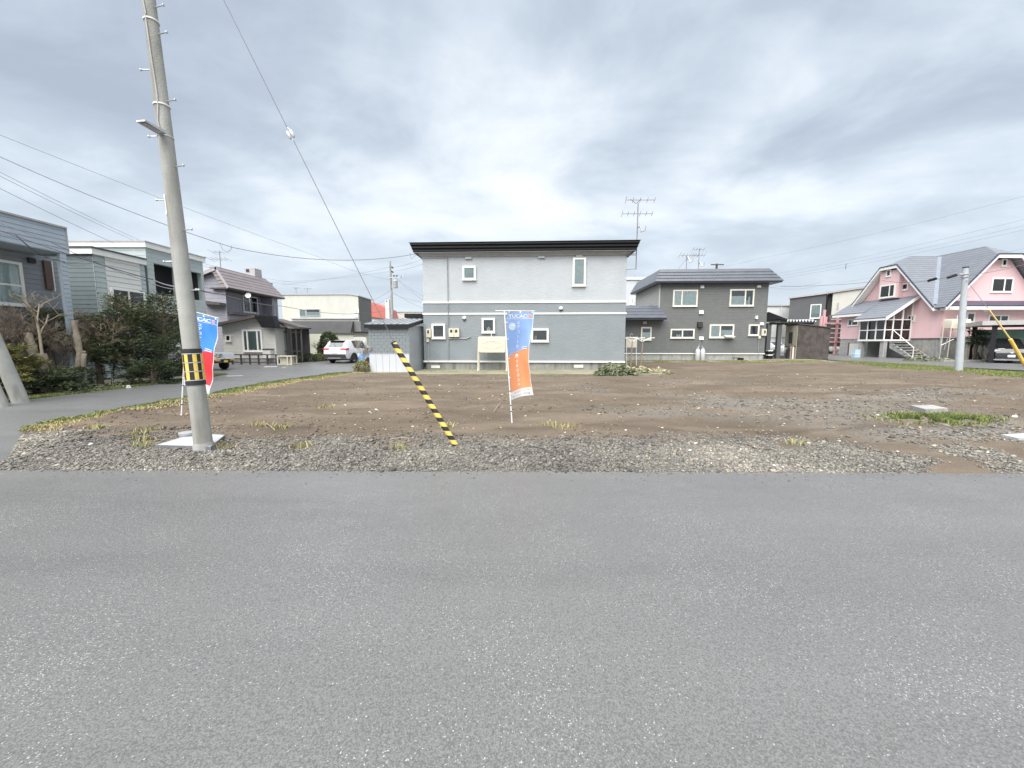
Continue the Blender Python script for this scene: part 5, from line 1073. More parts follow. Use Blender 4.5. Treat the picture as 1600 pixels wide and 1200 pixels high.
# skirt roof between the storeys
zs_a, zs_b = fPf.z(1530, 483.5, 1.0), fPf.z(1530, 478.5, 1.0)
mb = MB(); mb.hexa([q(-0.3, zs_b, 1.02), q(hr, zs_b, 1.02), q(hr, zs_b, 0), q(-0.3, zs_b, 0), q(-0.3, zs_b + 0.08, 1.02), q(hr, zs_b + 0.08, 1.02), q(hr, zs_b + 0.55, 0.0), q(0.5, zs_b + 0.55, 0.0)]); obj('skirt_roof', mb, PNV, Ph)
mb = MB(); fPf.box(mb, -0.35, zs_a, hr, zs_b - 0.002, 0.01, 1.0); obj('skirt_fascia', mb, WHITE, Ph)
window(fPf, Ph, (1548, 434, 1582, 457), (1.6, 1), ['half', 'curtain'], fw=0.12); window(fPf, Ph, (1564, 404.5, 1573, 416.5), (1,), 'curtain', fw=0.12, name='gable_vent')
window(fPf, Ph, (1509, 488, 1522.5, 504), (1,), 'room', fw=0.12); window(fPf, Ph, (1543, 492, 1575, 506), (1.6, 1), ['clutter', 'room'], fw=0.1)
fbox(fPf, 'wall_lamp', Ph, WHITE, (1534, 484.5, 1541, 487.5), 0.01, 0.15)
# back room and porch on the street side
XB_ = 35.6; fPb = Fr((XB_, 42.0), (XB_, 38.7)); zb4 = fPb.z(1320, 492)
mb = MB(); fPb.box(mb, 0, zF, fPb.L, zb4 + 0.2, -1.42, 0); obj('back_room', mb, PK, Ph); mb = MB(); fPb.box(mb, 0.03, gp - 0.2, fPb.L, zF, -1.42, -0.05); obj('foundation', mb, CONC, Ph)
window(fPb, Ph, (1325.5, 498.5, 1342, 509), (1, 1.6), 'curtain', fw=0.1)
fbox(fPb.shift(w=-0.05), 'garage_door', Ph, CCR, (1327, 537, 1345, 556), 0.0, 0.03); fbox(fPb.shift(w=-0.05), 'garage_frame', Ph, CBR, (1325.5, 535.5, 1327, 556), 0.0, 0.06)
XF_ = 34.5; fPp = Fr((XF_, 38.5), (XF_, 35.9)); Lq = fPp.L; zpt = fPp.z(1355, 500.5); zpf = fPp.z(1355, 530.5)
e0, e1 = P(1303, 494, 41.9), None
zea = fPb.z(1322, 491, 0.6); ztop = fPg.z(1372, 467.5, 0.02)
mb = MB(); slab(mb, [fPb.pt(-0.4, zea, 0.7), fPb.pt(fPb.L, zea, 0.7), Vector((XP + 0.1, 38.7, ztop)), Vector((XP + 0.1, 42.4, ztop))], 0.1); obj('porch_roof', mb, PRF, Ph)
mb = MB(); fPb.box(mb, -0.4, zea - 0.28, fPb.L, zea - 0.06, 0.62, 0.7); obj('porch_fascia', mb, WHITE, Ph)
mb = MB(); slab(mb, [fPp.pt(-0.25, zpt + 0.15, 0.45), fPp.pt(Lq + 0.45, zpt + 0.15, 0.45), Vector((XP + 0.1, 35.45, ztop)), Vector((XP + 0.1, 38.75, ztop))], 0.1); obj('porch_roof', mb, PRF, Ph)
mb = MB(); fPp.box(mb, -0.25, zpt - 0.1, Lq + 0.45, zpt + 0.06, 0.37, 0.45); obj('porch_fascia', mb, WHITE, Ph)
mb = MB(); mb.prism([fPp.pt(Lq + 0.46, zpt + 0.12, 0.45), Vector((XP, 35.44, ztop - 0.02)), Vector((XP, 35.44, ztop - 0.3)), fPp.pt(Lq + 0.46, zpt - 0.14, 0.45)], (0, -0.06, 0)); obj('porch_bargeboard', mb, WHITE, Ph)
mb = MB(); mb.box((XF_ - 0.02, 35.88, zpf - 0.16), (XP - 0.01, 38.6, zpf)); obj('porch_floor', mb, WHITE, Ph)
for k in range(4):
    u = Lq * k / 3; mb = MB(); fPp.box(mb, max(0, u - 0.05), zpf, min(Lq, u + 0.05), zpt, -0.1, 0); obj('porch_post', mb, WHITE, Ph)
fPs = Fr((XF_, 35.9), (XP, 35.9)); Ls = fPs.L
for k in range(1, 4):
    u = Ls * k / 3 - 0.06; mb = MB(); fPs.box(mb, u - 0.05, zpf, u + 0.05, zpt + (ztop - zpt - 0.3) * k / 3, -0.1, 0); obj('porch_post', mb, WHITE, Ph)
for zq in (zpf + (zpt - zpf) * 0.48, zpt - 0.04):
    mb = MB(); fPp.box(mb, 0, zq - 0.04, Lq, zq + 0.04, -0.08, 0.005); obj('porch_rail', mb, WHITE, Ph); mb = MB(); fPs.box(mb, 0, zq - 0.04, Ls, zq + 0.04, -0.08, 0.005); obj('porch_rail', mb, WHITE, Ph)
for f_, L_, n_ in ((fPp, Lq, 3), (fPs, Ls, 3)):
    for k in range(n_):
        mb = MB(); f_.box(mb, L_ * k / n_ + 0.05, zpf + 0.02, L_ * (k + 1) / n_ - 0.05, zpt - 0.05, -0.05, -0.042); obj('porch_pane', mb, GLASS, Ph)
mb = MB(); mb.box((XF_ + 0.1, 35.95, gp), (XF_ + 0.45, 36.3, zpf - 0.17)); mb2 = obj('porch_pier', mb, CONC, Ph); mb = MB(); mb.box((XF_ + 0.1, 38.2, gp), (XF_ + 0.45, 38.55, zpf - 0.17)); obj('porch_pier', mb, CONC, Ph)
ns = 6; zs0_ = gp
for k in range(ns):
    zt_ = zpf - (zpf - gp) * (k + 1) / (ns + 1); y1 = 35.85 - 0.33 * k; mb = MB(); mb.box((XF_ + 0.5, y1 - 0.36, zt_ - 0.06), (XP - 0.4, y1, zt_)); obj('step', mb, CONC, Ph)
mb = MB(); mb.prism([(XF_ + 0.55, 35.85, zpf - 0.2), (XF_ + 0.55, 33.6, gp + 0.05), (XF_ + 0.55, 34.0, gp), (XF_ + 0.55, 35.85, zpf - 0.8)], (0.12, 0, 0)); obj('stair_stringer', mb, CONC, Ph)
mb = MB(); mb.prism([(XP - 0.5, 35.85, zpf - 0.2), (XP - 0.5, 33.6, gp + 0.05), (XP - 0.5, 34.0, gp), (XP - 0.5, 35.85, zpf - 0.8)], (0.12, 0, 0)); obj('stair_stringer', mb, CONC, Ph)
mb = MB(); mb.tube([(XF_ + 0.6, 35.8, zpf + 0.95), (XF_ + 0.6, 33.7, gp + 0.95), (XF_ + 0.6, 33.7, gp)], 0.03, 6); obj('stair_rail', mb, WHITE, Ph)
# reddish slatted fence and pink posts left of the house
t = thing('lattice_screen', 'reddish brown slatted screen with pink posts beside the pink house', 'screen', (P(1308, 545, 43.5).x, 43.5, gz(43.5)))
fZ = Fr(P(1293, 530, 43.8), P(1323, 530, 43.8)); MAUV = mat('mauve_slat', (0.15, 0.115, 0.12), 0.8, 0.2, 2); PKP = mat('pink_post', (0.62, 0.37, 0.38), 0.6)
for k in range(7):
    za, zb_ = fZ.z(1305, 541.5 - 7.2 * k), fZ.z(1305, 535.2 - 7.2 * k); mb = MB(); fZ.box(mb, 0, za, fZ.L, zb_, -0.08, 0); obj('slat', mb, MAUV, t)
for pxp, yt in ((1282, 494), (1286, 484), (1289, 495), (1307.5, 495)):
    u = fZ.U(pxp); mb = MB(); fZ.box(mb, u - 0.1, gz(43.5), u + 0.1, fZ.z(pxp, yt), 0.02, 0.2); obj('post', mb, PKP, t)
mb = MB(); fZ.box(mb, -0.6, fZ.z(1300, 506), fZ.L, fZ.z(1300, 504), 0.21, 0.28); obj('rail', mb, PKP, t); mb = MB(); fZ.box(mb, 0, fZ.z(1300, 535), fZ.L, fZ.z(1300, 533), 0.21, 0.28); obj('rail', mb, PKP, t)
# ================================================================== POLES, WIRES, FLAGS
POLEC = mat('pole_concrete', (0.34, 0.34, 0.315), 0.85, 0.2, 1.6, 0.4, 60, stain=0.85)
YEL = mat('safety_yellow', (0.76, 0.54, 0.12), 0.5, 0.1, 5, stain=0.3); BLK = mat('safety_black', (0.02, 0.02, 0.022), 0.5)
# --- near utility pole
b0 = G(319, 703); d_ = P(232.5, 0, b0.y) - b0; b0.z = gz(b0.y); hgt = 10.2
tipv = b0 + d_ * (hgt / d_.z); axis = d_.normalized()
UP = thing('utility_pole', 'tall leaning concrete utility pole standing in the gravel by the road', 'utility pole', b0)
def on(z): return b0 + d_ * ((z - b0.z) / d_.z)
def prad(z): return 0.124 - 0.0072 * z
mb = MB(); mb.tube([on(z) for z in (-0.3, 0.0, 2, 4, 6, 8, hgt)], [0.124] + [prad(z) for z in (0, 2, 4, 6, 8, hgt)], 24); obj('shaft', mb, POLEC, UP, smooth=True)
mb = MB(); mb.tube([on(-0.05), on(0.09), on(0.13)], [0.145, 0.138, 0.126], 24); obj('mortar_collar', mb, CONC, UP, smooth=True)
def zpole(px, py):                           # height on the pole of a photo point
    lo, hi = 0.0, hgt
    for _ in range(40):
        m_ = (lo + hi) / 2; q = on(m_) - CAM; yy = 600 - FPX * q.dot(_u) / q.dot(_f)
        if yy > py: lo = m_
        else: hi = m_
    return lo
rt = Vector((axis.z, 0, -axis.x)).normalized(); fwd = axis.cross(rt).normalized()   # rt: photo right; fwd away
if fwd.y < 0: fwd = -fwd
# reflective guard: three rows of upright black and yellow plates between black straps
za, zb_ = zpole(310, 599), zpole(300, 547); gd_ = None
def shell(mb, z0, z1, a0, a1, r0, r1, n=4):
    vs_ = []
    for z in (z0, z1):
        for r_ in (r0, r1):
            for k in range(n + 1):
                a = a0 + (a1 - a0) * k / n; vs_.append(on(z) + (rt * math.cos(a) - fwd * math.sin(a)) * (prad(z) + r_))
    m = n + 1; f = []
    for k in range(n): f += [(m + k, m + k + 1, 3 * m + k + 1, 3 * m + k), (k, 2 * m + k, 2 * m + k + 1, k + 1), (k, k + 1, m + k + 1, m + k), (2 * m + k, 3 * m + k, 3 * m + k + 1, 2 * m + k + 1)]
    f += [(0, m, 3 * m, 2 * m), (n, 2 * m + n, 3 * m + n, m + n)]
    mb.add(vs_, f)
mb = MB(); shell(mb, za - 0.02, zb_ + 0.02, 0, 2 * math.pi, 0.001, 0.006, 32); gdo = obj('reflective_guard', mb, BLK, UP)
hh = (zb_ - za); strap = 0.055
for z0 in (za - 0.02, zb_ - strap + 0.02):
    mb = MB(); shell(mb, z0, z0 + strap, 0, 2 * math.pi, 0.007, 0.011, 32); obj('strap', mb, BLK, gdo)
r0_ = za + strap; rh = (hh - 2 * strap) / 3
GREYL = mat('guard_seam', (0.45, 0.45, 0.42), 0.5)
for i in range(3):
    for k in range(7):
        a0 = 2 * math.pi * k / 7 + 0.5; mb = MB(); shell(mb, r0_ + i * rh + 0.008, r0_ + (i + 1) * rh - 0.008, a0, a0 + math.pi / 7.6, 0.007, 0.012); obj('yellow_plate', mb, YEL, gdo)
for i in range(4):
    mb = MB(); shell(mb, r0_ + i * rh - 0.006, r0_ + i * rh + 0.006, 0, 2 * math.pi, 0.0125, 0.0145, 32); obj('seam', mb, GREYL, gdo)
# step bolts
for i, (xr, py) in enumerate(((1, 12), (1, 54), (-1, 109), (1, 159), (-1, 213), (1, 261), (-1, 312), (1, 360), (-1, 408), (1, 454))):
    z = zpole(0, py); c = on(z); L_ = 0.15
    mb = MB(); a_ = c + rt * xr * (prad(z) - 0.02); e_ = c + rt * xr * (prad(z) + L_ - 0.02) - fwd * (0.03 if xr > 0 else 0.01); mb.tube([a_, e_, e_ + rt * xr * 0.001, e_ + rt * xr * 0.02], [0.0085, 0.0085, 0.016, 0.016], 8); obj('step_bolt', mb, GALV, UP)
z = zpole(0, 454); c = on(z) + rt * (prad(z) + 0.1) - fwd * 0.03
mb = MB(); mb.lathe([(0.010, -0.015), (0.02, -0.01), (0.02, 0.012), (0.012, 0.022)], c, n=10); obj('insulator', mb, TRIMG, UP, smooth=True)
# flat street lamp
z = zpole(0, 214); c = on(z) - fwd * (prad(z) + 0.02); l0 = c + rt * 0.05; tip = c + (rt * 0.03 - fwd * 0.30); wv = (tip - l0).normalized().cross(axis).normalized() * 0.062
mb = MB(); upn = Vector((0, 0, 0.022)); mb.hexa([l0 + wv - upn, tip + wv - upn * 0.5, tip - wv - upn * 0.5, l0 - wv - upn, l0 + wv + upn, tip + wv + upn * 0.5, tip - wv + upn * 0.5, l0 - wv + upn]); lam = obj('lamp_head', mb, GALV, UP)
mb = MB(); dn = Vector((0, 0, -0.026)); q0, q1 = l0.lerp(tip, 0.3), l0.lerp(tip, 0.9); mb.hexa([q0 + wv * 0.7 + dn, q1 + wv * 0.7 + dn, q1 - wv * 0.7 + dn, q0 - wv * 0.7 + dn, q0 + wv * 0.7 + dn * 0.7, q1 + wv * 0.7 + dn * 0.7, q1 - wv * 0.7 + dn * 0.7, q0 - wv * 0.7 + dn * 0.7]); obj('lamp_lens', mb, TRIMG, lam)
mb = MB(); mb.tube([c + rt * 0.02 + fwd * 0.05, c + rt * 0.02 - fwd * 0.03], 0.03, 8); obj('lamp_bracket', mb, GALV, lam)
# feed cable down the face of the pole and its bands
pts = []
for py, k in ((-30, -0.35), (0, -0.15), (28, 0.10), (33, 0.0), (90, 0.12), (150, 0.30), (172, 0.25), (195, 0.0), (206, 0.1)):
    z = zpole(0, py); r_ = prad(z) + 0.009; pts.append(on(z) + rt * (r_ * math.sin(k)) - fwd * (r_ * math.cos(k)))
mb = MB(); mb.tube(pts, 0.008, 6); obj('lamp_cable', mb, TRIMG, UP)
for py in (35, 167, 216):
    mb = MB(); z = zpole(0, py); shell(mb, z, z + 0.018, 0, 2 * math.pi, 0.001, 0.012 if py < 200 else 0.006, 24); obj('band', mb, WHITE if py < 200 else GALV, UP)
mb = MB(); z0, z1 = zpole(0, 338), zpole(0, 307); shell(mb, z0, z1, math.pi * 0.62, math.pi * 0.80, 0.002, 0.008); pl = obj('number_plate', mb, WHITE, UP)
mb = MB(); shell(mb, z0 + 0.05, z1 - 0.05, math.pi * 0.68, math.pi * 0.735, 0.0082, 0.0092); obj('plate_mark', mb, TRIMG, pl)
# plate of checkered steel and pipe cap by the pole foot
SLABM = mat('grey_slab', (0.42, 0.44, 0.45), 0.7, 0.1, 6, 0.4, 120)
c4 = [G(*q) for q in ((243, 703), (306, 683), (352, 686), (330, 706))]; t0 = c4[0].lerp(c4[2], 0.5)
sl_o = thing('access_cover', 'flat grey access cover let into the gravel at the pole foot', 'cover', (t0.x, t0.y, 0.03))
mb = MB(); zc = float(lot_z(t0.x, t0.y)) + 0.035; mb.prism([Vector((q.x, q.y, zc)) for q in c4], (0, 0, -0.08)); obj('plate', mb, SLABM, sl_o)
mb = MB(); cc = sum(c4, Vector()) / 4
fr4 = [Vector((q.x, q.y, zc + 0.004)) for q in c4]
for i in range(4):
    a_, b_ = fr4[i], fr4[(i + 1) % 4]; ia, ib = a_.lerp(Vector((cc.x, cc.y, zc + 0.004)), 0.04), b_.lerp(Vector((cc.x, cc.y, zc + 0.004)), 0.04)
    mb.prism([a_, b_, ib, ia], (0, 0, -0.06))
obj('frame', mb, GALV, sl_o)
c = G(294, 687); mb = MB(); zc = float(lot_z(c.x, c.y)); mb.lathe([(0.115, -0.05), (0.115, 0.075), (0.125, 0.075), (0.125, 0.11), (0.10, 0.118)], (c.x, c.y, zc), n=20); setp(obj('pipe_cap', mb, mat('grey_pipe', (0.30, 0.31, 0.32), 0.6), None, smooth=True, loc=(c.x, c.y, zc)), 'short round grey pipe cap behind the leaning utility pole', 'pipe')

# --- catenary wires
def wire(pts, r_, label, sag=None, group=None, name='overhead_wire', m=None, n=5, seg=14):
    """pts: world points; straight spans with sag between consecutive points."""
    L_ = []
    for i in range(len(pts) - 1):
        a, b = Vector(pts[i]), Vector(pts[i + 1]); s_ = (sag[i] if isinstance(sag, (list, tuple)) else sag) or 0
        for k in range(seg + (1 if i == len(pts) - 2 else 0)):
            t = k / seg; q = a.lerp(b, t); q.z -= s_ * 4 * t * (1 - t); L_.append(q)
    mb = MB(); mb.tube(L_, r_, n); o = obj(name, mb, m or WIRE, None, loc=pts[0], recalc=False); return setp(o, label, 'wire', group)
# stay wire of the near pole with its striped guard
gb = G(712, 703); gb.z = float(lot_z(gb.x, gb.y)); gt = P(614, 534, gb.y + 0.02); dirg = (gt - gb).normalized()
SG = thing('stay_guard', 'black and yellow spiral striped tube guarding the stay wire', 'stay guard', gb)
L_ = (gt - gb).length; ax_ = dirg.orthogonal().normalized(); bx_ = dirg.cross(ax_); nn, mm, turns = 28, 160, 11.4; rad = 0.043
mbY, mbK = MB(), MB()
for (mbx, ph) in ((mbY, 0), (mbK, 1)):
    vs_ = []; 
    for j in range(mm + 1):
        for k in range(nn): 
            a = 2 * math.pi * k / nn; vs_.append(gb + dirg * (L_ * j / mm - 0.03) + (ax_ * math.cos(a) + bx_ * math.sin(a)) * rad)
    fs = []
    for j in range(mm):
        for k in range(nn):
            ph_ = (turns * (j + 0.5) / mm + (k + 0.5) / nn) % 1.0
            if (ph_ < 0.5) == (ph == 0): fs.append((j * nn + k, j * nn + (k + 1) % nn, (j + 1) * nn + (k + 1) % nn, (j + 1) * nn + k))
    used = sorted({i for f in fs for i in f}); mp_ = {o: i for i, o in enumerate(used)}
    mbx.add([vs_[i] for i in used], [tuple(mp_[i] for i in f) for f in fs])
obj('yellow_stripes', mbY, YEL, SG, smooth='all', recalc=False); obj('black_stripes', mbK, BLK, SG, smooth='all', recalc=False)
mb = MB(); mb.tube([gt - dirg * 0.06, gt - dirg * 0.005], rad - 0.003, 16); obj('end_cap', mb, BLK, SG)
top_ = on(8.9); ins = P(433, 211, gb.y + 0.03); w0 = gt - dirg * 0.1
ins = w0.lerp(top_, (ins.z - w0.z) / (top_.z - w0.z))
wire([w0, ins - (top_ - w0).normalized() * 0.09], 0.005, 'lower stay wire running from the striped guard up to the white insulator', 0.0, name='stay_wire')
wire([ins + (top_ - w0).normalized() * 0.09, top_], 0.005, 'upper stay wire from the white insulator to the utility pole top', 0.0, name='stay_wire')
IN = thing('stay_insulator', 'white porcelain egg insulator in the stay wire', 'insulator', ins)
dw = (top_ - w0).normalized(); sx_ = dw.cross(Vector((0, 1, 0))).normalized()
for s_ in (-1, 1):
    mb = MB(); c = ins + sx_ * 0.026 * s_; mb.tube([c - dw * 0.062, c - dw * 0.05, c - dw * 0.02, c + dw * 0.02, c + dw * 0.05, c + dw * 0.062], [0.008, 0.018, 0.024, 0.024, 0.018, 0.008], 12); obj('half', mb, STEEL, IN, smooth='all')
mb = MB(); mb.tube([ins - dw * 0.1, ins - dw * 0.04 + sx_ * 0.03, ins + sx_ * 0.05], 0.006, 6); mb.tube([ins + dw * 0.1, ins + dw * 0.04 - sx_ * 0.03, ins - sx_ * 0.05], 0.006, 6); obj('loop', mb, GALV, IN)['kind'] = 'stuff'
# wires over the side street
wl = lambda px, py, Y: P(px, py, Y)
eave = P(648, 397, 20.9)
q1 = wl(-260, 120, 13); wire([q1, wl(363, 386.5, 17.2)], 0.013, 'thick overhead service cable on the near side of its drip loop', 0.35); wire([wl(363, 386.5, 17.2), eave], 0.013, 'thick service cable reaching the eave of the two-tone grey house', 0.42)
mb = MB(); mb.tube([wl(343, 379, 17.1), wl(348, 390, 17.1), wl(355, 394.5, 17.1), wl(361, 390, 17.1), wl(362, 384, 17.1)], 0.009, 5); setp(obj('drip_loop', mb, WIRE, None, loc=wl(343, 379, 17.1)), 'small drip loop hanging from the thick service cable', 'wire')
mb = MB(); mb.tube([wl(640, 395, 20.9), wl(643, 405, 20.9), wl(649, 399, 20.9), wl(652, 399, 20.9)], 0.009, 5); setp(obj('drip_loop', mb, WIRE, None, loc=wl(640, 395, 20.9)), 'drip loop at the eave corner of the two-tone grey house', 'wire')
fp_top = P(609.5, 408, 50)
wire([wl(-250, 110, 16), wl(500, 402, 40), P(609, 437, 50)], 0.009, 'thin high wire with a small clip ending at the distant transformer pole', [0.2, 0.3])
mb = MB(); c = wl(195, 317.5, 27); mb.tube([c - Vector((0.13, 0, -0.05)), c - Vector((0.09, 0, -0.035)), c + Vector((0.09, 0, -0.035)), c + Vector((0.13, 0, -0.05))], [0.02, 0.06, 0.06, 0.02], 8)
for i, (a_, b_) in enumerate(((262, 380), (270, 384))):
    wire([wl(-200, a_ - 98, 12), wl(260, b_ + 14, 23), wl(480, b_ + 62, 44)], 0.007, 'thin telephone wire of a close pair above the teal house', [0.15, 0.4], 'pair of telephone wires')
wire([wl(-200, 192, 12), wl(230, 403, 21), wl(330, 452, 26)], 0.008, 'single wire dropping towards the balcony of the lilac house', [0.12, 0.1])
wire([wl(-180, 290, 11), wl(110, 398, 13), wl(240, 437, 15.5), on(zpole(0, 450)) + fwd * 0.12], 0.016, 'thick twisted cable bundle running past the parapet to the leaning utility pole', [0.06, 0.03, 0.05])
wire([wl(-180, 275, 11), wl(75, 376, 12.5), wl(235, 441, 15.4), on(zpole(0, 453)) + fwd * 0.13], 0.009, 'thin cable lashed beside the twisted cable bundle', [0.05, 0.08, 0.06])
wire([wl(-160, 318, 11), wl(24, 366, 12.2), wl(88, 405, 13.6), wl(140, 401, 16)], 0.009, 'loose black wire sagging across the parapet of the pale blue house', [0.02, 0.18, 0.18])
wire([wl(-160, 322, 11), wl(30, 372, 12.3), wl(96, 408, 13.7), wl(146, 405, 16)], 0.008, 'second loose wire sagging below the parapet of the pale blue house', [0.03, 0.14, 0.22])
wire([c_ := on(zpole(0, 453)) + rt * 0.2, wl(345, 459, 11), wl(440, 478, 24), wl(560, 490, 40), P(611, 481, 50)], 0.014, 'black twisted cable from the pole insulator to the distant transformer pole', [0.02, 0.1, 0.2, 0.2])
for i, (xa, ya, Ya, xb_, yb_2, Yb) in enumerate(((440, 445, 60, 611, 417, 50), (440, 440, 60, 611, 424, 50), (610, 418, 50, 680, 396, 40), (611, 424, 50, 680, 404, 40), (612, 455, 50, 690, 492, 30), (612, 458, 50, 690, 476, 34), (616, 432, 50, 690, 478, 34), (620, 436, 50, 690, 486, 30), (570, 472, 60, 609, 454, 50), (572, 480, 60, 610, 463, 50), (612, 480, 50, 640, 494, 30))):
    wire([wl(xa, ya, Ya), wl(xb_, yb_2, Yb)], 0.012, 'thin distribution wire fanning out from the distant transformer pole', 0.25, 'wires of the distant transformer pole')
# --- distant transformer pole
DP = thing('utility_pole', 'distant utility pole with grey transformer and crossarm behind the shed', 'utility pole', (fp_top.x, 50, gz(50)))
mb = MB(); mb.tube([(fp_top.x + 0.1, 50, gz(50) - 0.2), fp_top], [0.19, 0.11], 10); obj('shaft', mb, POLEC, DP, smooth=True)
a_, b_ = P(609, 433.5, 49.8), P(632, 434.5, 49.8); mb = MB(); mb.box((a_.x, 49.75, a_.z - 0.06), (b_.x, 49.85, a_.z + 0.06)); obj('crossarm', mb, GALV, DP)
for px_c in (615.5, 620): c = P(px_c, 432, 49.8); mb = MB(); mb.lathe([(0.08, 0), (0.12, 0.03), (0.08, 0.07), (0.12, 0.1), (0.06, 0.16)], c, n=8); obj('insulator', mb, BLACK, DP)
for q in ((612, 417), (612, 424)): c = P(*q, 49.8); mb = MB(); mb.tube([c, c + Vector((0.22, 0, -0.18))], [0.1, 0.06], 8); obj('insulator', mb, BLACK, DP)
c = P(618, 450, 49.7); mb = MB(); mb.lathe([(0.26, 0), (0.29, 0.05), (0.29, 0.85), (0.31, 0.88), (0.27, 0.95)], c, n=14); tr = obj('transformer', mb, STEEL, DP, smooth=True); mb = MB(); mb.box((c.x - 0.5, 49.7, c.z + 0.1), (c.x - 0.2, 49.8, c.z + 0.2)); obj('transformer_bracket', mb, GALV, tr)
mb = MB(); mb.tube([P(626, 434, 49.7), P(628, 430, 49.7), P(631, 432, 49.7)], 0.03, 5); obj('cutout', mb, GALV, DP)
# --- poles leaning at the far left, beyond the side street
for (bqx, bqy, tpx, tpy, r_, lb) in ((33, 629, -35, 470, 0.165, 'grey concrete pole leaning over the grass verge before the garden trees'), (1, 636, -80, 455, 0.155, 'second leaning concrete pole partly cut off beside the garden trees')):
    c = G(bqx, bqy); tp = P(tpx, tpy, c.y); tp = c + (tp - c) * 2.2; mb = MB(); mb.tube([c - (tp - c) * 0.05, tp], [r_, r_ * 0.72], 20); o = obj('concrete_pole', mb, POLEC, None, smooth=True, loc=c); setp(o, lb, 'pole')
# --- pole on the grass strip, right
c = G(1498, 580); c.z -= 0.02; tp = P(1509, 418, c.y); RP = thing('utility_pole', 'pale grey utility pole on the grass strip before the pink house', 'utility pole', c)
mb = MB(); mb.tube([c - Vector((0, 0, 0.2)), tp], [0.165, 0.115], 18); obj('shaft', mb, mat('pale_blue_grey_pole', (0.43, 0.46, 0.49), 0.6, 0.08, 3, stain=0.3), RP, smooth=True)
mb = MB(); mb.tube([tp - Vector((0, 0, 0.02)), tp + Vector((0, 0, 0.03))], 0.125, 18); obj('cap', mb, BLACK, RP)
for k, z_ in enumerate((0.35, 0.5)):
    q = tp - Vector((0, 0, z_)); mb = MB(); mb.tube([q - Vector((0, 0, 0.02)), q + Vector((0, 0, 0.03))], 0.15, 18); obj('band', mb, GALV, RP)
q = tp - Vector((0, 0, 0.4)); mb = MB(); mb.tube([q - Vector((0.32, 0, -0.05)), q + Vector((0.2, 0, 0.02))], 0.05, 8); obj('dead_end_clamp', mb, TRIMG, RP)
for s_, z_ in ((1, 1.5), (1, 2.9)):
    q = c.lerp(tp, 1 - z_ / (tp - c).length); mb = MB(); mb.tube([q, q + Vector((0.3 * s_, -0.05, 0))], 0.014, 6); obj('step_bolt', mb, GALV, RP)
wq = [P(1220, 447, 31), P(1380, 438.5, 27), tp - Vector((0.3, 0, 0.35))]
wire(wq, 0.013, 'cable with two black closures leading to the pale grey pole', [0.12, 0.25])
for (x0, y0, x1, y1) in ((1450, 439, 1463, 435), (1480, 434, 1495, 429.5)):
    a_, b_ = P(x0, y0, 23), P(x1, y1, 22.2); mb = MB(); mb.tube([a_, a_.lerp(b_, 0.1), a_.lerp(b_, 0.9), b_], [0.02, 0.08, 0.08, 0.02], 8); setp(obj('cable_closure', mb, BLACK, None, loc=a_), 'black splice closure on the cable before the pink roof', 'cable closure', 'splice closures')
wire([tp - Vector((-0.2, 0, 0.4)), P(1640, 402, 20)], 0.012, 'cable leaving the pale grey pole past the pink gable', 0.1)
for (pts, lb) in (([P(1090, 420, 50), P(1180, 405, 45), P(1640, 296, 30)], 'highest thin wire over the charcoal house'), ([P(1212, 428, 50), P(1640, 333, 30)], 'upper wire of the parallel set above the pink roof'), ([P(1212, 432, 50), P(1640, 343, 30)], 'middle wire of the parallel set above the pink roof'), ([P(1212, 436, 50), P(1640, 350, 30)], 'lower wire of the parallel set above the pink roof'),
                  ([P(1205, 449, 33), P(1280, 446, 40), P(1600, 388, 40)], 'wire passing low behind the pink gable'), ([P(1199, 443, 31), P(1212, 446.5, 33), P(1285, 440, 40)], 'short service wire at the eave of the dark grey house')):
    wire(pts, 0.007, lb, 0.25)
mb = MB(); c_ = P(1322, 412, 40); mb.tube([c_, c_ + Vector((0, 0, -0.55))], 0.03, 6); mb.tube([c_ + Vector((0, 0, -0.02)), c_ + Vector((0.15, 0, 0.0))], 0.02, 5); setp(obj('wire_spacer', mb, WIRE, None, loc=c_), 'small spacer clipped to the wires over the charcoal house', 'wire spacer')
# yellow stay guard of the right pole
gb2 = G(1616, 596); g1, g2 = P(1578.5, 530, gb2.y), P(1545, 483.5, gb2.y)
t = thing('stay_guard', 'plain yellow stay guard slanting in front of the black car', 'stay guard', gb2); mb = MB(); mb.tube([gb2 - (g1 - gb2) * 0.04, g1], 0.058, 12); obj('sleeve', mb, YEL, t, smooth=True); mb = MB(); mb.tube([g1 - (g2 - g1) * 0.05, g2], 0.026, 10); obj('thin_sleeve', mb, mat('pale_yellow', (0.75, 0.60, 0.22), 0.5), t, smooth=True)
wire([g2 - (g2 - g1) * 0.05, P(1509.5, 437, c.y)], 0.012, 'stay wire from the yellow guard to the pale grey pole', 0.0, name='stay_wire')

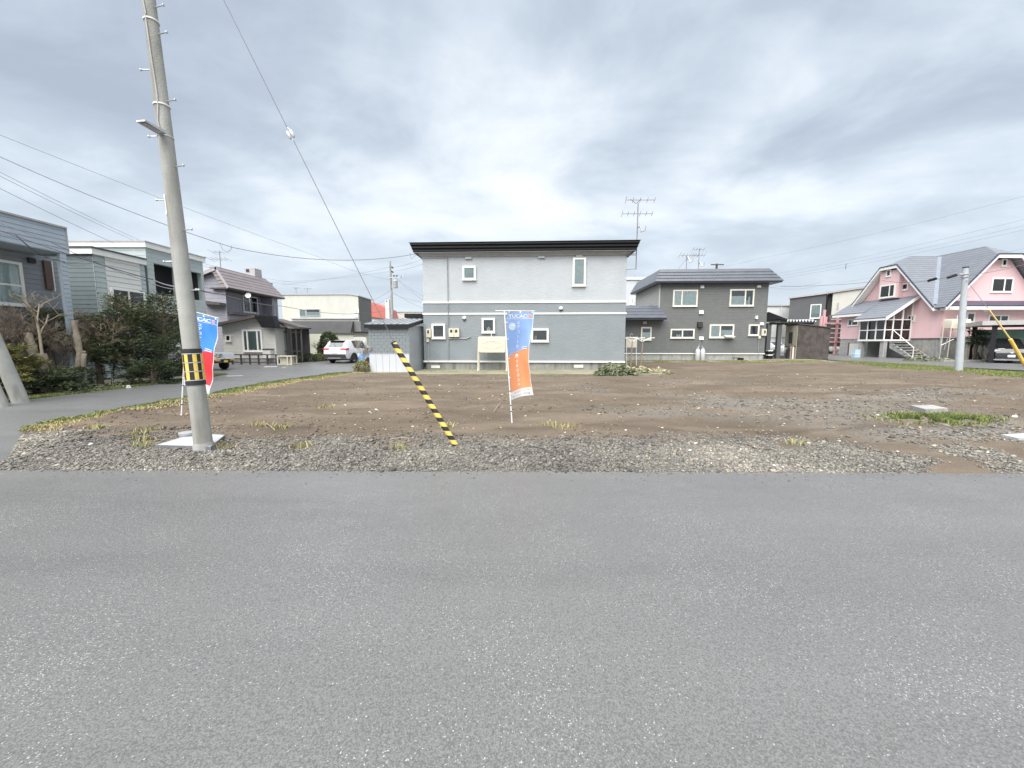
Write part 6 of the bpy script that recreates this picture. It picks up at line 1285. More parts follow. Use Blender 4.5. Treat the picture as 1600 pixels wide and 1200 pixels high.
# --- antennas on the other roofs
tv_antenna(345, 30.5, 419, 393, [(332, 346, 394, 3, 0.3), (328, 356, 405, 5, 0.35)], None, 'television aerial on the ridge of the lilac house', rod=0.015)
tv_antenna(1072, 33.5, 424, 400, [(1062, 1090, 399, 6, 0.35)], (1075, 405, 0.36, 0.6), 'aerial with white dish on the dark grey roof, lower of two', rod=0.016, stays=((1060, 420, 1072, 405),))
tv_antenna(1091, 33.5, 424, 388, [(1083, 1100, 389.5, 4, 0.3), (1082, 1101, 399, 5, 0.3)], (1093.5, 412, 0.32, 0.6), 'taller aerial with small dish on the dark grey roof', rod=0.016)
DPo = P(1120, 412, 48); t = thing('utility_pole', 'brown pole top with crossarm rising behind the dark grey roof', 'utility pole', (DPo.x, 48, gz(48))); mb = MB(); mb.tube([(DPo.x, 48, gz(48)), DPo], 0.13, 8); obj('shaft', mb, CBR, t); a_, b_ = P(1111, 413.5, 47.8), P(1131, 413.5, 47.8); mb = MB(); mb.box((a_.x, 47.75, a_.z - 0.06), (b_.x, 47.85, a_.z + 0.06)); obj('crossarm', mb, CBR, t)
q = P(388, 462, 29.5); t = thing('satellite_dish', 'round white satellite dish on the balcony rail of the lilac house', 'satellite dish', q - Vector((0, 0, 0.25)))
nv = Vector((0.25, -0.93, 0.3)).normalized(); ax_ = nv.orthogonal().normalized(); bx_ = nv.cross(ax_); mb = MB(); vs_ = [q]
for j in range(1, 4):
    for k in range(18):
        an = 2 * math.pi * k / 18; r_ = 0.2 * j / 3; vs_.append(q + (ax_ * math.cos(an) + bx_ * math.sin(an)) * r_ + nv * (0.06 * (j / 3) ** 2))
mb.add(vs_, [(0, 1 + k, 1 + (k + 1) % 18) for k in range(18)] + [(1 + j * 18 + k, 1 + j * 18 + (k + 1) % 18, 1 + (j + 1) * 18 + (k + 1) % 18, 1 + (j + 1) * 18 + k) for j in range(2) for k in range(18)]); obj('reflector', mb, STEEL, t, smooth='all')
mb = MB(); mb.tube([q + Vector((0, 0.03, 0)), q + Vector((0, 0.1, -0.1)), q + Vector((0, 0.1, -0.5))], 0.025, 6); obj('mount', mb, GALV, t)
tv_antenna(463, 50, 460, 449, [(459, 468, 450, 3, 0.25)], None, 'thin aerial frame on the cream building', rod=0.02); tv_antenna(481, 52, 460, 450, [(476, 486, 451, 3, 0.25)], None, 'smaller aerial on the cream building', rod=0.02)

# ================================================================== FLAGS
FLAGP = mat('white_flag_pole', (0.75, 0.75, 0.74), 0.35, 0.05, 4)
def banner_mat(name, top, low, split):
    m, n, l, b = ground_nodes(name); uv = n.new('ShaderNodeUVMap'); uv.uv_map = 'UVMap'; s_ = n.new('ShaderNodeSeparateXYZ'); l.new(uv.outputs[0], s_.inputs[0])
    def mth(op, a, b_):
        x = n.new('ShaderNodeMath'); x.operation = op
        for i, v in enumerate((a, b_)):
            if isinstance(v, (int, float)): x.inputs[i].default_value = v
            else: l.new(v, x.inputs[i])
        return x.outputs[0]
    U, V = s_.outputs[0], s_.outputs[1]
    sp = mth('ADD', V, mth('MULTIPLY', mth('SUBTRACT', U, 0.5), -split[1]))       # slanting border between the two colours
    c = mixc(n, l, mth('GREATER_THAN', sp, split[0]), low, top)
    c = mixc(n, l, mth('LESS_THAN', V, 0.115), c, (0.80, 0.80, 0.80))
    c = mixc(n, l, mth('LESS_THAN', mth('ABSOLUTE', mth('SUBTRACT', V, 0.925), 0), 0.0028), c, (0.8, 0.8, 0.8))
    c = mixc(n, l, mth('GREATER_THAN', U, 0.975), c, (0.78, 0.79, 0.80))
    l.new(c, b.inputs['Base Color']); b.inputs['Roughness'].default_value = 0.75
    tr_ = n.new('ShaderNodeBsdfTranslucent'); l.new(c, tr_.inputs[0]); mx_ = n.new('ShaderNodeMixShader'); mx_.inputs[0].default_value = 0.25
    l.new(b.outputs[0], mx_.inputs[1]); l.new(tr_.outputs[0], mx_.inputs[2]); l.new(mx_.outputs[0], n['Material Output'].inputs[0]); return m
PRINTW = mat('white_print', (0.82, 0.82, 0.82), 0.7); PRINTK = mat('grey_print', (0.25, 0.25, 0.27), 0.7); PRINTG = mat('green_print', (0.12, 0.45, 0.16), 0.7)
def flag(label, base, top, left, right, fold, top_c, low_c, split, dot_c, rip, hidden=False):
    b_ = G(*base); Yf = b_.y; b_.z = float(lot_z(b_.x, b_.y)); tp = P(*top, Yf); t = thing('banner_flag', label, 'flag', b_)
    mb = MB(); kn = b_.lerp(tp, 0.30); mb.tube([b_ - (tp - b_) * 0.03, kn], 0.014, 10); obj('lower_pole', mb, FLAGP, t, smooth=True); mb = MB(); mb.tube([kn - (tp - b_) * 0.02, tp], 0.011, 10); obj('upper_pole', mb, FLAGP, t, smooth=True)
    for k in (0.10, 0.155, 0.285): c = b_.lerp(tp, k); mb = MB(); mb.tube([c, c + (tp - b_) * 0.008], 0.0165, 10); obj('joint', mb, BLK, t)
    ys = [p_[1] for p_ in left]; yr = [p_[1] for p_ in right]
    def pos(u, v):                                       # u 0 at the pole, v 1 at the top
        i = (1 - v)
        lx = np.interp(i, np.linspace(0, 1, len(left)), [p_[0] for p_ in left]); ly = np.interp(i, np.linspace(0, 1, len(left)), ys)
        rx = np.interp(i, np.linspace(0, 1, len(right)), [p_[0] for p_ in right]); ry = np.interp(i, np.linspace(0, 1, len(right)), yr)
        A, B = P(lx, ly, Yf), P(rx, ry, Yf); w_ = (B - A).length; slack = math.sqrt(max(0.0, 0.36 - min(w_, 0.599) ** 2))
        q = A.lerp(B, u); q.y += fold * slack * 0.55 * math.sin(math.pi * u) + rip * (math.sin(7 * u + 9 * v) * 0.6 + math.sin(13 * v - 4 * u + 1.3) * 0.5 + 0.5 * math.sin(23 * u * v + 3)) * (0.25 + u) + fold * slack * 0.4 * u
        return q
    nu, nv = 18, 50; mb = MB(); mb.add([pos(i / nu, j / nv) for j in range(nv + 1) for i in range(nu + 1)], [(j * (nu + 1) + i, j * (nu + 1) + i + 1, (j + 1) * (nu + 1) + i + 1, (j + 1) * (nu + 1) + i) for j in range(nv) for i in range(nu)])
    ban = obj('banner', mb, banner_mat('banner_' + label[:6].strip(), top_c, low_c, split), t, smooth='all', recalc=False)
    uvl = ban.data.uv_layers.new(name='UVMap')
    for lp in ban.data.loops: v_ = lp.vertex_index; uvl.data[lp.index].uv = ((v_ % (nu + 1)) / nu, (v_ // (nu + 1)) / nv)
    def nrm(u, v):
        e = 0.01; a = pos(min(u + e, 1), v) - pos(max(u - e, 0), v); b2 = pos(u, min(v + e, 1)) - pos(u, max(v - e, 0)); n_ = a.cross(b2).normalized(); return n_ if n_.y < 0 else -n_
    def put(name, vs_, fs, m_, lift=0.004):
        q = MB(); q.add([pos(min(max(u, 0), 1), min(max(v, 0), 1)) + nrm(u, v) * lift for u, v in vs_], fs); return obj(name, q, m_, ban, recalc=False)
    def text(s_, u, v, w_, h_, m_, sp=0.0, bold=0.0):
        cu = bpy.data.curves.new('lettering', 'FONT'); cu.body = s_; cu.size = 1; cu.resolution_u = 3; cu.offset = bold
        o = bpy.data.objects.new('lettering', cu); COL.objects.link(o); dg = bpy.context.evaluated_depsgraph_get(); me = bpy.data.meshes.new_from_object(o.evaluated_get(dg)); vs_ = [v_.co.copy() for v_ in me.vertices]; fs = [tuple(p_.vertices) for p_ in me.polygons]
        bpy.data.objects.remove(o); bpy.data.curves.remove(cu); bpy.data.meshes.remove(me)
        if not vs_: return
        x0, x1 = min(a.x for a in vs_), max(a.x for a in vs_); y0, y1 = min(a.y for a in vs_), max(a.y for a in vs_)
        put('lettering', [(u + (a.x - x0) / max(1e-6, x1 - x0) * w_, v + (a.y - y0) / max(1e-6, y1 - y0) * h_) for a in vs_], fs, m_)
    def bar(u, v, w_, h_, lift): put('small_print', [(u, v), (u + w_, v), (u + w_, v + h_), (u, v + h_)], [(0, 1, 2, 3)], PRINTW, lift)
    def disc(u, v, r_, m_, lift=0.004, nm='roundel'):
        k = 28; put(nm, [(u, v)] + [(u + r_ * math.cos(2 * math.pi * i / k), v + r_ / 3 * math.sin(2 * math.pi * i / k)) for i in range(k)], [(0, 1 + i, 1 + (i + 1) % k) for i in range(k)], m_, lift)
    text('YUCAC', 0.04, 0.934, 0.71, 0.044, PRINTW, bold=0.035); disc(0.845, 0.955, 0.072, PRINTW); disc(0.845, 0.955, 0.058, mat('roundel_' + label[:6].strip(), dot_c, 0.7), 0.006)
    bar(0.805, 0.952, 0.08, 0.006, 0.008)
    disc(0.19, 0.835, 0.135, mat('pale_disc_' + label[:6].strip(), (0.62, 0.68, 0.76), 0.7)); bar(0.11, 0.838, 0.15, 0.007, 0.008); bar(0.12, 0.823, 0.11, 0.006, 0.008)
    vv = 0.865
    for ch, hh_ in (('エ', 0.030), ('ア', 0.036), ('コ', 0.032), ('ン', 0.034), ('1', 0.034), ('台', 0.036)):
        ww = 0.105 if ch != '1' else 0.026; text(ch, 0.44 - ww / 2, vv, ww, hh_, PRINTW, bold=0.02); vv -= 0.054
    put('house_mark', [(0.30, 0.505), (0.40, 0.53), (0.50, 0.505), (0.47, 0.505), (0.47, 0.48), (0.43, 0.48), (0.43, 0.497), (0.37, 0.497), (0.37, 0.48), (0.33, 0.48), (0.33, 0.505)], [(0, 1, 2, 3, 10), (10, 3, 6, 7), (3, 4, 5, 6), (10, 7, 8, 9)], PRINTW)
    vv = 0.425
    for ch in '全館空調の家': text(ch, 0.35, vv, 0.11, 0.037, PRINTW, bold=0.015); vv -= 0.0515
    bar(0.66, 0.588, 0.24, 0.009, 0.004); bar(0.64, 0.565, 0.26, 0.009, 0.004)
    text('ロゴホーム', 0.16, 0.070, 0.54, 0.030, PRINTK); disc(0.80, 0.086, 0.04, PRINTG); disc(0.80, 0.086, 0.022, PRINTW, 0.006)
    text('011-211-0718', 0.06, 0.020, 0.80, 0.028, PRINTK)
    crs = [P(top[0] - 14, top[1] + 1, Yf), P(right[0][0] + 4, right[0][1] - 1, Yf)]
    mb = MB(); mb.tube([tp + (crs[0] - tp) * 1.0, tp + Vector((0, 0.012, -0.01)), pos(0.98, 1.0) + Vector((0.03, 0.012, 0.02))], 0.0065, 8); obj('crossbar', mb, FLAGP, t, smooth=True)
    for u in (0.08, 0.5, 0.93):
        a = pos(u, 1.0); mb = MB(); mb.prism([a + Vector((-0.016, 0, -0.015)), a + Vector((0.016, 0, -0.015)), a + Vector((0.014, 0, 0.035)), a + Vector((-0.014, 0, 0.035))], (0, -0.004, 0)); obj('loop', mb, FLAGP, t)
    for v in (0.1, 0.3, 0.5, 0.7, 0.88):
        a = pos(0.0, v); k_ = b_ + (tp - b_) * ((a.z - b_.z) / (tp.z - b_.z)); mb = MB(); mb.tube([k_ - Vector((0.014, 0.0, 0)), k_ + Vector((0, -0.014, 0)), a + Vector((0.02, -0.004, 0))], 0.006, 6); obj('loop', mb, FLAGP, t)
    return t
flag('blue and orange vertical banner flag standing in the middle of the lot', (800, 664), (788, 484.5), [(792, 487), (792.5, 515), (793.5, 545), (795.5, 575), (798, 605), (799, 625)], [(835, 487), (832.7, 513), (827.5, 540), (827, 566), (830, 596), (834.5, 619)], 1, (0.31, 0.48, 0.82), (0.88, 0.38, 0.18), (0.555, 0.06), (0.85, 0.25, 0.08), 0.012)
flag('blue and red vertical banner flag partly wrapped behind the utility pole', (284, 652), (291, 483), [(293, 489), (291.5, 512), (290, 535), (288.5, 558), (287, 580), (285.5, 601)], [(340.5, 499), (338, 524), (335.5, 548), (333, 572), (331, 594), (326, 617)], 1, (0.07, 0.30, 0.78), (0.78, 0.045, 0.06), (0.54, 0.08), (0.75, 0.05, 0.1), 0.02)
# ================================================================== VEHICLES
CG = mat('car_glass', (0.03, 0.035, 0.04), 0.06, 0.05, 1, spec=0.8); TYRE = RUBBER; RIM = mat('alloy_rim', (0.5, 0.5, 0.52), 0.3, 0.05, 3, metal=0.9)
TAIL = mat('tail_lamp_red', (0.55, 0.03, 0.04), 0.2, 0.05, 3, spec=0.8); LENS = mat('lamp_lens', (0.75, 0.77, 0.78), 0.12, 0.05, 3, spec=0.9); AMBER = mat('amber_lamp', (0.8, 0.35, 0.04), 0.3); CLAD = mat('black_cladding', (0.03, 0.03, 0.032), 0.55); PLATE = mat('number_plate_white', (0.8, 0.8, 0.78), 0.5)
def car(name, label, loc, head, st, paint, wheel_r, wheels, win, extras):
    """st: stations (x, z_bottom, z_belt, z_top, half width, roof half width) from nose (+x) to tail. win: list of (kind, i, j) glazed spans."""
    c, s_ = math.cos(head), math.sin(head); loc = Vector(loc); t = thing(name, label, 'car', loc)
    def X(x, y, z): return loc + Vector((x * c - y * s_, x * s_ + y * c, z))
    def ringp(q):
        x, zb_, zl, zt_, w_, wr = q; m = zb_ + (zl - zb_) * 0.45
        return [(x, -w_ * 0.93, zb_), (x, -w_, m), (x, -w_ * 0.985, zl), (x, -wr, zt_ - 0.05 * (zt_ - zl)), (x, -wr * 0.8, zt_), (x, wr * 0.8, zt_), (x, wr, zt_ - 0.05 * (zt_ - zl)), (x, w_ * 0.985, zl), (x, w_, m), (x, w_ * 0.93, zb_)]
    rs = [ringp(q) for q in st]; mb = MB(); n = 10
    mb.add([X(*p) for r_ in rs for p in r_], [(i * n + k, i * n + (k + 1) % n, (i + 1) * n + (k + 1) % n, (i + 1) * n + k) for i in range(len(rs) - 1) for k in range(n)] + [tuple(range(n)), tuple((len(rs) - 1) * n + k for k in range(n))])
    body = obj('body', mb, paint, t, smooth=True)
    def panel(nm, a, b, c4, d, m, off=0.012, ins=0.07):
        P4 = [Vector(v) for v in (a, b, c4, d)]; cen = sum(P4, Vector()) / 4; nn = (P4[1] - P4[0]).cross(P4[3] - P4[0]).normalized()
        if nn.dot(cen - Vector((0, 0, 0.6))) < 0: nn = -nn
        Q = [v.lerp(cen, ins) + nn * off for v in P4]; mb = MB(); mb.prism([X(*v) for v in Q], X(*(cen - nn * 0.03)) - X(*cen)); return obj(nm, mb, m, t)
    for kind, i, j in win:
        a, b = rs[i], rs[j]
        if kind == 'side':
            panel('side_window', a[2], b[2], b[3], a[3], CG); panel('side_window', a[7], b[7], b[6], a[6], CG)
        else: panel('windscreen' if kind == 'front' else 'rear_window', a[4], a[5], b[5], b[4], CG, 0.012, 0.05)
    for wx in wheels:
        for sg in (-1, 1):
            w_ = max(q[4] for q in st); y0 = sg * (w_ - 0.2); mb = MB(); cx = Vector((wx, y0, wheel_r)); nn = 20; prof = [(wheel_r * 0.62, -0.0), (wheel_r * 0.93, 0.0), (wheel_r, 0.03), (wheel_r, 0.18), (wheel_r * 0.93, 0.215), (wheel_r * 0.62, 0.215)]
            vs_ = [X(wx + r_ * math.cos(2 * math.pi * k / nn), y0 + sg * h, wheel_r + r_ * math.sin(2 * math.pi * k / nn)) for r_, h in prof for k in range(nn)]
            mb.add(vs_, [(i * nn + k, i * nn + (k + 1) % nn, (i + 1) * nn + (k + 1) % nn, (i + 1) * nn + k) for i in range(5) for k in range(nn)]); ty = obj('tyre', mb, TYRE, t, smooth=True)
            mb = MB(); vs_ = []
            for h in (0.12, 0.20):
                vs_ += [X(wx + wheel_r * 0.62 * math.cos(2 * math.pi * k / nn), y0 + sg * h, wheel_r + wheel_r * 0.62 * math.sin(2 * math.pi * k / nn)) for k in range(nn)]
            mb.add(vs_, [tuple(range(nn)), tuple(range(nn, 2 * nn))] + [(k, (k + 1) % nn, nn + (k + 1) % nn, nn + k) for k in range(nn)]); obj('rim', mb, RIM, ty)
            mb = MB(); vs_ = [X(wx + (wheel_r + 0.07) * math.cos(math.pi * k / 12), sg * (w_ + 0.004) - sg * d_, wheel_r + (wheel_r + 0.07) * math.sin(math.pi * k / 12)) for d_ in (0.0, 0.3) for k in range(13)]
            mb.add(vs_, [tuple(range(13)), tuple(range(25, 12, -1))] + [(k, k + 1, 14 + k, 13 + k) for k in range(12)]); obj('wheel_arch', mb, CLAD, t)
    for nm, m, a, b in extras:
        mb = MB(); x0, y0, z0 = a; x1, y1, z1 = b
        mb.hexa([X(x0, y0, z0), X(x1, y0, z0), X(x1, y1, z0), X(x0, y1, z0), X(x0, y0, z1), X(x1, y0, z1), X(x1, y1, z1), X(x0, y1, z1)]); obj(nm, mb, m, t)
    return t
PWHITE = mat('white_car_paint', (0.74, 0.75, 0.76), 0.25, 0.02, 1, coat=0.6); PBLUE = mat('sky_blue_car_paint', (0.16, 0.36, 0.66), 0.25, 0.03, 1, coat=0.6); PBLACK = mat('black_car_paint', (0.02, 0.02, 0.022), 0.2, 0.05, 1, coat=0.8); PGREY = mat('silver_car_paint', (0.62, 0.63, 0.64), 0.3, 0.03, 1, coat=0.5)
SUV = [(2.3, 0.42, 0.72, 0.76, 0.72, 0.60), (2.2, 0.28, 0.85, 0.92, 0.86, 0.72), (1.6, 0.24, 0.98, 1.04, 0.92, 0.78), (1.05, 0.24, 1.02, 1.10, 0.93, 0.78), (0.25, 0.24, 1.04, 1.62, 0.93, 0.68), (-0.5, 0.24, 1.06, 1.69, 0.93, 0.69), (-1.3, 0.24, 1.08, 1.67, 0.93, 0.68), (-1.85, 0.28, 1.12, 1.60, 0.92, 0.66), (-2.2, 0.40, 1.10, 1.14, 0.90, 0.78), (-2.28, 0.50, 0.90, 0.94, 0.86, 0.74)]
sc_ = G(523, 568.5)
for_px = P(530, 560, 27.6)
car('parked_car', 'white sport utility car parked tail first by the cream garage', (for_px.x + 0.2, 29.6, gz(27.6)), R(80), SUV, PWHITE, 0.35, (1.4, -1.35), [('front', 3, 4), ('side', 4, 5), ('side', 5, 6), ('rear', 8, 7)],
    [('rear_bumper', CLAD, (-2.33, -0.84, 0.38), (-2.0, 0.84, 0.66)), ('skirt', CLAD, (-1.9, -0.945, 0.22), (1.9, 0.945, 0.36)), ('tail_lamp', TAIL, (-2.28, -0.93, 0.98), (-1.95, -0.45, 1.09)), ('tail_lamp', TAIL, (-2.28, 0.45, 0.98), (-1.95, 0.93, 1.09)), ('number_plate', PLATE, (-2.31, -0.17, 0.76), (-2.27, 0.17, 0.9)), ('skid_plate', GALV, (-2.35, -0.5, 0.36), (-2.1, 0.5, 0.42)),
     ('roof_spoiler', CLAD, (-2.0, -0.6, 1.60), (-1.8, 0.6, 1.635)), ('headlamp', LENS, (2.1, 0.5, 0.74), (2.25, 0.8, 0.86)), ('headlamp', LENS, (2.1, -0.8, 0.74), (2.25, -0.5, 0.86)), ('mirror', PWHITE, (0.75, 0.93, 1.05), (0.95, 1.12, 1.2)), ('mirror', PWHITE, (0.75, -1.12, 1.05), (0.95, -0.93, 1.2))])
HATCH = [(1.85, 0.38, 0.68, 0.72, 0.66, 0.5), (1.75, 0.26, 0.82, 0.88, 0.78, 0.66), (1.25, 0.22, 0.92, 1.0, 0.83, 0.70), (0.9, 0.22, 0.96, 1.06, 0.84, 0.70), (0.2, 0.22, 0.98, 1.46, 0.84, 0.62), (-0.6, 0.22, 1.0, 1.52, 0.84, 0.62), (-1.3, 0.24, 1.02, 1.50, 0.84, 0.61), (-1.7, 0.34, 1.0, 1.12, 0.82, 0.68), (-1.82, 0.45, 0.8, 0.86, 0.76, 0.62)]
car('parked_car', 'sky blue small car half hidden behind the grey shed', (P(549, 560, 22.6).x + 1.95, 24.0, gz(23)), R(176), HATCH, PBLUE, 0.29, (1.15, -1.15), [('front', 3, 4), ('side', 4, 5), ('side', 5, 6), ('rear', 7, 6)],
    [('headlamp', LENS, (1.5, 0.45, 0.70), (1.83, 0.74, 0.86)), ('headlamp', LENS, (1.5, -0.74, 0.70), (1.83, -0.45, 0.86)), ('bumper_seam', CLAD, (1.0, -0.80, 0.545), (1.845, 0.80, 0.56)), ('grille', CLAD, (1.8, -0.4, 0.3), (1.86, 0.4, 0.42)), ('mirror', PBLUE, (0.55, 0.84, 0.95), (0.7, 1.0, 1.1)), ('mirror', PBLUE, (0.55, -1.0, 0.95), (0.7, -0.84, 1.1))])
VAN = [(2.25, 0.40, 0.78, 0.84, 0.74, 0.62), (2.12, 0.22, 0.96, 1.02, 0.85, 0.72), (1.55, 0.2, 1.06, 1.14, 0.87, 0.74), (1.35, 0.2, 1.08, 1.20, 0.87, 0.74), (0.45, 0.2, 1.1, 1.75, 0.87, 0.70), (-0.6, 0.2, 1.12, 1.84, 0.87, 0.72), (-1.6, 0.2, 1.14, 1.82, 0.87, 0.72), (-2.1, 0.26, 1.12, 1.72, 0.86, 0.70), (-2.25, 0.4, 1.0, 1.1, 0.84, 0.70)]
nC = Vector((-0.64, -0.77, 0)).normalized(); uC_ = Vector((0.77, -0.64, 0)).normalized(); cA = P(1556, 555, 27.8); cN = cA + uC_ * 0.72; YV = cN.y
car('parked_car', 'black people carrier nose out under the carport by the pink house', (cN.x - nC.x * 2.3, cN.y - nC.y * 2.3, gz(YV) + 0.012), math.atan2(nC.y, nC.x), VAN, PBLACK, 0.33, (1.4, -1.4), [('front', 3, 4), ('side', 4, 5), ('side', 5, 6), ('rear', 8, 7)],
    [('headlamp', LENS, (1.85, 0.52, 0.80), (2.2, 0.83, 0.94)), ('headlamp', LENS, (1.85, -0.83, 0.80), (2.2, -0.52, 0.94)), ('number_plate', PLATE, (2.24, -0.17, 0.44), (2.29, 0.17, 0.6)), ('chrome_strip', GALV, (2.12, -0.55, 0.80), (2.26, 0.55, 0.835)), ('emblem', LENS, (2.24, -0.06, 0.72), (2.275, 0.06, 0.78)), ('lower_trim', GALV, (2.0, -0.8, 0.22), (2.27, 0.8, 0.27)), ('bonnet_badge', PLATE, (1.9, -0.6, 1.02), (2.1, -0.3, 1.05)), ('mirror', PBLACK, (1.15, 0.87, 1.1), (1.35, 1.08, 1.3)), ('mirror', PBLACK, (1.15, -1.08, 1.1), (1.35, -0.87, 1.3))])
car('parked_car', 'silver white car glimpsed under the carport of the dark grey house', (P(1211, 545, 40).x, 40.5, gz(40)), R(-80), HATCH, PGREY, 0.29, (1.15, -1.15), [('front', 3, 4), ('side', 4, 5), ('side', 5, 6)], [('headlamp', LENS, (1.5, 0.45, 0.70), (1.83, 0.74, 0.86)), ('headlamp', LENS, (1.5, -0.74, 0.70), (1.83, -0.45, 0.86))])
car('parked_car', 'small white car seen low behind the slatted pink screen', (P(1301, 545, 47).x, 48, gz(47)), R(-90), HATCH, PWHITE, 0.29, (1.15, -1.15), [('front', 3, 4), ('side', 4, 5), ('side', 5, 6)], [('headlamp', LENS, (1.5, 0.45, 0.70), (1.83, 0.74, 0.86)), ('headlamp', LENS, (1.5, -0.74, 0.70), (1.83, -0.45, 0.86))])
# small flatbed truck behind the flag
tq = P(352, 560, 21.6); tl = Vector((tq.x, 21.6, gz(21.6))); T = thing('flatbed_truck', 'small white flatbed truck behind the blue and red flag', 'truck', tl)
def tb(nm, m, a, b):
    mb = MB(); mb.box(tl + Vector(a), tl + Vector(b)); return obj(nm, mb, m, T)
tb('bed', PWHITE, (-1.95, -0.7, 0.62), (0, 0.7, 0.68)); tb('tailgate', PWHITE, (-0.05, -0.7, 0.685), (0, 0.7, 0.98)); tb('bed_side', PWHITE, (-1.95, -0.72, 0.685), (-0.055, -0.67, 0.98)); tb('bed_side', PWHITE, (-1.95, 0.67, 0.685), (-0.055, 0.72, 0.98)); tb('chassis', CLAD, (-3.2, -0.4, 0.4), (-0.1, 0.4, 0.6)); tb('rear_bumper', CLAD, (-0.1, -0.62, 0.42), (0.02, 0.62, 0.52)); tb('tail_lamp', AMBER, (-0.1, -0.66, 0.53), (0.03, -0.4, 0.61)); tb('tail_lamp', AMBER, (-0.1, 0.4, 0.53), (0.03, 0.66, 0.61)); tb('number_plate', mat('yellow_plate', (0.75, 0.6, 0.08), 0.5), (0.021, -0.15, 0.44), (0.03, 0.15, 0.56)); tb('latch', TRIMG, (0.001, -0.5, 0.80), (0.02, -0.2, 0.86))
mb = MB(); mb.hexa([tl + Vector(v) for v in ((-3.25, -0.7, 0.35), (-2.0, -0.7, 0.35), (-2.0, 0.7, 0.35), (-3.25, 0.7, 0.35), (-2.95, -0.62, 1.78), (-2.0, -0.62, 1.78), (-2.0, 0.62, 1.78), (-2.95, 0.62, 1.78))]); obj('cab', mb, PWHITE, T); mb = MB(); mb.box(tl + Vector((-1.999, -0.5, 1.15)), tl + Vector((-1.99, 0.5, 1.62))); obj('rear_window', mb, CG, T)
for wx in (-0.55, -2.6):
    for sg in (-1, 1):
        mb = MB(); mb.lathe([(0.15, -0.07), (0.26, -0.07), (0.27, -0.04), (0.27, 0.04), (0.26, 0.07), (0.15, 0.07)], tl + Vector((wx, sg * 0.6, 0.27)), 'y', 18); obj('tyre', mb, TYRE, T, smooth=True)

# ================================================================== SMALL THINGS OF THE YARDS
# dark low fence before the lilac house
fq = Fr(P(350, 565, 26.6), P(432, 565, 26.2)); gq = gz(26.4); FN = thing('low_fence', 'low dark rail fence before the cream annexe', 'fence', fq.pt(fq.L / 2, gq))
for k in range(7):
    u = fq.L * k / 6; mb = MB(); fq.box(mb, u - 0.04, gq, u + 0.04, fq.z(390, 553.5), -0.04, 0.04); obj('post', mb, CBR, FN)
for zz_ in (554, 560.5, 566):
    z_ = fq.z(390, zz_); mb = MB(); fq.box(mb, -0.1, z_ - 0.035, fq.L + 0.1, z_ + 0.035, 0.041, 0.08); obj('rail', mb, CBR, FN)
q0 = P(434.5, 571, 25.6); q1 = P(455, 556, 25.6); gq = gz(25.6); ST = thing('plant_stand', 'cream wire sided stand on the forecourt asphalt', 'stand', ((q0.x + q1.x) / 2, 25.9, gq))
x0, x1, y0, y1, h_ = q0.x, q1.x, 25.6, 26.2, q1.z - gq
for xx in (x0, x0 + (x1 - x0) * 0.72, x1):
    for yy in (y0, y1):
        mb = MB(); mb.box((xx - 0.035, yy - 0.035, gq), (xx + 0.035, yy + 0.035, gq + h_)); obj('post', mb, CREAM, ST)
for z_ in (gq + 0.06, gq + h_ - 0.03):
    mb = MB(); mb.box((x0 - 0.04, y0 - 0.04, z_ - 0.03), (x1 + 0.04, y1 + 0.04, z_ + 0.03)); obj('shelf', mb, CREAM, ST)
mb = MB(); mb.box((x0 + 0.08, y0 + 0.1, gq + 0.1), (x1 - 0.08, y1 - 0.1, gq + h_ - 0.1)); obj('basket', mb, OLDW, ST)
# pale strips painting the glint of wet puddles on the forecourt
GLINT = mat('painted_wet_glint', (0.46, 0.46, 0.45), 0.7, 0.35, 9)
for (px0, py0, px1, py1) in ((413, 572.8, 433, 573.9), (441, 574.0, 447, 574.7), (354, 587.4, 379, 588.3)):
    a_, b_, c_, d2 = G(px0, py0), G(px1, py0 - 0.3), G(px1, py1 - 0.5), G(px0, py1); mb = MB(); mb.add([Vector((q.x, q.y, gz(q.y) + 0.009)) for q in (a_, b_, c_, d2)], [(0, 1, 2, 3)]); o = obj('puddle_glint_strip', mb, GLINT, recalc=False); o['kind'] = 'structure'
# sink unit and drying posts beside the two-tone house
c = P(984, 560, 24.5); g_ = gz(24.5); SK = thing('outdoor_sink', 'white outdoor sink on legs between the two grey houses', 'sink', (c.x, 24.5, g_)); a_, b_ = P(977, 543, 24.5), P(995, 527, 24.5)
mb = MB(); mb.box((a_.x, 24.4, a_.z), (b_.x, 24.9, b_.z)); obj('basin', mb, CREAM, SK); mb = MB(); mb.box((a_.x - 0.02, 24.37, b_.z - 0.05), (b_.x + 0.03, 24.93, b_.z + 0.02)); obj('rim', mb, WHITE, SK)
for xx in (a_.x + 0.05, b_.x - 0.04):
    mb = MB(); mb.tube([(xx, 24.42, a_.z), (xx + 0.06, 24.42, g_ - 0.02)], 0.022, 6); obj('leg', mb, WHITE, SK)
mb = MB(); mb.tube([(b_.x - 0.35, 24.7, b_.z), (b_.x - 0.35, 24.7, b_.z + 0.2), (b_.x - 0.3, 24.62, b_.z + 0.25), (b_.x - 0.26, 24.55, b_.z + 0.15)], 0.018, 6); obj('tap', mb, GALV, SK)
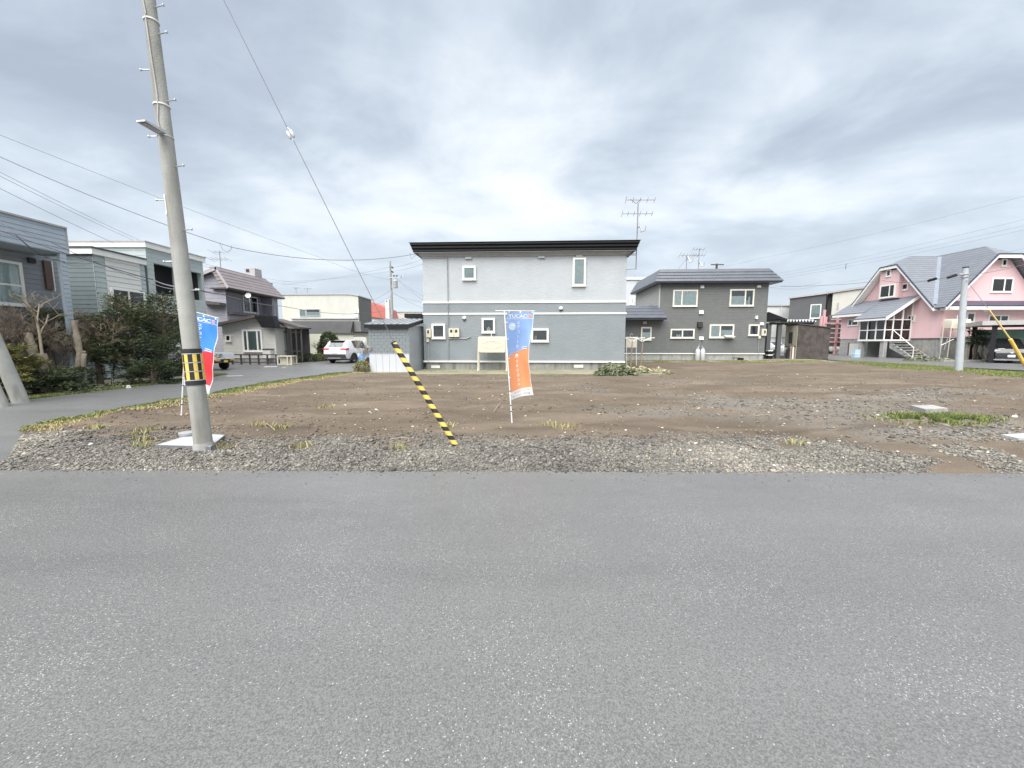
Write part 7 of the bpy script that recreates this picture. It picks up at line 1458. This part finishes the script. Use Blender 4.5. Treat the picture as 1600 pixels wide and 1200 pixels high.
for i, (px_t, Yt) in enumerate(((985, 21.9), (1001, 22.3))):
    c = P(px_t, 576, Yt); c.z = gz(Yt); tpz = P(px_t, 533, Yt).z; t = thing('drying_post', ('brown post with curved white arms beside the white outdoor sink' if i else 'brown post with curved arms standing close to the grey house corner'), 'post', c)
    mb = MB(); mb.tube([c - Vector((0, 0, 0.1)), Vector((c.x + 0.06, c.y, tpz))], 0.035, 8); obj('post', mb, mat('weathered_post%d' % i, (0.30, 0.24, 0.19), 0.8), t)
    mb = MB(); mb.tube([Vector((c.x - 0.5, c.y, tpz + 0.18)), Vector((c.x - 0.25, c.y, tpz + 0.15)), Vector((c.x - 0.02, c.y, tpz)), Vector((c.x + 0.06, c.y, tpz - 0.04)), Vector((c.x + 0.16, c.y, tpz + 0.02)), Vector((c.x + 0.4, c.y, tpz + 0.16)), Vector((c.x + 0.75, c.y, tpz + 0.19))], 0.022, 8); obj('arms', mb, WHITE, t)
# slab and puddle-white sheet on the lot
cs = [G(*q) for q in ((1421, 643.5), (1455, 643), (1480, 649), (1445, 651))]; zc = float(lot_z(cs[0].x, cs[0].y)) + 0.10; mb = MB(); mb.prism([Vector((q.x, q.y, zc)) for q in cs], (0, 0, -0.14)); setp(obj('concrete_slab', mb, CONC, None, loc=(cs[0].x, cs[0].y, zc - 0.14)), 'small flat concrete slab lying in the green grass patch', 'slab')
cs = [G(*q) for q in ((1563, 686), (1600, 684), (1640, 687), (1640, 693), (1590, 692.5))]; zc = float(lot_z(cs[1].x, cs[1].y)) + 0.045; mb = MB(); mb.prism([Vector((q.x, q.y, zc)) for q in cs], (0, 0, -0.06)); setp(obj('steel_plate', mb, SLABM, None, loc=(cs[0].x, cs[0].y, zc - 0.05)), 'pale grey plate half sunk in the stony soil', 'plate')
c = G(1488, 581); mb = MB(); mb.box((c.x - 1.0, c.y - 0.1, gz(c.y) - 0.02), (c.x - 0.05, c.y + 0.35, gz(c.y) + 0.05)); setp(obj('drain_cover', mb, CBR, None, loc=(c.x - 0.5, c.y, gz(c.y))), 'dark drain cover at the foot of the pale grey pole', 'cover')
# larger pale fragments on the soil
random.seed(21); FRAG = mat('pale_fragment', (0.66, 0.64, 0.60), 0.8, 0.1, 10)
for i, (px_f, py_f, sz) in enumerate(((687, 604.5, 0.09), (893, 619, 0.07), (821, 652, 0.055), (645, 669, 0.06), (582, 642, 0.05), (580, 649, 0.045), (1034, 675, 0.06), (1121, 670, 0.05), (1085, 619, 0.06), (774, 600, 0.05), (1246, 587, 0.06), (1420, 621, 0.07), (1370, 654, 0.09), (1384, 657, 0.10), (1398, 658, 0.07), (1585, 658, 0.13), (1520, 659, 0.06), (1310, 693, 0.09), (1455, 679, 0.06), (1500, 681, 0.06), (560, 607, 0.05), (622, 622, 0.05), (735, 625, 0.05), (940, 636, 0.05), (1182, 640, 0.05), (646, 573, 0.06), (1030, 585, 0.09))):
    sz *= 0.5; c = G(px_f, py_f); zc = float(lot_z(c.x, c.y)); mb = MB(); k = 7; a0 = random.random() * 6; base_ = [Vector((c.x + sz * (0.75 + 0.5 * random.random()) * math.cos(a0 + 6.283 * j / k), c.y + sz * 0.6 * (0.7 + 0.5 * random.random()) * math.sin(a0 + 6.283 * j / k), zc - 0.01)) for j in range(k)]
    cen = Vector((c.x, c.y, zc)); topv = [v.lerp(cen, 0.3) + Vector((0, 0, sz * (0.35 + 0.3 * random.random()))) for v in base_]
    mb.add(base_ + topv, [tuple(range(k, 2 * k))] + [(j, (j + 1) % k, k + (j + 1) % k, k + j) for j in range(k)]); setp(obj('rubble_fragment', mb, FRAG, None, loc=(c.x, c.y, zc)), 'loose pale stone fragment lying on the bare soil', 'stone', 'stone fragments on the bare lot')
# bits of dry stalk
for i, (xa, ya, xb_, yb_3) in enumerate(((771, 648, 783, 633), (416, 665, 430, 678), (610, 690, 640, 690), (1180, 655, 1200, 652))):
    a_, b_ = G(xa, ya), G(xb_, yb_3); a_.z, b_.z = float(lot_z(a_.x, a_.y)) + 0.01, float(lot_z(b_.x, b_.y)) + 0.02; mb = MB(); mb.tube([a_, a_.lerp(b_, 0.5) + Vector((0, 0, 0.02)), b_], 0.006, 5); setp(obj('dry_stalk', mb, mat('dry_stalk%d' % i, (0.42, 0.34, 0.22), 0.9), None, loc=a_), 'dry straw stalk lying on the bare soil', 'stalk', 'dry stalks on the bare lot')
# pink house yard: tank, racks, carport
fT = fPf.shift(w=0.3); oil_tank(fT, (1488, 498.5, 1518, 514), 545, 'cream oil tank on tall splayed legs beside the pink house', CREAM, 0.7, 0.4)
RK = thing('drying_rack', 'grey tubular drying rack before the pink house foundation', 'rack', (P(1500, 545, 31).x, 31, gz(31)))
for (xa, ya, xb_, yb_3) in ((1468, 528, 1556, 527), (1470, 522, 1468, 556), (1481, 528, 1475, 547), (1512, 527, 1500, 550), (1549, 522, 1543, 560), (1470, 540, 1490, 530), (1505, 545, 1530, 530)):
    mb = MB(); mb.tube([P(xa, ya, 31), P(xb_, yb_3, 31)], 0.035, 6); obj('rail' if abs(ya - yb_3) < 4 else 'leg', mb, GALV, RK)
fc = Fr(cA.xy + uC_.xy * -0.32, cA.xy + uC_.xy * 4.0); CPt = thing('carport', 'black framed carport with flat grey roof over the black car', 'carport', fc.pt(0.5, gz(28)))
zr0, zr1 = fc.z(1560, 508), fc.z(1560, 501); mb = MB(); fc.box(mb, -0.55, zr0, fc.L + 3, zr1, -5.5, 0.25); obj('roof', mb, TRIMG, CPt)
mb = MB(); fc.box(mb, 0.02, fc.z(1560, 511.5), fc.L + 3, zr0 - 0.002, -0.15, 0.05); obj('beam', mb, BLACK, CPt)
for yy in (0.0, -5.2):
    mb = MB(); fc.box(mb, 0, gz(28), 0.24, zr0 - 0.003, yy - 0.12, yy); obj('post', mb, BLACK, CPt)
GRN = mat('green_screen_panel', (0.22, 0.42, 0.33), 0.35, 0.25, 0.9)
for k in range(3):
    mb = MB(); zz0 = gz(28) + 0.3 + k * 0.75; fc.box(mb, 0.1, zz0, fc.L + 3, zz0 + 0.72, -5.3, -5.25); obj('screen_panel', mb, GRN, CPt)
BX = thing('storage_box', 'cream storage box with low vent beside the carport', 'box', (P(1538, 550, 31.8).x, 31.8, gz(31.8))); a_, b_ = P(1522, 553, 31.8), P(1551, 528, 31.8); mb = MB(); mb.box((a_.x, 31.8, gz(31.8)), (b_.x, 32.6, b_.z)); obj('body', mb, CREAM, BX); mb = MB(); mb.box((a_.x + 0.5, 31.78, gz(31.8) + 0.35), (b_.x - 0.2, 31.799, gz(31.8) + 0.6)); obj('vent', mb, TRIMG, BX)
mb = MB(); a_ = P(1352, 545, 35.5); mb.box((a_.x - 0.1, 36.4, gz(35.5)), (a_.x + 0.4, 36.8, gz(35.5) + 0.75)); t_ = thing('crate_stack', 'pale blue plastic crates stored under the glazed porch', 'crate', (a_.x, 35.7, gz(35.5))); obj('crate', mb, mat('pale_blue_plastic', (0.38, 0.52, 0.6), 0.5), t_); mb = MB(); mb.box((a_.x - 0.12, 36.38, gz(35.5) + 0.36), (a_.x + 0.42, 36.82, gz(35.5) + 0.40)); obj('crate_rim', mb, WHITE, t_)
# kerb stones of the little garden at the pink house
for k in range(9):
    a_ = P(1425 + k * 8, 556, 32.0); mb = MB(); mb.box((a_.x, 29.6 - k * 0.02, gz(30) + 0.0), (a_.x + 0.40, 29.85 - k * 0.02, gz(30) + 0.14)); setp(obj('kerb_stone', mb, CONC, None, loc=(a_.x, 29.7, gz(30))), 'rough grey kerb stone edging the garden of the pink house', 'kerb stone', 'garden kerb stones')

# ================================================================== PLANTS
def leafmat(name, pts): return tone_mat(name, pts, 0.65)
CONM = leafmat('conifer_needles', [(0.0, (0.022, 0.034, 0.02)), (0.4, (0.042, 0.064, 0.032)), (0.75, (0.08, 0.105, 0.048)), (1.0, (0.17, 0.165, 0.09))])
BARK = mat('grey_brown_bark', (0.22, 0.175, 0.135), 0.9, 0.25, 6, 0.5, 40); PBARK = mat('pale_twig_bark', (0.36, 0.30, 0.22), 0.9, 0.2, 6)
TBARK = mat('rough_trunk_bark', (0.29, 0.245, 0.19), 0.95, 0.3, 9, 0.9, 30)
def foliage(name, P0, D0, size, tone, m, parent, aspect=0.33):
    """Leaf-sized bent quads: base point, direction, length."""
    n = len(P0); D = D0 / (np.linalg.norm(D0, axis=1, keepdims=True) + 1e-9); rv = NP.normal(size=(n, 3)); S = np.cross(D, rv); S /= np.linalg.norm(S, axis=1, keepdims=True) + 1e-9
    L_ = size[:, None]; w_ = L_ * aspect * 0.5; mid = P0 + D * L_ * 0.5
    V = np.stack([P0, mid + S * w_, P0 + D * L_, mid - S * w_], 1).reshape(-1, 3) - np.array(wloc(parent))
    Fa = np.arange(4 * n).reshape(n, 4); o = npmesh(name, V, Fa, m, None, attrs={'tone': np.repeat(np.clip(tone, 0, 1), 4)}); o.parent = parent; return o
def conifer(label, base, h, rad, nb=150, skew=(0, 0), top_round=0.7, droop=0.1, m=CONM, tone0=0.45, low=0.05, seed=1, group=None, brk=None):
    rg = np.random.default_rng(seed); t = thing('conifer', label, 'tree', base, group); b_ = Vector(base)
    mb = MB(); mb.tube([b_ - Vector((0, 0, 0.1)), b_ + Vector((skew[0] * 0.3, skew[1] * 0.3, h * 0.4)), b_ + Vector((skew[0], skew[1], h * 0.93))], [0.11, 0.08, 0.015], 8)
    Ps, Ds, Ss, Ts = [], [], [], []
    for i in range(nb):
        f = low + (0.98 - low) * rg.random() ** 0.85; prof = (1 - f) ** top_round * (0.45 + 0.55 * min(1, f / 0.22)); L_ = rad * prof * rg.uniform(0.5, 1.32) + 0.1; a = rg.random() * 6.283
        o = np.array([b_.x + skew[0] * f, b_.y + skew[1] * f, b_.z + f * h]); d = np.array([math.cos(a), math.sin(a), rg.uniform(-0.12, 0.35) + 0.5 * f]); e = o + d * L_; e[2] -= droop * L_
        mb.tube([Vector(o), Vector((o + e) / 2 + np.array([0, 0, 0.03])), Vector(e)], [0.02, 0.012, 0.004], 4, cap=False)
        k = max(30, int(210 * L_ / rad)); tt = rg.uniform(0.15, 1.02, k) ** 0.7; base_ = o + (e - o) * tt[:, None]; sp = 0.16 * (1.15 - 0.7 * tt)[:, None] * rad
        off = rg.normal(size=(k, 3)) * np.array([1, 1, 0.42]) * sp; p = base_ + off
        dd = d[None] * 0.8 + off / (sp + 1e-6) * 0.55 + rg.normal(size=(k, 3)) * 0.35; dd[:, 2] = dd[:, 2] * 0.5 + 0.1
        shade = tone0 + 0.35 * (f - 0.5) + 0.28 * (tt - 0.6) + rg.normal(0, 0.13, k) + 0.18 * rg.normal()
        if brk is not None: shade = shade + brk * (rg.random() > 0.86)
        Ps.append(p); Ds.append(dd); Ss.append(rg.uniform(0.07, 0.17, k) * (0.75 + 0.2 * rad)); Ts.append(shade)
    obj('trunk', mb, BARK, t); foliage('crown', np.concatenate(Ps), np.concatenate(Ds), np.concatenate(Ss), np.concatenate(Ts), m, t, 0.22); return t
def bare_tree(label, base, h, spread, seed, m, name='bare_tree', levels=4, r0=0.035, first=0.3, nfork=3, lean=(0, 0), up=0.75, cat='tree'):
    rg = random.Random(seed); b_ = Vector(base); t = thing(name, label, cat, b_); tr = MB(); br = MB()
    def grow(p, d, L_, r_, lv, mbx):
        pts = [p]; dd = d.copy()
        for k in range(3):
            dd = (dd + Vector((rg.uniform(-1, 1), rg.uniform(-1, 1), rg.uniform(-0.3, 0.6))) * 0.16).normalized(); pts.append(pts[-1] + dd * L_ / 3)
        r_ = max(r_, 0.0065); mbx.tube(pts, [r_, r_ * 0.88, r_ * 0.75, r_ * 0.6], 6 if lv == levels else 4, cap=False)
        if lv <= 0: return
        for k in range(nfork + (1 if rg.random() > 0.5 else 0)):
            s_ = rg.uniform(0.35, 1.0); q = pts[1].lerp(pts[3], s_); a = rg.random() * 6.283
            nd = (dd * up + Vector((math.cos(a), math.sin(a), rg.uniform(-0.1, 0.5))) * spread).normalized(); grow(q, nd, L_ * rg.uniform(0.55, 0.8), r_ * 0.55, lv - 1, br)
    grow(b_ - Vector((0, 0, 0.08)), Vector((lean[0], lean[1], 1)).normalized(), h * first, r0, levels, tr)
    obj('trunk', tr, m, t, smooth='all'); obj('crown', br, m, t, smooth='all'); return t
def gp(px, py, Y=None):
    if Y is None: g_ = G(px, py); return Vector((g_.x, g_.y, gz(g_.y)))
    q = P(px, py, Y); return Vector((q.x, Y, gz(Y)))
# conifers beside the side street
conifer('broad dark conifer at the verge, next to the leaning utility pole', gp(262, 600, 15.9), 3.45, 1.65, 112, (0.1, 0), 0.8, -0.05, seed=3, tone0=0.55)
conifer('dense dark conifer before the white window of the teal house', gp(206, 604, 15.2), 3.3, 1.45, 100, (-0.1, 0), 0.75, -0.05, seed=4, tone0=0.62)
conifer('greyer thinning conifer with brown twigs between cut trunk and dense conifers', gp(158, 606, 14.8), 2.6, 0.95, 55, (0, 0), 0.7, 0.05, seed=5, tone0=0.7, brk=0.45, low=0.35)
conifer('layered conifer behind the two stumps at the pale blue house', gp(88, 612, 13.9), 2.75, 1.05, 46, (0, 0), 0.6, 0.12, seed=6, tone0=0.62, low=0.45)
conifer('low spreading dark conifer at the foot of the two stumps', gp(70, 618, 12.2), 0.55, 0.95, 45, (0, 0), 0.35, 0.1, seed=7, tone0=0.5)
conifer('low dark conifer beside the tall cut trunk', gp(112, 612, 13.2), 0.5, 0.7, 32, (0, 0), 0.35, 0.1, seed=8, tone0=0.4)
conifer('low dark conifer under the broad conifer', gp(240, 603, 14.9), 0.7, 0.9, 45, (0, 0), 0.35, 0.1, seed=9, tone0=0.35)
GOLD = leafmat('golden_foliage', [(0.0, (0.06, 0.07, 0.025)), (0.5, (0.17, 0.17, 0.055)), (1.0, (0.34, 0.31, 0.12))])
conifer('yellow green shrub behind the leaning concrete poles', gp(14, 622, 11.6), 1.45, 0.75, 60, (0, 0), 0.4, 0.1, GOLD, 0.5, seed=10)
# cut trunks
def stump(label, pts, rr, Y):
    b_ = gp(pts[0][0], pts[0][1], Y); t = thing('cut_trunk', label, 'tree trunk', b_); q = [P(x, y, Y) for x, y in pts]; q[0].z = b_.z - 0.05
    rgs = random.Random(len(label)); q2, r2 = [], []
    for i_ in range(len(q) - 1):
        for k_ in range(4):
            f_ = k_ / 4; q2.append(q[i_].lerp(q[i_ + 1], f_) + Vector((rgs.uniform(-1, 1), rgs.uniform(-1, 1), 0)) * 0.018); r2.append((rr[i_] * (1 - f_) + rr[i_ + 1] * f_) * rgs.uniform(0.86, 1.16))
    q2.append(q[-1]); r2.append(rr[-1])
    mb = MB(); mb.tube(q2, r2, 12, cap=False); obj('trunk', mb, TBARK, t, smooth='all'); e = q[-1]; d = (q[-1] - q[-2]).normalized(); mb = MB(); mb.tube([e - d * 0.02, e + d * 0.01], rr[-1] * 0.99, 10); obj('cut_face', mb, mat('fresh_wood' + label[:5].strip(), (0.40, 0.33, 0.24), 0.8), t); return t
stump('thick short cut trunk leaning left beside the bare pale sapling', [(62, 590), (58, 575), (52, 555), (50, 540), (43, 521)], [0.16, 0.15, 0.115, 0.10, 0.09], 12.4)
stump('thick old stump directly under the bare pale sapling', [(69, 592), (67, 575), (64, 553)], [0.15, 0.14, 0.12], 12.3)
stump('tall slim cut trunk with a short side stub', [(125, 602), (125, 575), (124, 550), (119, 525), (117, 501)], [0.105, 0.10, 0.09, 0.085, 0.085], 13.3)
stump('short sawn stub beside the tall slim cut trunk', [(127, 565), (131, 556), (131, 549)], [0.06, 0.06, 0.055], 13.25)
# bare saplings
bare_tree('bare pale sapling rising from the old stump', P(66, 556, 12.3), 2.9, 0.75, 11, PBARK, levels=4, r0=0.042, first=0.40, nfork=2)
for i, (px_b, py_b, Yb, h_, sd_2, m_, lb) in enumerate(((22, 600, 12.6, 3.3, 12, BARK, 'bare grey shrub in front of the pale blue window'), (5, 600, 12.2, 3.2, 22, BARK, 'bare grey shrub half hidden by the leaning poles'), (100, 600, 13.6, 2.6, 13, BARK, 'bare twiggy shrub behind the cut trunks'), (40, 600, 13.3, 2.9, 33, BARK, 'dense bare shrub between the pale blue window and the short cut trunk'), (132, 600, 14.2, 3.1, 35, PBARK, 'dense bare pale shrub beyond the tall slim cut trunk'), (112, 600, 14.3, 3.0, 36, BARK, 'bare grey brown shrub against the corner of the teal house'), (158, 600, 14.8, 3.6, 14, PBARK, 'bare pale twiggy tree among the dark conifers'), (175, 600, 15.2, 3.4, 24, BARK, 'bare brown twiggy tree beside the dense conifer'))):
    bare_tree(lb, gp(px_b, py_b, Yb), h_, 0.7, sd_2, m_, levels=5, r0=0.035, first=0.36, nfork=3)
bare_tree('small bare tree before the cream garage wall', gp(500, 560, 33), 2.6, 0.62, 15, BARK, levels=4, r0=0.05, first=0.36, nfork=3)
bare_tree('bare brown shrub growing beside the sky blue car', gp(569, 582, 19.9), 1.75, 0.5, 16, PBARK, name='bare_shrub', levels=4, r0=0.03, first=0.42, nfork=3, cat='shrub')
bare_tree('second bare shrub close to the shed corner', gp(564, 582, 20.2), 1.5, 0.5, 17, BARK, name='bare_shrub', levels=4, r0=0.025, first=0.42, nfork=3, cat='shrub')
bare_tree('bare bush beside the pink house steps', gp(1441, 557, 31.8), 1.5, 0.6, 18, mat('yellow_twig', (0.5, 0.42, 0.26), 0.9), name='bare_shrub', levels=3, r0=0.025, first=0.4, nfork=3, cat='shrub')
# clipped evergreen
def blob_bush(name, label, base, rx, h, n, tone0, m, seed, size=(0.06, 0.12), cat='shrub', lean=0):
    rg = np.random.default_rng(seed); t = thing(name, label, cat, base); b_ = np.array(base); th = rg.random(n) * 6.283; v = rg.random(n); prof = np.sqrt(np.clip(1 - (1.7 * v - 0.7).clip(0) ** 2.0, 0, 1)) * (0.7 + 0.3 * np.minimum(1, v / 0.2)); rr = rx * prof * (0.72 + 0.3 * rg.random(n))
    bump_ = 1 + 0.13 * np.sin(th * 3 + v * 9) + 0.08 * np.sin(th * 7 - v * 13); p = np.stack([b_[0] + lean * v + rr * bump_ * np.cos(th), b_[1] + rr * bump_ * np.sin(th), b_[2] + v * h * (0.95 + 0.08 * rg.random(n))], -1)
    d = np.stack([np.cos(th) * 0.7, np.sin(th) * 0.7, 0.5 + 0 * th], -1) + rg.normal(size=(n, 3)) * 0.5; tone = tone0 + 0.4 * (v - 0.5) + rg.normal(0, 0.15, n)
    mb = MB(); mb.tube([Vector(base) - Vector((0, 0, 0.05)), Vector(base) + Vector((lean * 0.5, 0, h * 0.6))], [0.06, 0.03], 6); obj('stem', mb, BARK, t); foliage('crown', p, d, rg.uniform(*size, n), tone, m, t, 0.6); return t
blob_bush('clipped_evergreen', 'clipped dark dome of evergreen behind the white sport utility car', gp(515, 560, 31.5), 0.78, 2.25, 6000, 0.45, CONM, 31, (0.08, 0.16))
for i, (px_b, rx, h_) in enumerate(((462, 0.5, 0.5), (484, 0.55, 0.6), (498, 0.45, 0.55))):
    blob_bush('low_shrub', ('low shrub at the entrance porch corner', 'low shrub below the cream garage wall', 'low shrub at the foot of the small bare tree')[i], gp(px_b, 565, 28.6 + i), rx, h_, 1200, 0.5, GOLD if i == 2 else CONM, 40 + i)
blob_bush('low_shrub', 'ragged low shrub at the shed corner', gp(566, 582, 19.8), 0.35, 0.6, 700, 0.6, GOLD, 44)
# leafy perennials before the two-tone house
HOST = leafmat('broad_leaves', [(0.0, (0.06, 0.08, 0.045)), (0.5, (0.15, 0.18, 0.10)), (0.8, (0.26, 0.28, 0.17)), (1.0, (0.46, 0.43, 0.27))])
def leafy(label, base, rx, h, n, tone0, seed, L_=(0.16, 0.30)):
    rg = np.random.default_rng(seed); t = thing('leafy_plant', label, 'plant', base); b_ = np.array(base); a = rg.random(n) * 6.283; r_ = rx * np.sqrt(rg.random(n)) ; z_ = h * (1 - (r_ / rx) ** 2) * rg.uniform(0.35, 1, n) + 0.03
    p = np.stack([b_[0] + r_ * np.cos(a), b_[1] + r_ * 0.55 * np.sin(a), b_[2] + z_], -1); d = np.stack([np.cos(a), np.sin(a) - 0.5, rg.uniform(-0.8, 0.35, n)], -1) + rg.normal(size=(n, 3)) * 0.3
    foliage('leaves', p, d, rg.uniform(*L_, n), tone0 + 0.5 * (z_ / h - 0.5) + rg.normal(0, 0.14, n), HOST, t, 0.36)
    mb = MB()
    for k in range(14):
        j = rg.integers(n); mb.tube([Vector((b_[0] + (p[j, 0] - b_[0]) * 0.3, b_[1] + (p[j, 1] - b_[1]) * 0.3, b_[2] - 0.03)), Vector(p[j])], 0.008, 4, cap=False)
    obj('stems', mb, PBARK, t)['kind'] = 'stuff'; return t
def lz(px, py):
    g_ = G(px, py); return (g_.x, g_.y, float(lot_z(g_.x, g_.y)))
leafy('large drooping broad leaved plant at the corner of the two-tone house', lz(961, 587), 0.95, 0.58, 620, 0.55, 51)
leafy('smaller pale leaved plant next to the large drooping plant', lz(996, 585), 0.5, 0.3, 200, 0.8, 52)
leafy('pale straw leaved plant at the end of the row', lz(1026, 584), 0.55, 0.26, 170, 1.0, 53, (0.12, 0.22))
leafy('weedy pale clump on the soil bank end', lz(1042, 586), 0.25, 0.14, 60, 0.9, 54, (0.08, 0.14))
leafy('low garden plants edging the pink house yard', (P(1432, 555, 30.4).x, 30.4, gz(30.4)), 0.9, 0.35, 160, 0.5, 55); leafy('flowering low garden plants under the drying rack', (P(1465, 555, 30.6).x, 30.6, gz(30.6)), 1.3, 0.3, 220, 0.55, 56)
leafy('low weeds along the verge under the conifers', gp(120, 616, 12.6), 1.1, 0.2, 160, 0.35, 57, (0.08, 0.16)); leafy('dry weeds on the verge before the dense conifer', gp(175, 611, 13.6), 0.8, 0.16, 110, 0.5, 58, (0.06, 0.13))
# cloud-pruned pine in the pink house garden
b_ = gp(1524, 553, 30.9); t = thing('garden_pine', 'cloud pruned dark pine before the pink house', 'tree', b_); mb = MB(); pads = ((1524, 518, 0.55), (1535, 522, 0.5), (1515, 529, 0.6), (1530, 530, 0.55), (1521, 537, 0.45)); tr_p = [b_ - Vector((0, 0, 0.05)), P(1521, 545, 30.9), P(1527, 535, 30.9), P(1524, 521, 30.9)]; mb.tube(tr_p, [0.08, 0.07, 0.05, 0.03], 8); obj('trunk', mb, BARK, t, smooth='all')
Pp, Dd = [], []
for (x, y, r_) in pads:
    c = np.array(P(x, y, 30.9)); n = 420; q = NP.normal(size=(n, 3)) * np.array([0.5, 0.5, 0.14]) * r_ + c; Pp.append(q); Dd.append((q - c) + np.array([0, 0, 0.15]) + NP.normal(size=(n, 3)) * 0.1)
    mb = MB(); mb.tube([P(1525, 534, 30.9), Vector(c)], 0.025, 5); obj('branch', mb, BARK, t)
n = 420 * len(pads); foliage('crown', np.concatenate(Pp), np.concatenate(Dd), NP.uniform(0.08, 0.16, n), NP.uniform(0.1, 0.7, n), CONM, t)
# green pots and clutter glimpsed through the hedge
q = gp(146, 590, 14.9); t = thing('garden_stand', 'white garden stand with green cover glimpsed between the conifers', 'stand', q)
mb = MB(); mb.box((q.x - 0.1, q.y, q.z + 0.45), (q.x + 0.75, q.y + 0.3, q.z + 0.5)); obj('shelf', mb, WHITE, t); mb = MB(); mb.box((q.x - 0.1, q.y + 0.02, q.z + 0.85), (q.x + 0.2, q.y + 0.3, q.z + 0.95)); obj('green_cover', mb, mat('green_plastic', (0.05, 0.32, 0.13), 0.5), t)
for sx in (-0.05, 0.3, 0.68):
    mb = MB(); mb.tube([(q.x + sx, q.y + 0.05, q.z - 0.02), (q.x + sx, q.y + 0.05, q.z + 0.85)], 0.02, 6); obj('leg', mb, WHITE, t)
for i, (px_b, py_b, s_) in enumerate(((201, 606, 0.09), (151, 611, 0.06), (9, 634.5, 0.08))):
    c = G(px_b, py_b); mb = MB(); k = 7; vs_ = [Vector((c.x + s_ * math.cos(6.283 * j / k + i), c.y + s_ * 0.8 * math.sin(6.283 * j / k + i), c.z - 0.02)) for j in range(k)]; vs_ += [v.lerp(c, 0.45) + Vector((0, 0, s_ * 1.2)) for v in vs_]; mb.add(vs_, [tuple(range(k, 2 * k))] + [(j, (j + 1) % k, k + (j + 1) % k, k + j) for j in range(k)]); setp(obj('verge_stone', mb, FRAG, None, loc=c), 'pale stone lying on the grass strip under the conifers', 'stone', 'stones on the conifer verge')
